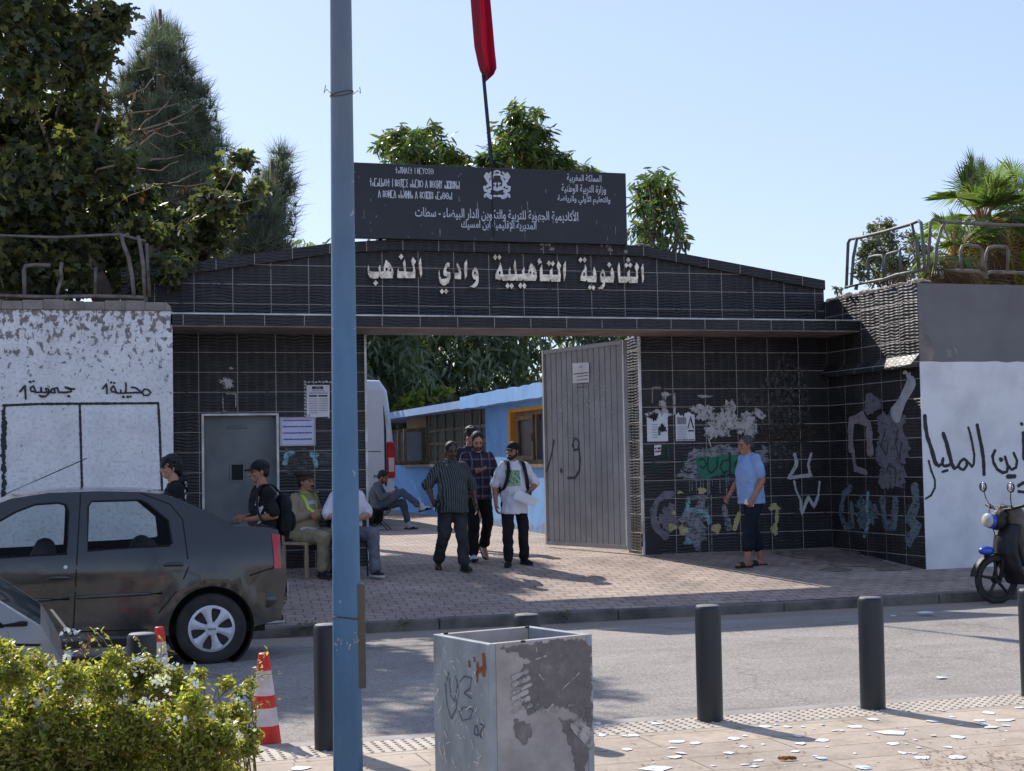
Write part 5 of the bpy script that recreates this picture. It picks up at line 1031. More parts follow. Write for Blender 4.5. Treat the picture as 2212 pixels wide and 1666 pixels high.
backpack('black backpack on the back of the man in the white T-shirt', r, J, M_pack, fd=1.12)
pap = thing('folded_papers', 'folded white papers in the left hand of the man in the white T-shirt', 'papers', wpt(r, J['wrl'])); c = wpt(r, J['wrl']+V3(-.06, -.075, -.06)); Rp = Matrix.Rotation(-.15, 3, 'Z') @ Matrix.Rotation(.42, 3, 'Y')
mk('sheet', G().obox(c, (.31, .003, .115), Rp).obox(c+V3(.01, -.006, .012), (.27, .002, .11), Rp @ Matrix.Rotation(.05, 3, 'Y')), M_paper, pap)
k = r['_k']; g = G().tube([wpt(r, J['wrl']-(J['wrl']-J['ell']).normalized()*.03+V3(.034*math.cos(t), .0, .034*math.sin(t))) for t in [2*math.pi*i/12 for i in range(12)]], .010, 6, close=True); wt = wpt(r, J['wrl']-(J['wrl']-J['ell']).normalized()*.03+V3(0, -.036, .0)); g.obox(wt, (.036, .012, .036), Matrix.Identity(3)); mk('wristwatch', g, M_blkp, r)
# pale blue polo, walking left along the wall
r, J, hp, b_ = person('grey haired man in a pale blue polo and dark cropped trousers walking in slippers', at(1627, 1224), face_rot(-1, -.05), 1.76, dict(
    pelvis=(0, .02, .92), hipr=(-.088, .02, .90), hipl=(.088, .02, .90), kneer=(-.09, .06, .49), ankr=(-.09, .17, .085), toer=(-.05, -1, 0), kneel=(.09, -.10, .50), ankl=(.09, -.13, .085), toel=(.05, -1, 0), chest=(0, -.02, 1.26), neck=(0, -.03, 1.47), shr=(-.178, -.01, 1.42), shl=(.178, -.01, 1.42), elr=(-.23, -.06, 1.14), wrr=(-.21, -.22, .93), ell=(.23, .04, 1.14), wrl=(.22, -.09, .90), head=(0, -.065, 1.59)), S_md, None, 1.06, .035, C_lblu, C_navy, M_rub, .62, .84, leg_end=.19, hair='short', hairm=M_hairg, head=(0, .08), loose=1.2, shoe_kind='slide', collar=True, curl=.75)
ph = thing('phone', 'white phone in the hand of the man in the blue polo', 'phone', wpt(r, J['gripl'])); mk('case', G().obox(wpt(r, J['gripl']+V3(.0, -.01, .02)), (.14, .014, .07), Matrix.Rotation(.3, 3, 'Y')), mat('white phone', L(210, 210, 214), rough=.3), ph, bev=.004)
# boys behind the car, walking left
p = on_y(378, 1000, 16.8); r, J, hp, b_ = person('boy with thick black hair and black hooded top walking behind the dark car', (p[0], 16.8, gz(16.8)), face_rot(-1, -.12), 1.70, dict(kneer=(-.09, -.1, .5), ankr=(-.09, -.2, .09), kneel=(.09, .05, .5), ankl=(.09, .25, .14), head=(0, -.05, 1.60)), S_lt, 'boys walking behind the dark car', .93, 0, C_blk, C_black2, M_shoe, 1.9, .80, hair='full', head=(0, .02), loose=1.1)
def side_print(name, root, pts, m, w=.02):             # marks on the shirt's left side (towards the camera)
    cl = [c for c in root.children if c.name.startswith('shirt')][0]; dg = bpy.context.evaluated_depsgraph_get(); dg.update(); g = G()
    def f(y, z):
        ok, p_, n, i = cl.ray_cast(Vector((.7, y, z)), V3(-1, 0, 0)); return (p_+n*.004) if ok else Vector((.15, y, z))
    for pl in pts: g.stroke(pl, w, f, .3)
    return mk(name, g, m, cl, world=False)
M_print = mat('white textile print', L(200, 200, 198), L(170, 170, 168))
side_print('print', r, [[(.085, 1.40), (.095, 1.33), (.075, 1.30), (.06, 1.36), (.08, 1.41)], [(.09, 1.27), (.07, 1.22), (.09, 1.16)], [(.06, 1.26), (.075, 1.18)]], M_print, .022)
g = G(); nk = J['neck']; g.chain([nk+V3(-.09, .02, -.02), nk+V3(-.05, .09, -.01), nk+V3(.05, .09, -.01), nk+V3(.09, .02, -.02)], [.03, .042, .042, .03], 10).ell(nk+V3(0, .10, -.07), (.10, .05, .07)); mk('hood', remesh(g, .011, 3, .006, .05), C_blk, [c for c in r.children if c.name.startswith('shirt')][0], world=False, smooth=1)
p = on_y(568, 1000, 16.0); r, J, hp, b_ = person('youth in a black cap and black T-shirt wearing a backpack with hands together', (p[0], 16.0, gz(16.0)), face_rot(-1, -.15), 1.70, dict(kneer=(-.09, -.12, .5), ankr=(-.09, -.22, .09), kneel=(.09, .03, .5), ankl=(.09, .10, .085), toel=(0, -1, 0), chest=(0, -.01, 1.27), ell=(.225, .06, 1.14), wrl=(.05, -.19, 1.10), palml=(-.9, 0, .3), elr=(-.22, -.02, 1.14), wrr=(-.03, -.22, 1.12), palmr=(.9, 0, .3), head=(0, -.045, 1.60)), S_md, 'boys walking behind the dark car', .92, 0, C_blk, C_black2, M_shoe, .75, .80, cap_='cap', head=(0, .06), sole=M_sole, curl=.25, loose=1.2)
side_print('print', r, [[(-.085, 1.30), (-.10, 1.22), (-.085, 1.18)], [(-.06, 1.2), (-.09, 1.12), (-.06, 1.08), (-.085, 1.03)], [(-.03, 1.14), (-.05, 1.06)]], M_print, .022)
backpack('black backpack worn by the youth with the black cap', r, J, M_pack, .23, (.30, .19, .46), .84)
# seated people
def seat_pose(sz, spread=.16, kz=None, kf=-.40, fwdn=0., ank=None):
    kz = kz or sz+.06; d = dict(pelvis=(0, .05, sz+.10), chest=(0, .05+fwdn*.5, sz+.42), neck=(0, .03+fwdn, sz+.61), head=(0, -.0+fwdn*1.3, sz+.735))
    for n, s in (('r', -1), ('l', 1)): d.update({'hip'+n: (s*.09, .02, sz+.08), 'knee'+n: (s*spread, kf, kz), 'ank'+n: (s*(spread+.01), kf+.02, .085), 'toe'+n: (s*.25, -1, 0), 'sh'+n: (s*.165, .04+fwdn*.85, sz+.545), 'el'+n: (s*.25, .0+fwdn*.5, sz+.29), 'wr'+n: (s*.14, -.22, sz+.22)})
    return d
M_wd, M_wd2 = mat('pale seat wood', L(170, 150, 118), L(148, 126, 96), ns=5, stretch=(1, 6, 1)), mat('dark metal chair', L(34, 32, 32), L(26, 25, 25), rough=.5)
p0 = at(630, 1222); p0 = (p0[0]-.0, 19.35, gz(19.35)); ro = face_rot(.62, -.78)
d = seat_pose(.44, .2); d.update(elr=(-.25, -.02, .74), wrr=(.02, -.16, .80), ell=(.26, -.0, .74), wrl=(-.02, -.19, .76), kneel=(.27, -.40, .52), ankl=(.13, -.36, .085), kneer=(-.16, -.42, .5), ankr=(-.08, -.33, .085))
cap_m = cloth('olive beret', L(72, 60, 48), L(58, 48, 38))
r, J, hp, b_ = person('seated officer in khaki uniform and beret with a reflective vest strap', p0, ro, 1.76, d, S_md, 'people sitting by the gate', 1.08, .03, C_khaki, C_khaki, M_shoe, 1.9, head=(.12, .02), cap_='beret', mous=1, collar=True, shoe_kind='boot', curl=.4)
cap_m = cloth('black cap cloth 2', L(30, 30, 33), L(42, 42, 46))
M_hiv, M_hivs = mat('fluorescent yellow tape', L(190, 214, 70), L(170, 196, 60)), mat('silver reflective tape', L(170, 180, 190), rough=.3)
sh = [c for c in r.children if c.name.startswith('shirt')][0]
def wrap_front(xz, w, m, name, off=.008):
    dg = bpy.context.evaluated_depsgraph_get(); dg.update(); g = G()
    def f(x, z):
        ok, p_, n, i = sh.ray_cast(Vector((x, -.7, z)), V3(0, 1, 0)); return (p_+n*off) if ok else Vector((x, -.1, z))
    g.stroke(xz, w, f); return mk(name, g, m, sh, world=False)
wrap_front([(.11, 1.05), (.09, .95), (.075, .82), (.08, .72)], .035, M_hiv, 'vest_strap'); wrap_front([(-.10, 1.05), (-.09, .95), (-.075, .82)], .035, M_hiv, 'vest_strap'); wrap_front([(-.07, .92), (.0, .93), (.07, .92)], .05, M_hivs, 'vest_panel'); wrap_front([(-.14, .60), (0, .585), (.14, .60)], .055, mat('white belt', L(190, 190, 184)), 'belt', .014)
ch = thing('chair', 'wooden seat chair with pale legs under the officer', 'chair', p0, ro)
mk('seat', G().box(-.22, .22, -.20, .22, .40, .435), M_wd, ch, world=False, bev=.006)
for x in (-.2, .2):
    for y in (-.18, .2): mk('leg', G().box(x-.016, x+.016, y-.016, y+.016, 0, .40), M_wd, ch, world=False)
mk('backrest', G().box(-.2, .2, .20, .225, .62, .82).box(-.215, -.19, .2, .225, .435, .84).box(.19, .215, .2, .225, .435, .84), M_wd, ch, world=False); mk('apron', G().box(-.18, .18, -.19, -.17, .33, .395), M_wd2, ch, world=False)
p0 = (on_y(752, 1200, 19.2)[0], 19.2, gz(19.2)); ro = face_rot(.12, -1)
d = seat_pose(.46, .22); d.update(wrr=(-.06, -.2, .74), wrl=(.08, -.22, .72), elr=(-.275, -.0, .76), ell=(.275, -.0, .76), kneel=(.20, -.40, .53), ankl=(.23, -.36, .085), toel=(.25, -1, 0), kneer=(-.17, -.40, .53), ankr=(-.20, -.30, .085))
r, J, hp, b_ = person('man in a white T-shirt and grey trousers sitting half hidden by the blue pole', p0, ro, 1.76, d, S_lt, 'people sitting by the gate', 1.06, .03, C_wht, C_grey, M_shoe, .8, leg_end=.03, head=(0, .2), sole=M_sole, loose=1.15)
ch = thing('chair', 'thin dark metal chair under the man in the white T-shirt', 'chair', p0, ro)
mk('seat', G().box(-.21, .21, -.2, .2, .42, .45), M_wd2, ch, world=False, bev=.006)
for x in (-.2, .2):
    for y in (-.18, .2): mk('leg', G().tube([(x, y, 0), (x*.95, y*.95, .42)], .013, 8), M_wd2, ch, world=False)
mk('backrest', G().tube([(-.2, .2, .42), (-.2, .25, .85), (.2, .25, .85), (.2, .2, .42)], .013, 8).box(-.18, .18, .235, .25, .6, .82), M_wd2, ch, world=False)
# man with a phone on a camp stool in the courtyard
yp = 28.6; p0 = (on_y(822, 1100, yp)[0], yp, gz(yp)); ro = face_rot(.93, -.36)
d = seat_pose(.40, .1); d.update(chest=(0, .10, .70), neck=(0, .03, .90), head=(0, -.05, 1.0), shr=(-.17, .05, .86), shl=(.17, .05, .86), elr=(-.22, -.06, .62), ell=(.22, -.06, .62), wrr=(-.05, -.26, .72), wrl=(.06, -.26, .70), palmr=(.6, -.2, .8), palml=(-.6, -.2, .8), kneer=(-.05, -.42, .72), ankr=(-.04, -.80, .42), toer=(-.05, -1, .25), kneel=(.10, -.42, .52), ankl=(.10, -.52, .085), toel=(.1, -1, 0))
r, J, hp, b_ = person('man in a slate jersey sitting cross legged in the courtyard looking at his phone', p0, ro, 1.74, d, S_md, 'people sitting by the gate', .98, 0, C_slate, C_jeanb, M_rub, 1.6, leg_end=.11, head=(0, .5), beard=.7, mous=1, shoe_kind='slide', curl=.6)
for s in 'rl': an = J['ank'+s]; td = J['td'+s]; mk('sock', remesh(G().cap(an+V3(0, 0, .04), an-V3(0, 0, .02), .046, .044).cap(an-V3(0, 0, .03), an+td*.13-V3(0, 0, .04), .042, .034), .01, 2), M_shoew, r, world=False, smooth=1)
ph = thing('phone', 'phone held by the man on the camp stool', 'phone', wpt(r, (J['gripr']+J['gripl'])/2)); mk('case', G().obox(wpt(r, (J['gripr']+J['gripl'])/2+V3(0, 0, .02)), (.012, .07, .14), Matrix.Rotation(-.5, 3, 'Y')), M_phone, ph, bev=.003)
st_ = thing('camp_stool', 'folding camp stool with dark fabric under the man with the phone', 'stool', p0, ro)
mk('seat', G().box(-.2, .2, -.16, .20, .37, .395).box(-.2, .2, .19, .215, .1, .39), C_blk, st_, world=False, bev=.01)
for s in (-1, 1):
    for a, b in ((-.17, .2), (.2, -.17)): mk('leg', G().tube([(s*.19, a, 0), (s*.19, b, .37)], .011, 8), M_wd2, st_, world=False)
# ------------------------------------------------------------------ vehicles
def paint(name, c, rough=.3, dirt=.4, coat=.6):
    m = NT(name); v = m.co(); n = m.ramp(m.noise(v, 2.2, 6, .7), [(.35, BK), (.75, WH)]); z = m.sep(v)[2]
    lo = m.n('MapRange', i_From_Min=.95, i_From_Max=.2, i_To_Min=.12, i_To_Max=1.); m.l(z, lo.inputs[0])
    f = m.math('MULTIPLY', m.math('MULTIPLY', n, lo.outputs[0]), dirt); m.col(m.mix(f, c, L(128, 116, 100)))
    m.l(m.math('ADD', m.math('MULTIPLY', f, .5), rough), m.b.inputs['Roughness']); m.set(Coat_Weight=coat, Coat_Roughness=.06); return m.m
M_glass = NT('car glass'); M_glass.set(Roughness=.03); M_glass.col((.01, .012, .012, 1)); tr = M_glass.n('BsdfTransparent'); tr.inputs[0].default_value = (.9, .95, .95, 1); ms = M_glass.n('MixShader'); ms.inputs[0].default_value = .84
M_glass.l(M_glass.b.outputs[0], ms.inputs[1]); M_glass.l(tr.outputs[0], ms.inputs[2]); M_glass.l(ms.outputs[0], M_glass.out.inputs[0]); M_glass = M_glass.m
M_tyre = mat('tyre rubber', L(40, 39, 38), L(58, 55, 52), rough=.9, ns=8, bump=.2, bs=60); M_hub = mat('silver hub cap', L(214, 214, 218), L(188, 188, 194), rough=.35, metal=.15, ns=6)
M_chrome = mat('mirror metal', L(220, 220, 224), rough=.08, metal=1); M_seat = mat('dark seat cloth', L(44, 44, 46), L(56, 56, 58)); M_gap = mat('panel gap', L(10, 10, 11))
M_red = mat('red tail lamp', L(196, 22, 36), L(170, 16, 28), rough=.15, coat=.5); M_lens = mat('clear lamp glass', L(200, 204, 208), rough=.1, coat=.5)
def inside(p, poly):
    x, y = p; c = False; n = len(poly)
    for i in range(n):
        (x1, y1), (x2, y2) = poly[i], poly[i-1]
        if (y1 > y) != (y2 > y) and x < (x2-x1)*(y-y1)/(y2-y1)+x1: c = not c
    return c
def panel(g, outer, holes, fn, sp=.09):
    V, E = [], []
    for lp in [outer]+holes:
        o = len(V); n = len(lp); V += [Vector(p) for p in lp]; E += [(o+i, o+(i+1) % n) for i in range(n)]
    xs = [p[0] for p in outer]; zs = [p[1] for p in outer]; x = min(xs)+sp/2
    while x < max(xs):
        z = min(zs)+sp/2
        while z < max(zs):
            p = (x+.013*math.sin(z*37), z+.011*math.cos(x*31))
            if inside(p, outer) and not any(inside(p, h) for h in holes): V.append(Vector(p))
            z += sp
        x += sp
    v, e, f, _, _, _ = delaunay_2d_cdt(V, E, [], 0, 1e-5); keep = []
    for t in f:
        c = sum((v[i] for i in t), Vector((0, 0)))/len(t)
        if inside(c, outer) and not any(inside(c, h) for h in holes): keep.append(tuple(t))
    return g.add([fn(p.x, p.y) for p in v], keep)
def circ(cx, cz, r, a0=0, a1=2*math.pi, n=24): return [(cx+r*math.cos(a0+(a1-a0)*i/n), cz+r*math.sin(a0+(a1-a0)*i/n)) for i in range(n+1)]
def car(name, label, loc, rot, m, P):
    t = thing(name, label, 'car', loc, rot); Lc, Wd, top = P['L'], P['W'], P['top']; rw_x, fw_x, R = P['rw'], P['fw'], P['r']
    def hw(x, z):
        w = Wd
        if x < .6: w -= P.get('rt', .13)*((.6-x)/.6)**2
        if x > Lc-.9: w -= .20*((x-Lc+.9)/.9)**2
        if z > .92: w -= .30*(z-.92)+.12*(z-.92)**2
        if z < .5: w -= .10*(.5-z)
        w += .012*math.exp(-((z-.78)/.07)**2)
        for cx in (rw_x, fw_x):
            d = math.hypot(x-cx, z-R); w += .028*math.exp(-((d-R-.10)/.06)**2)
        return w
    side = lambda s, o=0: (lambda a, b: (a, s*(hw(a, b)+o), b))
    bot = [(Lc-.05, .27), (fw_x+R+.07, .25)]+circ(fw_x, R, R+.065, -.12, math.pi+.12, 18)+[(fw_x-R-.07, .24), (rw_x+R+.07, .26)]+circ(rw_x, R, R+.065, -.12, math.pi+.12, 18)+[(rw_x-R-.07, .30), (.06, .34)]
    outer = top+bot
    for s in (1, -1):
        g = G(); panel(g, outer, P['glass'], side(s)); mk('body_side', g, m, t, world=False, smooth=40)
        for gl in P['glass']:
            g = G(); panel(g, gl, [], side(s, -.012), .15); mk('window', g, M_glass, t, world=False, smooth=1)
            g = G(); pts = [side(s, .001)(*p) for p in gl]; g.tube(pts, .009, 6, close=True); mk('window_seal', g, M_gap, t, world=False)
        g = G()
        for ln in P['gaps']: g.stroke(ln, .011, side(s, .002))
        mk('door_gap', g, M_gap, t, world=False)
        for (x, z) in P['handles']:
            g = G().chain([side(s, .012)(x-.07, z-.006), side(s, .024)(x, z), side(s, .012)(x+.07, z-.004)], [.016, .019, .016], 8); mk('door_handle', g, m, t, world=False, smooth=1)
        if 'lock' in P: x, z = P['lock']; mk('lock', G().ell(side(s, .0)(x, z), (.017, .006, .017)), M_hub, t, world=False, smooth=1)
        if 'strip' in P:
            for a, b in P['strip']: mk('rub_strip', G().tube([side(s, .004)(*( a[0]+(b[0]-a[0])*i/6, a[1]+(b[1]-a[1])*i/6)) for i in range(7)], .016, 6), m, t, world=False, smooth=1)
        # tail light
        tl = G(); panel(tl, P['tail'], [], side(s, .006), .05); mk('tail_light', tl, M_red, t, world=False, smooth=1)
        mk('headlight', G().ell((Lc-.13, s*(hw(Lc-.13, .7)-.14), .69), (.11, .17, .09)), M_lens, t, world=False, smooth=1)
        mk('wing_mirror', G().ell((P['mir'], s*(Wd+.06), .98), (.07, .10, .075)).cap((P['mir'], s*(Wd-.05), .95), (P['mir'], s*(Wd+.06), .96), .025, .025), m, t, world=False, smooth=1)
        for cx in (rw_x, fw_x):
            yc = s*(Wd-.10); w = thing('wheel', None, None, (cx, yc, R)); w.parent = t
            q = lambda r, y: (r, s*y)
            mk('tyre', G().lathe([(R*.62, s*.075), (R*.80, s*.092), (R*.95, s*.088), (R*.995, s*.06), (R, 0), (R*.995, -s*.06), (R*.9, -s*.09), (R*.6, -s*.08)], 40, (0, 0, 0), 'y'), M_tyre, w, world=False, smooth=1)
            mk('rim', G().lathe([(R*.66, s*.06), (R*.64, s*.03), (.02, s*.02)], 32, (0, 0, 0), 'y'), M_gap, w, world=False, smooth=40)
            g = G(); rc = R*.67; n = 96
            ring = lambda r0, y0, r1, y1: g.rings([[(r*math.cos(2*math.pi*j/48), s*y, r*math.sin(2*math.pi*j/48)) for j in range(48)] for r, y in ((r0, y0), (r1, y1))], cap=False)
            ring(rc, .078, rc*.87, .088); ring(rc, .078, rc*.995, .05)
            for k in range(6):                          # six flared spokes
                a = k*math.pi/3+P.get('spin', .26); pts = []
                for r, half in ((.28, .42), (.5, .27), (.75, .26), (.89, .33)): pts.append((r*rc, half))
                v = []
                for r, h in pts:
                    for f in (-1, -.35, .35, 1): an = a+h*f*1.0; v.append((r*math.cos(an), s*(.088+(.012 if abs(f) < .5 else 0)-.01*(r/rc)), r*math.sin(an)))
                g.add(v, [(i*4+j, i*4+j+1, i*4+j+5, i*4+j+4) for i in range(3) for j in range(3)])
            g.lathe([(rc*.30, s*.085), (rc*.27, s*.105), (rc*.12, s*.112), (.001, s*.112)], 24, (0, 0, 0), 'y'); mk('hub_cap', g, M_hub, w, world=False, smooth=35)
            if P.get('badge'): g = G(); put_text(g, P['badge'], -.036, .036, -.010, .010, lambda a, b: (a*s*-1, s*.1145, b), .02); mk('lettering', g, M_gap, w, world=False)
            mk('wheel_arch', G().lathe([(R+.07, -s*.22), (R+.07, s*.03), (R+.05, s*.03), (R+.05, -s*.21)], 24, (0, 0, 0), 'y'), M_gap, w, world=False)
    # skin across the top, glazed at both screens
    crown = lambda x, z, f: (x, f*hw(x, z), z+(.035 if z > 1.2 else .02)*(1-f*f))
    tp = top
    body, gls = G(), [G(), G()]; fs = [-1, -.9, -.6, -.3, 0, .3, .6, .9, 1]
    for (x0, z0), (x1, z1) in zip(tp[:-1], tp[1:]):
        xm = (x0+x1)/2; isg = [i for i, (a, b) in enumerate(P['screens']) if a < xm < b]
        for f0, f1 in zip(fs[:-1], fs[1:]):
            q = gls[isg[0]] if isg and abs(f0+f1) < 1.85 else body
            q.add([crown(x0, z0, f0), crown(x0, z0, f1), crown(x1, z1, f1), crown(x1, z1, f0)], [(0, 1, 2, 3)])
    mk('body', body, m, t, world=False, smooth=40); mk('rear_window', gls[0], M_glass, t, world=False, smooth=40); mk('windscreen', gls[1], M_glass, t, world=False, smooth=40)
    mk('floor', G().box(.2, Lc-.25, -Wd+.12, Wd-.12, .25, .34).box(.3, 1.0, -Wd+.25, Wd-.25, .34, .9).box(2.7, Lc-.4, -Wd+.25, Wd-.25, .34, .85), M_gap, t, world=False)
    g = G()
    for s in (-1, 1):
        for sx in (P['seat'], P['seat']-.85):
            g.chain([(sx+.05, s*.36, .5), (sx-.12, s*.36, .98)], [.13, .10]).box(sx-.05, sx+.42, s*.36-.23, s*.36+.23, .38, .55); g.cap((sx-.14, s*.36-.12, .95), (sx-.14, s*.36+.12, .95), .08, .08)
    mk('seat', remesh(g, .03, 2), M_seat, t, world=False, smooth=1)
    mk('bumper', G().tube([(.22, -Wd+.09, .52), (.07, -Wd+.22, .52), (.02, 0, .52), (.07, Wd-.22, .52), (.22, Wd-.09, .52)], .085, 10), m, t, world=False, smooth=1)
    mk('plate', G().box(-.078, -.068, -.26, .26, .52, .63), M_lens, t, world=False)
    return t, hw, side
M_sed = paint('dusty dark grey paint', L(36, 38, 38), .14, .6)
glr = [(1.69, 1.0), (1.68, 1.37), (1.65, 1.41), (1.25, 1.41), (1.19, 1.38), (1.02, 1.23), (.995, 1.04), (1.02, 1.02)]
glf = [(1.86, .98), (1.84, 1.32), (1.86, 1.385), (1.93, 1.405), (2.11, 1.395), (2.26, 1.34), (2.55, 1.18), (2.92, .98), (2.5, .965)]
gaps = [[(1.74, 1.48), (1.78, .91), (1.81, .33)], [(1.24, 1.47), (1.0, 1.37), (.90, 1.24), (.86, .84), (.93, .68), (1.12, .45)], [(2.95, 1.0), (3.0, .6), (2.95, .33)], [(.09, .80), (.2, .78), (.34, .74)], [(1.81, .33), (1.2, .32)]]
top_s = [(.02, .60), (.0, .69), (.035, .80), (.05, 1.0), (.07, 1.12), (.20, 1.15), (.45, 1.165), (.66, 1.28), (.89, 1.39), (1.04, 1.455), (1.24, 1.48), (1.6, 1.495), (2.0, 1.49), (2.3, 1.45), (2.55, 1.36), (3.0, 1.06), (3.2, 1.01), (3.6, .95), (4.0, .85), (4.2, .68), (4.25, .5)]
sed, hwS, sideS = car('parked_car', 'dusty dark grey saloon car with silver hub caps parked at the kerb', (2.07, 14.17, -.34), math.pi, M_sed, dict(L=4.25, W=.83, top=top_s, glass=[glr, glf], gaps=gaps, handles=[(1.92, .79), (.99, .865)], lock=(1.87, .87), strip=[((1.08, .625), (1.78, .615)), ((1.84, .61), (2.9, .60))], tail=[(.055, .79), (.06, 1.08), (.135, 1.09), (.125, .92), (.12, .79)], rw=.67, fw=3.30, r=.30, mir=2.72, screens=[(.5, 1.0), (2.45, 2.95)], seat=2.15, badge='DACIA'))
g = G().tube([(2.55, .25, 1.40), (2.05, .2, 1.80), (1.55, .15, 2.0)], .004, 6)
a0, a1 = on_y(2, 1072, 14.0), on_y(188, 990, 14.0); g = G().tube([a0, (a0+a1)/2, a1], .005, 6); mk('aerial', g, M_gap, sed)
M_silv = paint('silver paint', L(130, 132, 136), .25, .25)
top_h = [(.03, .52), (.0, .62), (.0, .74), (.06, .86), (.10, .92), (.20, .99), (.34, 1.09), (.52, 1.21), (.75, 1.33), (1.1, 1.42), (1.6, 1.45), (2.0, 1.42), (2.3, 1.30), (2.75, 1.0), (3.1, .94), (3.5, .80), (3.65, .6)]
hat, hwH, sideH = car('hatchback', 'silver hatchback at the left edge behind the flowering bush', (.10, 8.02, -.30), math.pi, M_silv, dict(L=3.7, W=.80, top=top_h, glass=[[(.26, .94), (.42, 1.08), (.58, 1.18), (.80, 1.28), (.90, 1.31), (.92, .95)], [(1.0, .96), (.99, 1.36), (1.5, 1.36), (1.55, .95)], [(1.63, .95), (1.6, 1.36), (1.9, 1.35), (2.1, 1.24), (2.5, .96)]], gaps=[[(.95, 1.4), (.95, .5)], [(1.59, 1.42), (1.62, .33)], [(.1, .84), (.6, .90), (1.6, .90), (2.6, .88)]], handles=[(1.7, .8), (1.1, .8)], tail=[(.03, .52), (.03, .68), (.12, .68), (.10, .52)], rw=.62, fw=3.0, r=.28, mir=2.3, screens=[(.11, .5), (2.0, 2.7)], seat=1.9, rt=.2))
mk('belt_moulding', G().tube([sideH(1, .008)(x, .945-.02*max(0, .2-x)) for x in (.16, .4, .8, 1.2, 1.6, 2.0, 2.4)], .014, 6), M_gap, hat, world=False, smooth=1)
mk('rear_wiper', G().bar((-.02, .3, .86), (.05, -.05, .93), .015, .02), M_gap, hat, world=False)
# underbone motorcycle at the kerb
bk = thing('motorcycle', 'small motorcycle with blue front and black leg shield parked at the right edge', 'motorcycle', (on_y(2152, 1240, 15.35)[0], 15.35, gz(15.35)), 0)
M_bblu, M_gcov = mat('blue fairing', L(36, 84, 190), L(30, 70, 166), rough=.25, coat=.5), mat('grey cover cloth', L(112, 106, 100), L(92, 88, 84), rough=.9, ns=5, bump=.5, bs=12)
fw_c, rw_c, R = (0, 0, .285), (1.2, 0, .285), .285
for c in (fw_c, rw_c):
    w = thing('wheel', None, None, c); w.parent = bk
    g = G().rings([[((R-.038+.038*math.cos(b))*math.cos(a), .036*math.sin(b), (R-.038+.038*math.cos(b))*math.sin(a)) for b in [2*math.pi*j/12 for j in range(12)]] for a in [2*math.pi*i/44 for i in range(44)]], close=True); mk('tyre', g, M_tyre, w, world=False, smooth=1)
    g = G().rings([[((R-.072+.01*math.cos(b))*math.cos(a), .026*math.sin(b), (R-.072+.01*math.cos(b))*math.sin(a)) for b in [2*math.pi*j/8 for j in range(8)]] for a in [2*math.pi*i/36 for i in range(36)]], close=True)
    for k in range(5): a = k*2*math.pi/5+.3; g.chain([(.02*math.cos(a), 0, .02*math.sin(a)), (.21*math.cos(a+.1), 0, .21*math.sin(a+.1))], [.022, .014], 8)
    g.lathe([(.045, -.05), (.05, 0), (.045, .05)], 16, (0, 0, 0), 'y'); mk('rim', g, M_blkp, w, world=False, smooth=35)
g = G()
for s in (-1, 1): g.tube([(.0, s*.06, .285), (.10, s*.06, .60), (.16, s*.04, .78)], .02, 8)
mk('fork', g, M_blkp, bk, world=False, smooth=1)
g = G().rings([[(.0+(R+.03)*math.cos(a), y, .285+(R+.03)*math.sin(a)-.01*abs(y)*20) for y in (-.06, -.03, .03, .06)] for a in [math.radians(40+13*i) for i in range(11)]], cap=False); mk('front_mudguard', g, M_blkp, bk, world=False, smooth=1)
g = G().ell((-.12, 0, .62), (.10, .07, .055)); mk('indicator_housing', g, M_bblu, bk, world=False, smooth=1)
g = G(); g.rings([[(x+dx, y, z) for dx, y in ((.0, -.21), (-.07, -.12), (-.10, 0), (-.07, .12), (.0, .21), (.05, .2), (.05, 0), (.05, -.2))] for x, z in ((.30, .22), (.20, .38), (.12, .58), (.13, .78), (.20, .92))]); mk('leg_shield', remesh(g, .014, 3, .01, .15), M_blkp, bk, world=False, smooth=1)
g = G().ell((.03, 0, .96), (.10, .14, .11)).ell((.08, 0, 1.03), (.09, .12, .07)); mk('front_cowl', remesh(g, .012, 2), M_blkp, bk, world=False, smooth=1)
mk('headlight_fairing', G().ell((-.05, 0, .96), (.055, .11, .09)), M_bblu, bk, world=False, smooth=1)
mk('headlight', G().ell((-.09, 0, .97), (.05, .10, .085)), mat('cream lamp', L(226, 206, 160), L(120, 150, 200), rough=.1, ns=3), bk, world=False, smooth=1)
g = G().tube([(.14, -.34, 1.13), (.10, -.14, 1.10), (.09, 0, 1.08), (.10, .14, 1.10), (.14, .34, 1.13)], .014, 8)
for s in (-1, 1): g.cap((.11, s*.22, 1.11), (.15, s*.36, 1.14), .019, .019)
mk('handlebar', g, M_blkp, bk, world=False, smooth=1)
for s in (-1, 1): mk('cable', G().tube([(.13, s*.2, 1.12), (.02, s*.12, 1.16), (-.03, s*.06, 1.02), (.06, s*.05, .72), (.03, s*.06, .35)], .006, 6), M_blkp, bk, world=False, smooth=1)
for s in (-1, 1):
    g = G().tube([(.10, s*.2, 1.11), (.06, s*.24, 1.22), (.05, s*.26, 1.30)], .006, 6).ell((.05, s*.27, 1.35), (.02, .07, .062)); mm = mk('mirror', g, M_blkp, bk, world=False, smooth=1)
    mk('mirror_glass', G().ell((.035, s*.27, 1.35), (.008, .062, .055)), M_chrome, mm, world=False, smooth=1)
g = G(); g.rings([[(x+.10*math.cos(a)*sx, .20*math.sin(a), z) for a in [2*math.pi*j/14 for j in range(14)]] for x, z, sx in ((.42, .45, 1.1), (.36, .7, 1.3), (.28, .95, 1.3), (.22, 1.08, 1.0), (.18, 1.13, .5))]); mk('cloth_cover', remesh(g, .015, 2, .02, .12), M_gcov, bk, world=False, smooth=1)
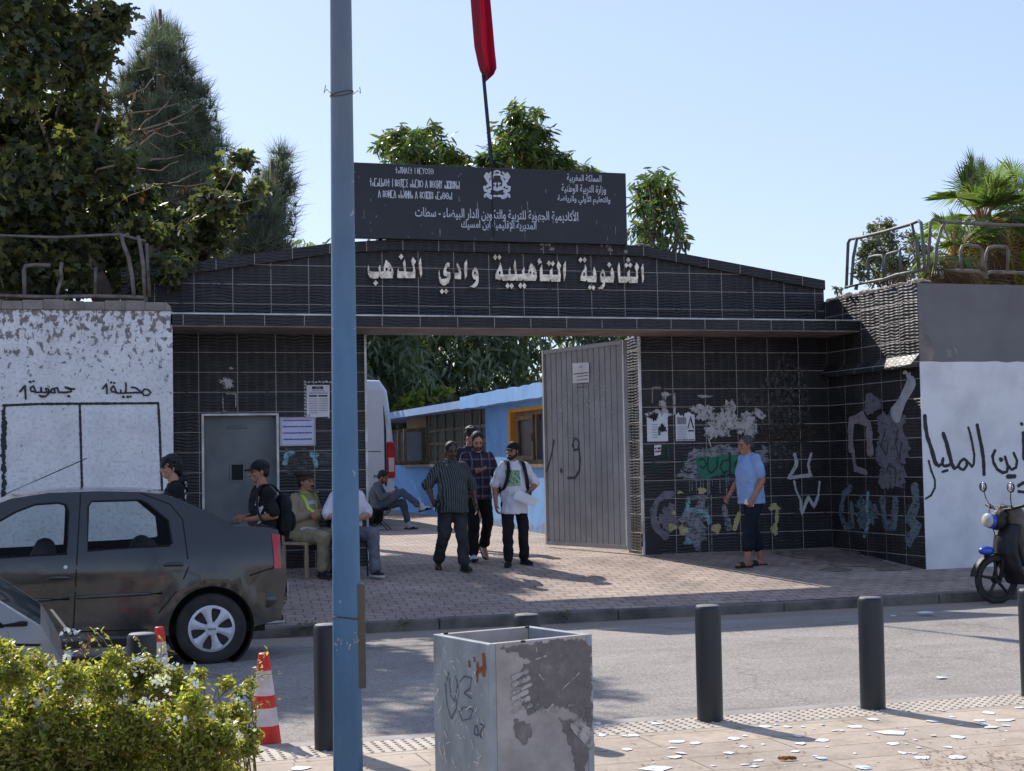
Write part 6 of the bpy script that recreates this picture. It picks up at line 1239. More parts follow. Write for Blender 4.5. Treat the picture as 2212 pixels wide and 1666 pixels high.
g = G().chain([(.45, 0, .5), (.95, 0, .62), (1.3, 0, .7)], [.12, .12, .10]); mk('body_shell', remesh(g, .02, 3), M_bblu, bk, world=False, smooth=1)
g = G().rings([[(x, .13*w*math.cos(a), z+.05*math.sin(a)) for a in [2*math.pi*j/12 for j in range(12)]] for x, z, w in ((.55, .74, .6), (.7, .76, 1), (1.0, .79, 1.05), (1.35, .84, .9), (1.45, .85, .5))]); mk('seat', g, M_blkp, bk, world=False, smooth=1)
g = G().ell((.62, 0, .30), (.17, .13, .11)); g.cap((.45, 0, .33), (.62, 0, .30), .075, .09)
for k in range(4): g.lathe([(.085, .47+k*.025), (.085, .48+k*.025)], 14, (0, 0, .33), 'x')
mk('engine', g, mat('dull aluminium', L(140, 138, 136), L(110, 108, 106), rough=.45, metal=.5), bk, world=False, smooth=35)
mk('exhaust', G().tube([(.55, -.13, .22), (.75, -.17, .20), (1.0, -.18, .24), (1.4, -.18, .34)], [.02, .025, .045, .045], 10), M_chrome, bk, world=False, smooth=1)
mk('swingarm', G().bar((.65, -.1, .3), (1.2, -.08, .285), .04, .05).bar((.65, .1, .3), (1.2, .08, .285), .04, .05), M_blkp, bk, world=False); mk('side_stand', G().tube([(.6, -.12, .24), (.66, -.30, .0)], .011, 6), M_blkp, bk, world=False); mk('footrest', G().tube([(.55, -.28, .26), (.55, .28, .26)], .014, 8), M_blkp, bk, world=False)
# ------------------------------------------------------------------ street furniture on the near side
Yp = 7.1; pt, pb = on_y(736, 0, Yp), on_y(752, 1666, Yp); dxz = (pt[0]-pb[0])/(pt[2]-pb[2]); PX = lambda z: pb[0]+dxz*(z-pb[2])
M_polep = NT('blue pole paint'); M_polep.set(Roughness=.55); v = M_polep.co(); zz = M_polep.sep(v)[2]; mr = M_polep.n('MapRange', i_From_Min=3.3, i_From_Max=2.2); M_polep.l(zz, mr.inputs[0])
base = M_polep.mix(mr.outputs[0], L(100, 114, 127), L(78, 117, 150)); nz = M_polep.ramp(M_polep.noise(M_polep.co((1, 1, .35)), 7, 6, .7), [(.3, (.78, .8, .84, 1)), (.7, (1.12, 1.1, 1.06, 1))]); ch = M_polep.math('GREATER_THAN', M_polep.noise(v, 16, 3), .71)
M_polep.col(M_polep.mix(M_polep.math('MULTIPLY', ch, .7), M_polep.mix(1., base, nz, 'MULTIPLY'), L(170, 172, 170))); M_polep.bump(M_polep.noise(v, 30), .12); M_polep = M_polep.m
lp = thing('lamp_post', 'tall blue painted steel post with a brown cover strip in the foreground', 'post', (PX(-.3), Yp, -.30))
mk('pole', G().tube([(PX(z), Yp, z) for z in (-.3, 0, 1, 2, 3, 3.6, 5, 7)], [.070, .0685, .0635, .058, .0535, .051, .046, .04], 28), M_polep, lp, smooth=1)
mk('base_plate', G().box(PX(-.3)-.14, PX(-.3)+.14, Yp-.14, Yp+.14, -.30, -.28), M_polep, lp, bev=.005)
a, b = on_y(776, 1262, Yp-.02), on_y(776, 1486, Yp-.02); g = G().box(a[0]-.020, a[0]+.022, Yp-.05, Yp+.01, b[2], a[2]); mk('cover_strip', g, mat('brown grey plastic strip', L(98, 86, 72), L(82, 72, 60), rough=.6, ns=4), lp, bev=.006)
g = G(); z = on_y(760, 1336, Yp-.07)[2]; g.tube([(PX(z)+.0665*math.cos(t), Yp+.0665*math.sin(t), z+.006*math.sin(2*t)) for t in [2*math.pi*i/24 for i in range(24)]], .004, 6, close=True)
M_wire = mat('rusty wire', L(92, 74, 60), L(70, 58, 50), rough=.7)
z2_ = on_y(740, 203, Yp)[2]
for o in (0, .018): g.tube([(PX(z2_)+.0545*math.cos(t), Yp+.0545*math.sin(t), z2_+o*math.sin(t)+.012*math.cos(t)) for t in [2*math.pi*i/24 for i in range(24)]], .003, 5, close=True)
for s, e in ((-1, .5), (1, -.1)): g.tube([(PX(z2_)+s*.053, Yp, z2_), (PX(z2_)+s*.075, Yp-.02, z2_+.014), (PX(z2_)+s*.088, Yp-.02, z2_-.012*e), (PX(z2_)+s*.082, Yp-.03, z2_+.03)], .002, 5)
mk('wire_tie', g, M_wire, lp)
g = G(); q = random.Random(8)
for i in range(34):
    t = -math.pi/2+q.uniform(-1.2, 1.2); zc_ = q.gauss(on_y(752, 1385, Yp)[2], .02); r = .0672
    g.flat([(t+q.uniform(-.12, .12), zc_+q.uniform(-.012, .012)) for _ in range(3)], lambda a_, b_: (PX(b_)+r*math.cos(a_), Yp+r*math.sin(a_), b_))
mk('sticker_remains', g, mat('paper scraps on paint', L(196, 190, 178)), lp)
# bollards
M_bol = NT('dark bollard paint'); M_bol.set(Roughness=.42); v = M_bol.co(); M_bol.col(M_bol.ramp(M_bol.noise(M_bol.co((1, 1, .3)), 6, 6, .7), [(.3, L(24, 29, 34)), (.6, L(32, 37, 43)), (.8, L(48, 51, 55))])); scr = M_bol.ramp(M_bol.noise(M_bol.co((9, 9, 1.5)), 7, 6, .85), [(.66, BK), (.69, WH)]); M_bol.l(M_bol.mix(M_bol.math('MULTIPLY', scr, .45), M_bol.b.inputs['Base Color'].links[0].from_socket, L(120, 118, 114)), M_bol.b.inputs['Base Color']); M_bol.bump(M_bol.noise(v, 70), .15); M_bol = M_bol.m
M_boltop = mat('dusty bollard top', L(118, 116, 114), L(90, 90, 92), rough=.7, ns=20)
def bollard(x, label):
    t = thing('bollard', label, 'bollard', (x, 8.83, -.30), 0, 'bollards along the tactile strip')
    mk('post', G().lathe([(.081, .0), (.0815, .69), (.079, .706), (.072, .715)], 32), M_bol, t, world=False, smooth=40); mk('cap', G().lathe([(.0715, .7152), (.066, .719), (.02, .722), (.001, .722)], 32), M_boltop, t, world=False, smooth=40)
    mk('base_ring', G().lathe([(.10, 0), (.098, .004), (.083, .005)], 28), M_curb, t, world=False); return t
B0 = bollard(.54, 'dark bollard half hidden behind the flowering bush')
for x, l in ((1.585, 'dark bollard just left of the blue post'), (2.80, 'dark bollard whose top shows behind the planter box'), (3.985, 'dark bollard standing right of the planter box'), (5.13, 'dark bollard between the planter box side and the right edge bollard'), (6.345, 'dark bollard cut by the right edge below the motorcycle')):
    c = copy_tree(B0); c.location.x = x; c['label'] = l; c.rotation_euler = (random.uniform(-.012, .012), random.uniform(-.012, .012), random.uniform(0, 6))
# traffic cones
M_cr, M_cw = mat('red cone plastic', L(226, 40, 28), L(206, 34, 26), rough=.45, ns=6), mat('white reflective band', L(226, 214, 210), L(206, 186, 184), rough=.5, ns=12)
def cone(loc, label):
    t = thing('traffic_cone', label, 'cone', loc, 0, 'traffic cones by the kerb'); H = .56
    r = lambda f: .103*(1-f)+.031*f
    f = [0, .247, .433, .563, .823, 1]
    for i in range(5):
        a, b_ = f[i], f[i+1]; pr = [(r(a), a*H), (r(b_), b_*H)]
        if i == 4: pr += [(.024, H+.004), (.001, H+.004)]
        mk('cone_body' if i % 2 == 0 else 'reflective_band', G().lathe(pr, 28), M_cr if i % 2 == 0 else M_cw, t, world=False, smooth=40)
    mk('base', G().lathe([(.112, 0), (.112, .012), (.10, .016)], 28), M_cr, t, world=False); return t
c0 = cone((1.275, 9.24, -.34), 'red and white traffic cone standing behind the right end of the bush')
c = copy_tree(c0); c.location = (.80, 11.1, -.34); c['label'] = 'red traffic cone peeking out above the bollard near the car wheel'
# metal planter box
pz = .55; CR = [on_z(u, v, pz)[:2] for u, v in ((935, 1370), (1056, 1392), (1279, 1370), (1146, 1352))]
pl_ = thing('planter_box', 'square scuffed grey metal planter box in the foreground', 'planter', (2.05, 6.7, -.30))
M_pl1 = NT('scuffed blue grey steel'); M_pl1.set(Roughness=.65); v = M_pl1.co((1, 1, .5)); c_ = M_pl1.ramp(M_pl1.noise(v, 5, 6, .65), [(.3, L(120, 128, 132)), (.55, L(152, 158, 160)), (.75, L(172, 174, 172))]); zz = M_pl1.sep(M_pl1.co())[2]
sc_ = M_pl1.ramp(M_pl1.noise(M_pl1.co((9, 9, 1.2)), 6, 6, .8), [(.63, BK), (.67, WH)]); M_pl1.col(M_pl1.mix(M_pl1.math('MULTIPLY', sc_, .6), c_, L(205, 207, 205))); M_pl1.bump(M_pl1.noise(v, 14), .15); M_pl1 = M_pl1.m
M_pl2 = NT('worn pale grey paint'); M_pl2.set(Roughness=.6); v = M_pl2.co(); c_ = M_pl2.ramp(M_pl2.noise(v, 4, 6, .7), [(.3, L(140, 132, 128)), (.55, L(170, 162, 156)), (.75, L(188, 180, 174))]); M_pl2.col(c_); M_pl2.bump(M_pl2.noise(v, 20, 5), .2); M_pl2 = M_pl2.m
ctr = np.mean(CR, 0)
for i in range(4):
    a, b_ = np.array(CR[i]), np.array(CR[(i+1) % 4]); n_ = ctr-(a+b_)/2; n_ /= np.linalg.norm(n_); dd = (b_-a)/np.linalg.norm(b_-a); th = .034; a2, b2 = a+dd*.0+n_*th, b_-dd*.0+n_*th
    if i % 2: a, b_, a2, b2 = a+dd*(th+.001), b_-dd*(th+.001), a2+dd*(th+.001), b2-dd*(th+.001)
    g = G().add([(*a, -.30), (*b_, -.30), (*b2, -.30), (*a2, -.30), (*a, pz), (*b_, pz), (*b2, pz), (*a2, pz)], [(3, 2, 1, 0), (4, 5, 6, 7), (0, 1, 5, 4), (1, 2, 6, 5), (2, 3, 7, 6), (3, 0, 4, 7)]); mk('side_panel', g, M_pl1 if i in (0, 2) else M_pl2, pl_, bev=.004, label=('blue grey scratched side' if i == 0 else 'side smeared with dark grey paint') if i < 2 else None)
g = G().add([(*(ctr+(np.array(p)-ctr)*.9), .12) for p in CR], [(0, 1, 2, 3)]); mk('soil', g, M_soil, pl_)
g = G()
for u, v in ((963, 1368), (1139, 1355), (1130, 1386)): p = on_z(u, v, pz+.004); g.lathe([(.011, pz), (.011, pz+.008), (.004, pz+.01), (.001, pz+.01)], 8, (p[0], p[1], 0))
mk('bolt', g, M_dark, pl_)
z8 = pxf(700, 1440, 2.3532)
def face_dec(name, i, items, m, off=.0025, jit=.3):
    a, b_ = np.array(CR[i]), np.array(CR[(i+1) % 4]); dd = (b_-a)/np.linalg.norm(b_-a); n_ = np.array([dd[1], -dd[0]]); 
    if (ctr-a)@n_ > 0: n_ = -n_
    N3 = np.array([n_[0], n_[1], 0]); A3_ = np.array([*a, 0])
    def f(p): d = ray(*z8(*p)); q = CAM+d*(((A3_-CAM)@N3)/(d@N3)); return ((q[:2]-a)@dd, q[2])
    fn = lambda s, z: (a[0]+dd[0]*s+n_[0]*off, a[1]+dd[1]*s+n_[1]*off, z); g = G(); ln = np.linalg.norm(b_-a)
    for it in items:
        if it[0] == 'p':
            pp = [f(p) for p in it[1]]; q = random.Random(len(pp)); out = []
            for k in range(len(pp)):
                p0, p1 = pp[k], pp[(k+1) % len(pp)]; nn = max(1, int(math.hypot(p1[0]-p0[0], p1[1]-p0[1])/.012))
                for j in range(nn): out.append((min(ln-.004, max(.004, p0[0]+(p1[0]-p0[0])*j/nn+q.uniform(-.011, .011))), min(pz-.004, p0[1]+(p1[1]-p0[1])*j/nn+q.uniform(-.011, .011))))
            g.flat(out, fn)
        else: g.stroke([f(p) for p in it[1]], it[2], fn, jit)
    return mk(name, g, m, pl_)
M_dp = NT('dark grey smear'); M_dp.set(Roughness=.6); n = M_dp.noise(M_dp.co(), 9, 7, .75); M_dp.col(M_dp.ramp(n, [(.3, L(92, 86, 85)), (.55, L(114, 107, 105)), (.7, L(140, 132, 128))])); mrr = M_dp.n('MapRange', i_From_Min=.33, i_From_Max=.43); M_dp.l(M_dp.noise(M_dp.co((1, 1, 1)), 15, 7, .8), mrr.inputs[0]); tr = M_dp.n('BsdfTransparent'); ms = M_dp.n('MixShader'); M_dp.l(mrr.outputs[0], ms.inputs[0]); M_dp.l(tr.outputs[0], ms.inputs[1]); M_dp.l(M_dp.b.outputs[0], ms.inputs[2]); M_dp.l(ms.outputs[0], M_dp.out.inputs[0])
M_dp = M_dp.m
def drag(name, c, thr, sc): return pm(name, c, thr, sc)
face_dec('paint_smear', 1, [('p', [(1290, 430), (1370, 410), (1480, 405), (1600, 375), (1800, 372), (1828, 420), (1833, 640), (1835, 900), (1780, 850), (1700, 780), (1600, 770), (1500, 790), (1470, 820), (1430, 760), (1400, 700), (1390, 620), (1430, 540), (1470, 500), (1380, 450)]), ('p', [(1370, 850), (1480, 870), (1470, 960), (1440, 1010), (1400, 960)]), ('p', [(1640, 840), (1760, 850), (1830, 900), (1830, 980), (1790, 1160), (1740, 1160), (1720, 1010), (1680, 920)])], M_dp)
face_dec('scuffs', 1, [('s', [(1370, 600+40*k), (1450+10*(k % 3), 560+40*k)], .02) for k in range(6)]+[('s', [(1480+30*k, 790+8*(k % 2)), (1510+30*k, 760+(k % 3)*14)], .016) for k in range(6)]+[('s', [(1720, 880), (1830, 1000)], .035), ('s', [(1740, 860), (1835, 930)], .03), ('s', [(1630, 690), (1755, 570)], .006), ('s', [(1520, 580), (1545, 610)], .007), ('s', [(1500, 490), (1560, 470)], .008), ('s', [(1690, 762), (1730, 760)], .008), ('s', [(1500, 420), (1505, 440)], .012)], pm('pale scuff', L(190, 184, 178), .47, (16, 16, 16)), .004)
face_dec('rust_mark', 0, [('s', [(1200, 465), (1205, 540), (1200, 580)], .022), ('s', [(1165, 515), (1160, 615)], .016), ('s', [(1170, 560), (1195, 540)], .02), ('s', [(1115, 505), (1118, 530)], .014), ('s', [(1145, 480), (1148, 500)], .01)], mat('rust', L(150, 78, 38), L(118, 58, 30), ns=30), .003)
face_dec('scratched_writing', 0, [('s', [(995, 570), (975, 640), (985, 760), (1010, 840), (1040, 780), (1050, 650), (1035, 590)], .006), ('s', [(1000, 600), (1005, 700), (1030, 740), (1045, 640)], .005), ('s', [(1060, 620), (1085, 590), (1130, 600), (1120, 660), (1085, 690), (1130, 720)], .006), ('s', [(1085, 770), (1055, 800), (1075, 850), (1120, 840), (1140, 790), (1090, 770)], .005), ('s', [(1150, 880), (1145, 930), (1170, 940), (1165, 890), (1150, 880)], .006), ('s', [(1180, 870), (1205, 880), (1180, 920), (1190, 955), (1175, 930)], .006)], mat('blue pen', L(80, 92, 118)), .003)
q = random.Random(21); face_dec('scratches', 0, [('s', [(x, y), (x+q.uniform(-25, 25), y+q.uniform(-40, 60))], q.uniform(.002, .006)) for x, y in [(q.uniform(925, 1200), q.uniform(430, 1130)) for _ in range(60)]], M_cw, .0035)
# torn paper scraps on the plaza
SCR = [(125, 312, 35, 7, 0), (270, 315, 65, 9, 0), (255, 382, 45, 9, 0), (500, 345, 50, 9, 0), (590, 352, 35, 8, 0), (520, 402, 35, 9, 0), (490, 420, 55, 8, 0), (395, 475, 100, 20, 0), (775, 327, 35, 9, 0), (750, 400, 35, 6, 0), (940, 270, 50, 7, 0), (1100, 318, 45, 7, 0), (1110, 353, 45, 8, 0), (1215, 338, 50, 9, 0), (1370, 270, 50, 9, 0), (1560, 300, 100, 16, 2), (1560, 354, 45, 8, 0), (1610, 398, 28, 9, 0), (1705, 422, 50, 10, 0), (1760, 243, 45, 7, 0), (1810, 190, 20, 6, 0), (1885, 322, 50, 8, 0), (1880, 422, 52, 11, 0), (1990, 240, 45, 6, 0), (2120, 238, 80, 6, 0), (2045, 272, 45, 8, 0), (2120, 265, 30, 5, 0), (2040, 202, 48, 8, 0), (2190, 178, 40, 6, 0), (1220, 262, 15, 5, 1), (990, 260, 15, 5, 1), (1045, 270, 22, 6, 0), (1215, 427, 36, 10, 1), (1420, 472, 50, 12, 1), (1120, 272, 15, 4, 0), (1675, 337, 12, 4, 0), (1237, 370, 15, 5, 0), (2125, 293, 10, 5, 0), (1632, 356, 12, 4, 0), (1628, 280, 12, 4, 0), (1310, 290, 16, 4, 0), (835, 316, 16, 4, 0), (1858, 210, 10, 4, 0), (925, 358, 12, 4, 0), (1130, 460, 8, 4, 0), (585, 288, 10, 3, 0)]
zq = pxf(1440, 1680, 1.975); M_pb, M_pp = mat('blue and white paper', L(210, 216, 230), L(120, 160, 220), ns=18, lo=.48, hi=.56), mat('white paper with violet print', L(216, 214, 220), L(176, 168, 196), ns=24, lo=.55, hi=.7); q = random.Random(31); M_scrap = mat('scrap paper', L(222, 222, 224), L(206, 206, 210), ns=8)
LB = {0: 'torn white paper scrap lying on the plaza slabs', 1: 'torn blue and white paper scrap lying on the plaza slabs', 2: 'large torn sheet with violet print lying on the plaza slabs'}
def scrap(c, rx, ry, kind):
    n = q.choice((4, 5, 5, 6, 7)); a0 = q.uniform(0, 6); P = []
    for k in range(n):
        t = a0+2*math.pi*k/n; m_ = q.uniform(.7, 1.35); P.append((c[0]+rx*m_*math.cos(t), c[1]+ry*m_*math.sin(t), -.2985+abs(q.gauss(0, .002))+.001))
    cz = -.297; g = G().add(P+[(c[0], c[1], cz+.003)]+[(p[0], p[1], p[2]+.0006) for p in P]+[(c[0], c[1], cz+.0036)], [(k, (k+1) % n, n) for k in range(n)]+[(n+1+(k+1) % n, n+1+k, 2*n+1) for k in range(n)]+[(k, (k+1) % n, n+1+(k+1) % n, n+1+k) for k in range(n)])
    return mk('paper_scrap', g, {0: M_scrap, 1: M_pb, 2: M_pp}[kind], label=LB[kind], category='paper scrap', group='paper scraps on the plaza' if kind < 2 else None)
for x, y, hw_, hh, k in SCR:
    c = on_z(*zq(x, y), -.297); e = on_z(*zq(x+hw_, y), -.297); rx = math.hypot(e[0]-c[0], e[1]-c[1]); e = on_z(*zq(x, y+hh), -.297); ry = min(math.hypot(e[0]-c[0], e[1]-c[1]), rx*1.6); scrap(c, rx*.8, max(ry*.85, rx*.3), k)
for i in range(34): c = on_z(*zq(q.uniform(100, 2200), q.uniform(215, 480)), -.297); s_ = q.uniform(.008, .032); scrap(c, s_, s_*q.uniform(.6, 1.5), 0)
c = on_z(650, 1660, -.297); scrap(c, .05, .06, 0)
for u, v, r_ in ((2000, 1325, .1), (2033, 1466, .05), (1930, 1332, .04), (1715, 1220, .06), (1800, 1221, .06)):
    p = ground(u, v) if v < 1280 else on_z(u, v, -.338); z0 = p[2]; rr_ = random.Random(int(u)); g = G().add([(p[0]+r_*rr_.uniform(.7, 1.1)*math.cos(t), p[1]+r_*rr_.uniform(.7, 1.1)*math.sin(t), z0+.006+rr_.uniform(0, .006)) for t in [k*math.pi/4 for k in range(8)]], [tuple(range(8))]); mk('paper_scrap', g, M_scrap, label='torn white paper scrap lying on the road' if v > 1280 else 'torn white paper scrap on the sidewalk by the right tiled panel', category='paper scrap', group='paper scraps on the road' if v > 1280 else 'paper scraps by the wall')
p = on_z(*zq(1040, 437), -.298); g = G().chain([(p[0]-.035, p[1]+.02, -.285), (p[0]-.01, p[1], -.283), (p[0]+.045, p[1]-.01, -.288)], [.010, .013, .009], 8); mk('wrapper', remesh(g, .004, 1, .004, .02), mat('golden brown wrapper', L(170, 110, 50), L(110, 70, 36), ns=30), label='crumpled golden brown wrapper on the plaza slabs', category='wrapper', smooth=1)
# dry leaf crumbs
V, F = [], []; q = np.random.default_rng(5)
for i in range(420):
    if i < 260: c = on_z(*zq(q.uniform(1700, 2350), q.uniform(390, 520)), -.296)
    else: c = on_z(q.uniform(600, 2200), q.uniform(1570, 1666), -.296)
    a = q.uniform(0, 6.3); l = q.uniform(.006, .02); w = l*.35; n = len(V); d = np.array([math.cos(a), math.sin(a)]); e = np.array([-d[1], d[0]])
    for s, t in ((-1, 0), (0, -1), (1, 0), (0, 1)): V.append((c[0]+d[0]*l*s+e[0]*w*t, c[1]+d[1]*l*s+e[1]*w*t, -.2955+q.uniform(0, .004)))
    F.append((n, n+1, n+2, n+3))
npmesh('leaf_litter', V, F, mat('dry leaf bits', L(150, 110, 70), L(110, 80, 50), ns=30), kind='stuff')
# dirt heap at the foot of the wing
g = G(); q = random.Random(6)
for k in range(26):
    x = q.uniform(9.9, 11.0); y = q.uniform(17.7, 19.6); g.ell((x, y, gz(y)), (q.uniform(.12, .35), q.uniform(.15, .4), q.uniform(.02, .055)), n=10, m=6)
mk('dirt_heap', remesh(g, .03, 3, .01, .1), mat('grey brown dirt', L(124, 108, 98), L(96, 84, 76), ns=6, bump=.4), label='low heap of grey dirt in the corner of the tiled wing wall', category='dirt heap', smooth=1)
# ------------------------------------------------------------------ vegetation
M_bark, M_barkg = mat('brown bark', L(104, 84, 66), L(70, 58, 48), ns=6, bump=.6, bs=18, stretch=(1, 1, .3)), mat('pale grey bark', L(150, 128, 110), L(112, 96, 84), ns=7, bump=.4, bs=25)
Q = np.random.default_rng(12)
def cl_px(lst, y, dy, conv=ident):                     # pixel clumps -> clumps at depth y
    out = []
    for it in lst:
        u, v, r = it[:3]; yy = y+(it[3] if len(it) > 3 else Q.uniform(-dy, dy)); p = on_y(*conv(u, v), yy); e = on_y(*conv(u+r, v), yy); out.append((p[0], yy, p[2], abs(e[0]-p[0])))
    return out
def limbs(g, base, cl, r0, q=random, frac=.55, r1=.02, bend=.25):
    b = Vector(base)
    for c in cl:
        e = Vector(c[:3]); m_ = b.lerp(e, frac)+Vector((q.uniform(-bend, bend), q.uniform(-bend, bend), q.uniform(0, bend)))
        g.tube([b, b.lerp(m_, .5)+Vector((0, 0, .1)), m_, e], [r0, r0*.7, r0*.4, r1], 6)
# fig tree behind the left planter wall
FGc = [L(66, 74, 60), L(80, 88, 68), L(92, 100, 72), L(116, 118, 70), L(74, 84, 66), L(130, 124, 70)]
M_fig = leafmat('fig leaves', FGc, .42, .5, 1.0)
fig = thing('fig_tree', 'big dark fig tree over the left planter wall with bare twigs at its right', 'tree', (1.0, 20.9, 3.25))
px = [(40, 40, 95), (140, 50, 80), (215, 40, 55), (255, 25, 25), (245, 60, 30), (60, 150, 90), (150, 140, 70), (205, 110, 50), (40, 270, 100), (130, 250, 80), (200, 210, 40), (205, 290, 60), (50, 380, 110), (150, 370, 90), (230, 370, 60), (60, 480, 110), (160, 490, 100), (250, 460, 65), (40, 570, 90), (130, 570, 80), (230, 560, 70), (300, 560, 60), (330, 490, 55), (300, 420, 40), (280, 350, 35), (375, 540, 50), (400, 480, 45), (430, 520, 40), (455, 470, 35), (345, 590, 45), (490, 390, 38), (525, 340, 30), (530, 430, 35), (480, 440, 40), (555, 400, 22), (330, 540, 55), (380, 575, 48), (425, 555, 42), (300, 610, 50), (350, 625, 35), (460, 515, 42), (395, 520, 40), (440, 420, 28), (500, 480, 30), (20, 600, 70), (90, 610, 60), (170, 600, 60), (260, 600, 50), (330, 610, 40), (100, 330, 80), (190, 440, 80), (110, 450, 80), (290, 500, 60), (-120, 60, 150), (-140, 260, 150), (-120, 460, 150), (30, -100, 110), (180, -90, 90), (-130, -150, 160), (60, -260, 130), (160, -220, 80)]
cl = cl_px(px, 20.9, .9)
P_ = clumps(cl, 2900, Q, 14, .85)
P_ = P_[P_[:, 1] > YL+.2]
leaves('crown', P_, .145, FIG, M_fig, fig, .45, 1.1, rng=Q)
g = G(); qb = random.Random(3); base = on_y(228, 640, 20.9); 
g.tube([(base[0], 20.9, 3.2), (base[0]+.02, 20.9, 3.55), (base[0]-.25, 20.8, 4.1), (base[0]-.5, 20.8, 4.8)], [.24, .17, .14, .11], 12)
g.tube([(base[0], 20.9, 3.4), (base[0]+.3, 20.9, 3.9), (base[0]+.9, 20.8, 4.4)], [.14, .1, .06], 10)
limbs(g, (base[0]-.4, 20.8, 4.6), [c for c in cl[:25:3]], .04, qb); limbs(g, (base[0]+.7, 20.8, 4.2), cl[25:37:2], .018, qb, r1=.008)
mk('trunk', g, M_barkg, fig, smooth=1)
g = G(); z1 = pxf(0, 0, 2.1356)
tw = [[(640, 560), (700, 500), (780, 460), (825, 395)], [(620, 620), (700, 600), (830, 580), (950, 540)], [(640, 700), (760, 690), (880, 650), (1000, 590), (1065, 540)], [(680, 780), (800, 700), (900, 660), (1010, 640)], [(690, 740), (780, 640), (840, 600), (905, 530)], [(700, 850), (800, 850), (900, 840), (985, 815)], [(720, 900), (860, 910), (910, 870), (960, 850)], [(830, 990), (950, 970), (1020, 930), (1090, 895)], [(820, 985), (1000, 995), (1120, 970), (1200, 920)], [(640, 650), (700, 560), (735, 470)], [(700, 830), (760, 760), (830, 700), (900, 720), (980, 690)], [(760, 690), (800, 760), (870, 800)], [(900, 660), (960, 700), (1000, 710)], [(1060, 1060), (1080, 1020), (1130, 990)], [(1050, 1110), (1200, 1110), (1350, 1060), (1440, 1040)], [(620, 700), (560, 760), (420, 900)], [(640, 600), (560, 560), (400, 600)], [(700, 760), (560, 860), (450, 1000)], [(820, 1000), (700, 1040), (560, 1120)], [(210, 190), (280, 230), (350, 300), (420, 330)], [(250, 260), (330, 330), (400, 370)]]
for t in tw: yy = 20.8+qb.uniform(-.4, .4); g.tube([on_y(*z1(*p), yy)+np.array([0, i*.05, 0]) for i, p in enumerate(t)], [.016-.011*i/(len(t)-1) for i in range(len(t))], 6)
mk('bare_twigs', g, M_barkg, fig, smooth=1)
dry = [on_y(*z1(qb.gauss(x, 30), qb.gauss(y, 25)), 20.8) for x, y in ((705, 500), (790, 620), (690, 700), (800, 700), (1010, 985), (770, 1070), (650, 720), (200, 1000)) for _ in range(5)]
leaves('dry_leaves', dry, .10, LEAF, leafmat('dry leaves', [L(110, 66, 42), L(90, 52, 36), L(150, 110, 50)], .2), fig, 1.0, 1.2, rng=Q)
# pines behind it
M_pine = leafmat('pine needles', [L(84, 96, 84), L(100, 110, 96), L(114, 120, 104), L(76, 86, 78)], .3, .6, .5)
def pine(name, label, axis, y, px, ntuft, ln=.34, nn=22):
    t = thing(name, label, 'tree', (on_y(axis, 600, y)[0], y, 0), 0, 'pines behind the fig tree'); cl = cl_px(px, y, 1.2); T = []
    for x, yy, z, r in cl: T.append(ballpts((x, yy, z), r, int(ntuft*r*r), Q, .5))
    T = np.concatenate(T); N = len(T); B = np.repeat(T, nn, 0); leaves('crown', B, ln, NEED, M_pine, t, -.75, 1.25, rng=Q)
    g = G(); top_ = max(c[2] for c in cl); ax = on_y(axis, 600, y)[0]; g.tube([(ax, y, 0), (ax, y, top_*.5), (ax, y, top_+.1)], [.28, .18, .03], 10); limbs(g, (ax, y, top_*.62), cl[::2], .06, qb, r1=.015); mk('trunk', g, M_bark, t, smooth=1); return t
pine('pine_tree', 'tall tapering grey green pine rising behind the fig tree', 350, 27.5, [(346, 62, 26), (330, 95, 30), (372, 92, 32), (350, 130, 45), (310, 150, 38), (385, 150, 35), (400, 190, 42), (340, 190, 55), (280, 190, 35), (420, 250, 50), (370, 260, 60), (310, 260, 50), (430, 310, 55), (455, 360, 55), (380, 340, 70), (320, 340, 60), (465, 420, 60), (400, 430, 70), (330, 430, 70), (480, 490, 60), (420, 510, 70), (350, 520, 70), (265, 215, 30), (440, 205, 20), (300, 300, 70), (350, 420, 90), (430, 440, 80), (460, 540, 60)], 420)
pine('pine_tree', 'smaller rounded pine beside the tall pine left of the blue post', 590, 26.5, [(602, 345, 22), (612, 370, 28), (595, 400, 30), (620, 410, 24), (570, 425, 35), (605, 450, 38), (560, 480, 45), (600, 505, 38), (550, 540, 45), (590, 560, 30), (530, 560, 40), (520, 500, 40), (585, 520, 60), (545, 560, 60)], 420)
# glossy leaved trees behind the name board
M_gl = leafmat('glossy leaves', [L(70, 92, 52), L(84, 108, 58), L(98, 118, 64), L(116, 132, 72), L(78, 98, 60), L(140, 126, 72)], .38, .35, .8, .6)
def broad(label, px, y, dy, dens, size, trunk_u, group='trees behind the name board', tpl=LANCE, m=M_gl, droop=.5, sub=6, tz=0):
    t = thing('broadleaf_tree', label, 'tree', (on_y(trunk_u, 500, y)[0], y, tz), 0, group); cl = cl_px(px, y, dy); leaves('crown', clumps(cl, dens, Q, sub+3, .68), size, tpl, m, t, droop, 1.1, rng=Q)
    g = G(); x = on_y(trunk_u, 500, y)[0]; zt = np.median([c[2] for c in cl]); g.tube([(x, y, tz), (x+.1, y, zt*.5), (x, y, zt*.8)], [.2, .14, .1], 10); limbs(g, (x, y, zt*.75), cl, .05, qb); mk('trunk', g, M_bark, t, smooth=1); return t
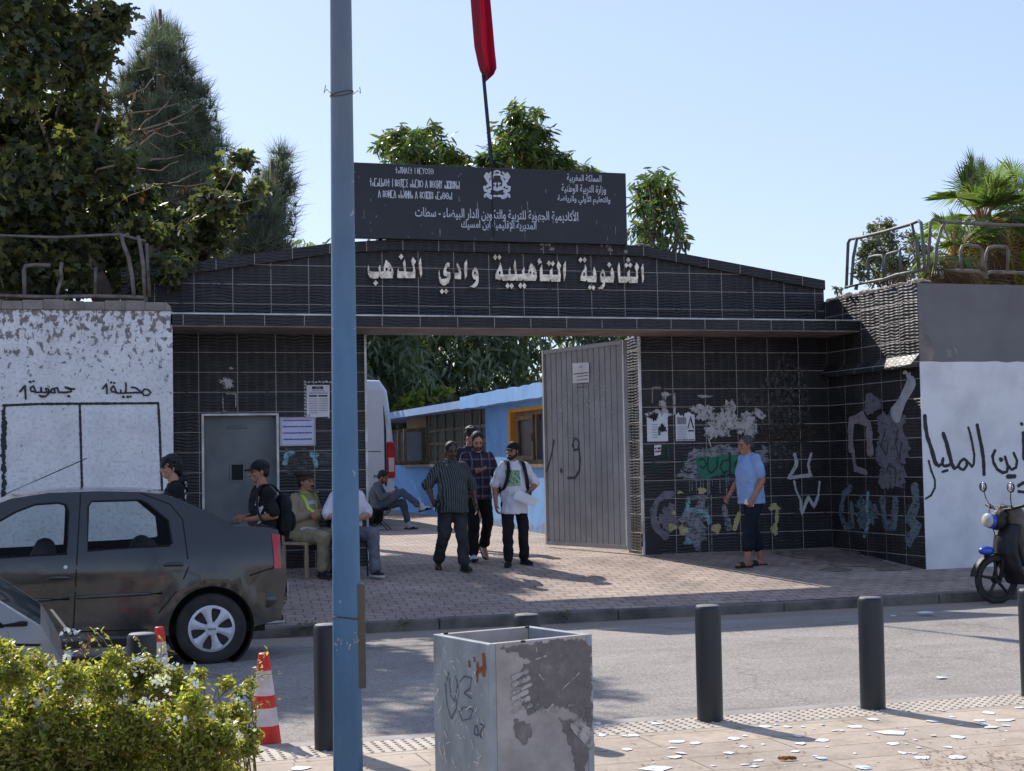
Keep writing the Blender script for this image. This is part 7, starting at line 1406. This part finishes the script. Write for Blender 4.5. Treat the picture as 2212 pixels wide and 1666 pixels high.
broad('rounded green tree crown above the left half of the name board', [(850, 290, 24), (835, 315, 25), (870, 330, 30), (900, 300, 30), (925, 280, 25), (940, 310, 32), (965, 340, 30), (905, 345, 35), (850, 355, 35), (990, 360, 25), (920, 375, 40), (985, 385, 35), (860, 300, 28), (945, 345, 40), (890, 320, 36), (1000, 345, 24)], 47, 1.2, 700, .38, 910)
broad('tall green tree crown rising beside the flagpole', [(1120, 228, 16), (1115, 248, 26), (1160, 245, 18), (1100, 275, 28), (1150, 285, 28), (1180, 290, 20), (1125, 305, 36), (1165, 320, 34), (1085, 310, 30), (1060, 330, 26), (1040, 345, 22), (1095, 350, 34), (1140, 352, 36), (1180, 340, 22), (1215, 345, 20), (1240, 358, 20), (1270, 368, 20), (1200, 370, 30), (1295, 380, 18), (1080, 385, 40), (1160, 390, 45), (1135, 265, 34), (1125, 330, 44), (1075, 335, 36), (1175, 350, 40), (1230, 362, 26)], 47.5, 1.2, 760, .37, 1120)
broad('green tree crown showing right of the name board', [(1400, 385, 24), (1430, 385, 28), (1390, 415, 28), (1440, 420, 30), (1460, 440, 18), (1385, 450, 26), (1420, 460, 26), (1450, 475, 22), (1380, 490, 22), (1410, 500, 24), (1440, 515, 18), (1470, 500, 14), (1480, 520, 12), (1395, 530, 22), (1410, 430, 38), (1415, 480, 36), (1440, 400, 28), (1460, 480, 22)], 24.5, .7, 2100, .2, 1440)
# the dark tree mass seen through the gate
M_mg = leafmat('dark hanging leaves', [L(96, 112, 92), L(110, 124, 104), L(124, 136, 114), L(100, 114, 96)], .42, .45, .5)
def hang(label, xs, y, n, group='dark trees behind the lodge'):
    t = thing('broadleaf_tree', label, 'tree', ((xs[0]+xs[1])/2, y, .2), 0, group); C = []
    for k in range(n):
        c = (Q.uniform(*xs), y+Q.uniform(-2.2, 2.2), Q.uniform(1.3, 7.3)); C.append(ballpts(c, .65, 85, Q, .5, (1, 1, .8)))
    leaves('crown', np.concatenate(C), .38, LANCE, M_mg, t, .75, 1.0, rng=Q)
    g = G(); xm = (xs[0]+xs[1])/2; g.tube([(xm, y, .2), (xm+.2, y, 2.), (xm, y, 5)], [.3, .25, .1], 10); limbs(g, (xm, y, 2.6), [(Q.uniform(*xs), y+Q.uniform(-1, 1), Q.uniform(3, 6)) for _ in range(8)], .08, qb); mk('trunk', g, M_bark, t, smooth=1)
hang('dark dense tree seen through the gate left of the lodge roof', (3.2, 10.2), 43, 300); hang('dark dense tree seen through the gate above the lodge roof', (8.4, 17.0), 44.8, 330)
M_yg = leafmat('sunlit shrub leaves', [L(104, 124, 44), L(128, 140, 56), L(84, 110, 40), L(150, 150, 80)], .4, .4, .8)
broad('sunlit yellow green shrub growing above the lodge roof behind the van', [(875, 868, 12, 0), (900, 860, 16, 0), (925, 858, 12, .3), (880, 885, 14, 0), (940, 850, 12, .5), (965, 845, 8, .5), (860, 880, 12, 0)], 41.0, .5, 160, .3, 890, None, LEAF, M_yg, .2, 5, .2)
# palms and a bushy tree above the right planter wall
M_palm = leafmat('fan palm leaves', [L(92, 118, 66), L(112, 136, 78), L(132, 152, 92), L(152, 164, 108)], .45, .4, .6, .6); M_skirt = leafmat('dry palm fronds', [L(176, 142, 112), L(150, 118, 92), L(194, 164, 130)], .4, .8, .6); M_yel = leafmat('yellowing palm fronds', [L(150, 150, 62), L(120, 130, 56), L(180, 160, 70)], .4, .5, .6)
def fan(V, F, o, d, upv, size, q, droop=.35):
    o, d = Vector(o), Vector(d).normalized(); s = d.cross(Vector(upv)).normalized(); n = s.cross(d).normalized(); k = 30
    for i in range(k):
        a = math.radians(-115+230*i/(k-1)); dr = (d*math.cos(a)+s*math.sin(a)); ln = size*(.75+.25*math.cos(a*.7))*q.uniform(.9, 1.08); w = size*.021; sd = dr.cross(n).normalized()
        m_ = o+dr*ln*.5+n*.02; e = o+dr*ln*1.08+Vector((0, 0, -droop*ln*q.uniform(.2, .9))); b = len(V); V += [o-sd*w*.3, o+sd*w*.3, m_+sd*w, e, m_-sd*w]; F.append((b, b+1, b+2, b+3, b+4))
def palm(label, u, vtop, y, zb, hs, n, sz):
    q = random.Random(int(u)); p = on_y(u, vtop, y); ct = Vector((p[0], y, p[2])); t = thing('fan_palm', label, 'palm tree', (p[0], y, zb), 0, 'fan palms above the right planter wall'); V, F, V2, F2, V3_, F3 = [], [], [], [], [], []; g = G()
    for i in range(n):
        az, el = q.uniform(0, 6.283), q.uniform(-.25, 1.5); d = Vector((math.cos(az)*math.cos(el), math.sin(az)*math.cos(el), math.sin(el))); L_ = q.uniform(.45, .95)*sz; o = ct+d*L_; g.tube([ct, ct+d*L_*.5+Vector((0, 0, .03)), o], [.016, .013, .01], 5); dd = (d+Vector((0, 0, -.15-.5*(1-max(0, el))))).normalized(); fan(V, F, o, dd, (0, 0, 1) if abs(dd.z) < .9 else (1, 0, 0), q.uniform(.42, .6)*sz, q)
    for i in range(int(n*.3)):
        az = q.uniform(0, 6.283); d = Vector((math.cos(az)*.9, math.sin(az)*.9, -.5)); o = ct+d*.6*sz+Vector((0, 0, -.3)); fan(V3_, F3, o, (d.x*.3, d.y*.3, -1), (0, .2, 1) if True else 0, .6*sz, q, .1)
    for i in range(int(n*2.6)):
        az = q.uniform(0, 6.283); d = Vector((math.cos(az), math.sin(az), 0)); z = q.uniform(-hs, -.15); o = ct+d*q.uniform(.2, .42)+Vector((0, 0, z)); fan(V2, F2, o, (d.x*.25, d.y*.25, -1), (d.x, d.y, .1), q.uniform(.4, .7)*sz, q, .05); g.tube([ct+Vector((0, 0, z*.6)), ct+d*.35+Vector((0, 0, z*.55)), o], [.014, .012, .009], 5)
    for nm, v, f, m in (('crown', V, F, M_palm), ('dry_skirt', V2, F2, M_skirt), ('yellow_fronds', V3_, F3, M_yel)): npmesh(nm, [tuple(x) for x in v], f, m, t)
    mk('frond_stalks', g, M_skirt, t); mk('trunk', G().tube([(p[0], y, zb), (p[0], y, p[2])], [.22, .18], 12), M_bark, t, smooth=1); return t
palm('fan palm with a skirt of dry fronds and an upright young spear', 2120, 490, 21.0, 3.4, 1.05, 32, .92); palm('fan palm with dry fronds cut by the right edge', 2212, 480, 21.8, 3.4, 1.15, 28, .9); palm('low yellowish fan palm close to the planter corner', 2062, 555, 20.3, 3.4, .3, 22, .6)
pp = on_y(2140, 372, 21.0); pq = on_y(2138, 500, 21.0); mk('spear_leaf', G().tube([pq, (pq+pp)/2, pp], [.03, .022, .006], 6), M_palm, [o for o in bpy.data.objects if o.name == 'fan_palm'][0], smooth=1)
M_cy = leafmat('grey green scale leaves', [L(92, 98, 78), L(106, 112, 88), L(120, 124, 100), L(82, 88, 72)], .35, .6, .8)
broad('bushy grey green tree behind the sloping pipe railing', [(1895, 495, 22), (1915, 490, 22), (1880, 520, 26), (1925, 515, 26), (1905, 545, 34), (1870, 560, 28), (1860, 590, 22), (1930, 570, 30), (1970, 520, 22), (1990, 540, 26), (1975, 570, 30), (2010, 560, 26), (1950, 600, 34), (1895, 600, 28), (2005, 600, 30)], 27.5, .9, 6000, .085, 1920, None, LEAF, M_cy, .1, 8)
broad('small sliver of tree between gate roof and wing wall', [(1806, 622, 8), (1815, 628, 8)], 27, .2, 1500, .1, 1810, None, LEAF, M_cy, .1, 5)
# flowering bush in the foreground
M_bu = leafmat('bush leaves', [L(148, 154, 68), L(172, 174, 86), L(120, 132, 60), L(192, 188, 106), L(102, 112, 56), L(174, 162, 96), L(142, 114, 78)], .55, .4, 2.5, .6)
bush = thing('flowering_bush', 'sunlit green bush with pale blue and white flowers in the left foreground', 'bush', (-.2, 6.3, -.30))
px = [(20, 1460, 60), (90, 1480, 60), (150, 1470, 45), (220, 1480, 55), (300, 1470, 55), (250, 1430, 30), (330, 1440, 35), (370, 1480, 45), (420, 1510, 45), (40, 1540, 70), (130, 1550, 70), (220, 1560, 70), (310, 1560, 65), (390, 1570, 60), (460, 1560, 55), (500, 1540, 35), (520, 1500, 24), (535, 1480, 14), (545, 1590, 25), (40, 1630, 70), (140, 1640, 70), (240, 1650, 70), (340, 1650, 65), (430, 1640, 60), (500, 1620, 40), (530, 1560, 25), (540, 1620, 26), (100, 1730, 90), (250, 1740, 90), (400, 1730, 80), (490, 1690, 50), (-60, 1500, 80), (-60, 1620, 90), (20, 1410, 35), (0, 1400, 28), (80, 1425, 25), (490, 1480, 20), (430, 1460, 20)]+[(u, v, 55, -.27) for v in (1600, 1680) for u in range(-20, 520, 60)]
cl = cl_px(px, 6.35, .32); P_ = clumps(cl, 105000, Q, 18, .6); P_ = P_[(P_[:, 2] > -.29) & (P_[:, 1] < 6.95)]
leaves('foliage', P_, .027, LEAF, M_bu, bush, .0, 1.3, rng=Q)
P2 = clumps(cl_px([(180, 1400, 22), (200, 1385, 14), (250, 1420, 26), (100, 1430, 20), (170, 1440, 25), (300, 1440, 20)], 6.5, .1), 3500, Q, 5, .6); leaves('dry_leaves', P2, .026, LEAF, leafmat('dry bush leaves', [L(120, 82, 56), L(96, 66, 50), L(140, 110, 70)], .25), bush, .3, 1.3, rng=Q)
shoots, SP = [], []                                      # long loose shoots that stick out of the bush
for i in range(95):
    c = cl[int(Q.integers(0, 27))]; a = Vector(ballpts(c[:3], c[3]*.8, 1, Q)[0]); d = Vector((Q.normal()*.6, Q.normal()*.4-.1, abs(Q.normal())*.8+.25)).normalized(); ln = Q.uniform(.08, .2)
    e = a+d*ln+Vector((Q.normal()*.03, 0, -.02)); shoots.append([a, a.lerp(e, .5)+Vector((0, 0, .015)), e])
    for f in np.linspace(.1, 1, int(ln*75)): SP.append(np.array(a.lerp(e, f))+Q.normal(size=3)*.006)
leaves('foliage', SP, .022, LEAF, M_bu, bush, -.2, 1.3, rng=Q)
g = G()
for s_ in shoots: g.tube(s_, [.0022, .0018, .001], 5)
for c in cl:
    for k in range(2):
        e = Vector(ballpts(c[:3], c[3]*1.15, 1, Q)[0]); e.z = max(e.z, -.2); e.y = max(e.y, 6.4); b0_ = Vector((e.x+qb.uniform(-.15, .15), 6.6, -.29)); g.tube([b0_, b0_.lerp(e, .6)+Vector((qb.uniform(-.05, .05), 0, .04)), e], [.005, .0035, .0015], 5)
for pts in ([(130, 1450), (220, 1415), (300, 1440), (330, 1480)], [(190, 1450), (250, 1425), (310, 1420)], [(420, 1560), (480, 1500), (520, 1470), (540, 1455)], [(380, 1500), (440, 1450), (500, 1465)], [(320, 1480), (350, 1420), (365, 1400)]): g.tube([on_y(u, v, 6.3) for u, v in pts], [.004, .0035, .003, .002][:len(pts)], 5)
mk('stems', g, mat('bush stems', L(120, 112, 72), L(96, 84, 58)), bush, smooth=1)
def flowers(name, spots, m, per, r):
    V, F = [], []
    for u, v in spots:
        c = on_y(u, v, 6.02+Q.uniform(-.12, .1)); 
        for k in range(per if isinstance(per, int) else int(Q.integers(*per))):
            o = Vector(ballpts(c, r, 1, Q)[0]); n_ = Vector(Q.normal(size=3)).normalized(); n_.y -= .9; n_.z += .4; n_.normalize(); x, y_, _ = frame(n_); s = .0085*Q.uniform(.8, 1.2)
            for j in range(5):
                a = j*2*math.pi/5; dd = x*math.cos(a)+y_*math.sin(a); e = x*-math.sin(a)+y_*math.cos(a); b = len(V); V += [tuple(o), tuple(o+dd*s*.6+e*s*.34+n_*.002), tuple(o+dd*s), tuple(o+dd*s*.6-e*s*.34+n_*.002)]; F.append((b, b+1, b+2, b+3))
        npmesh(name, V, F, m, bush); V, F = [], []
fz = pxf(0, 1180, 2.2276); sp_ = lambda l: [fz(*p) for p in l]
flowers('blue_flower_cluster', sp_([(365, 900), (405, 895), (385, 1020), (370, 1030), (785, 1030), (755, 1050), (915, 1065), (890, 1045), (1075, 1090), (965, 1090), (235, 1195), (330, 1190), (140, 1235), (300, 1080), (770, 1110), (925, 1240), (1005, 1365), (1300, 1260), (1360, 1262), (1425, 1405), (250, 1420), (235, 1410), (1040, 1385), (765, 1320), (1095, 1175)]), leafmat('pale blue petals', [L(178, 184, 228), L(196, 200, 238), L(164, 168, 216)], .4, .6), (4, 9), .024)
flowers('white_flower_cluster', sp_([(895, 1140), (930, 1150), (860, 1150), (880, 1180), (810, 1275), (850, 1285), (835, 1300), (1160, 1340), (1190, 1355), (210, 1300)]), leafmat('white petals', [L(226, 226, 230), L(206, 208, 216)], .4, .6), (6, 11), .024)
# weeds at the kerb
g = Q.normal(size=(1,)); W_ = []
for u, v in ((640, 1345), (655, 1340), (1240, 1330), (850, 1332)):
    p = on_z(u, v, gz(15.77)); W_.append(ballpts((p[0], 15.6, gz(15.77)-.03), .09, 40, Q))
w = leaves('kerb_weeds', np.concatenate(W_), .045, LANCE, M_fig, None, -.6, 1., rng=Q); w['kind'] = 'stuff'
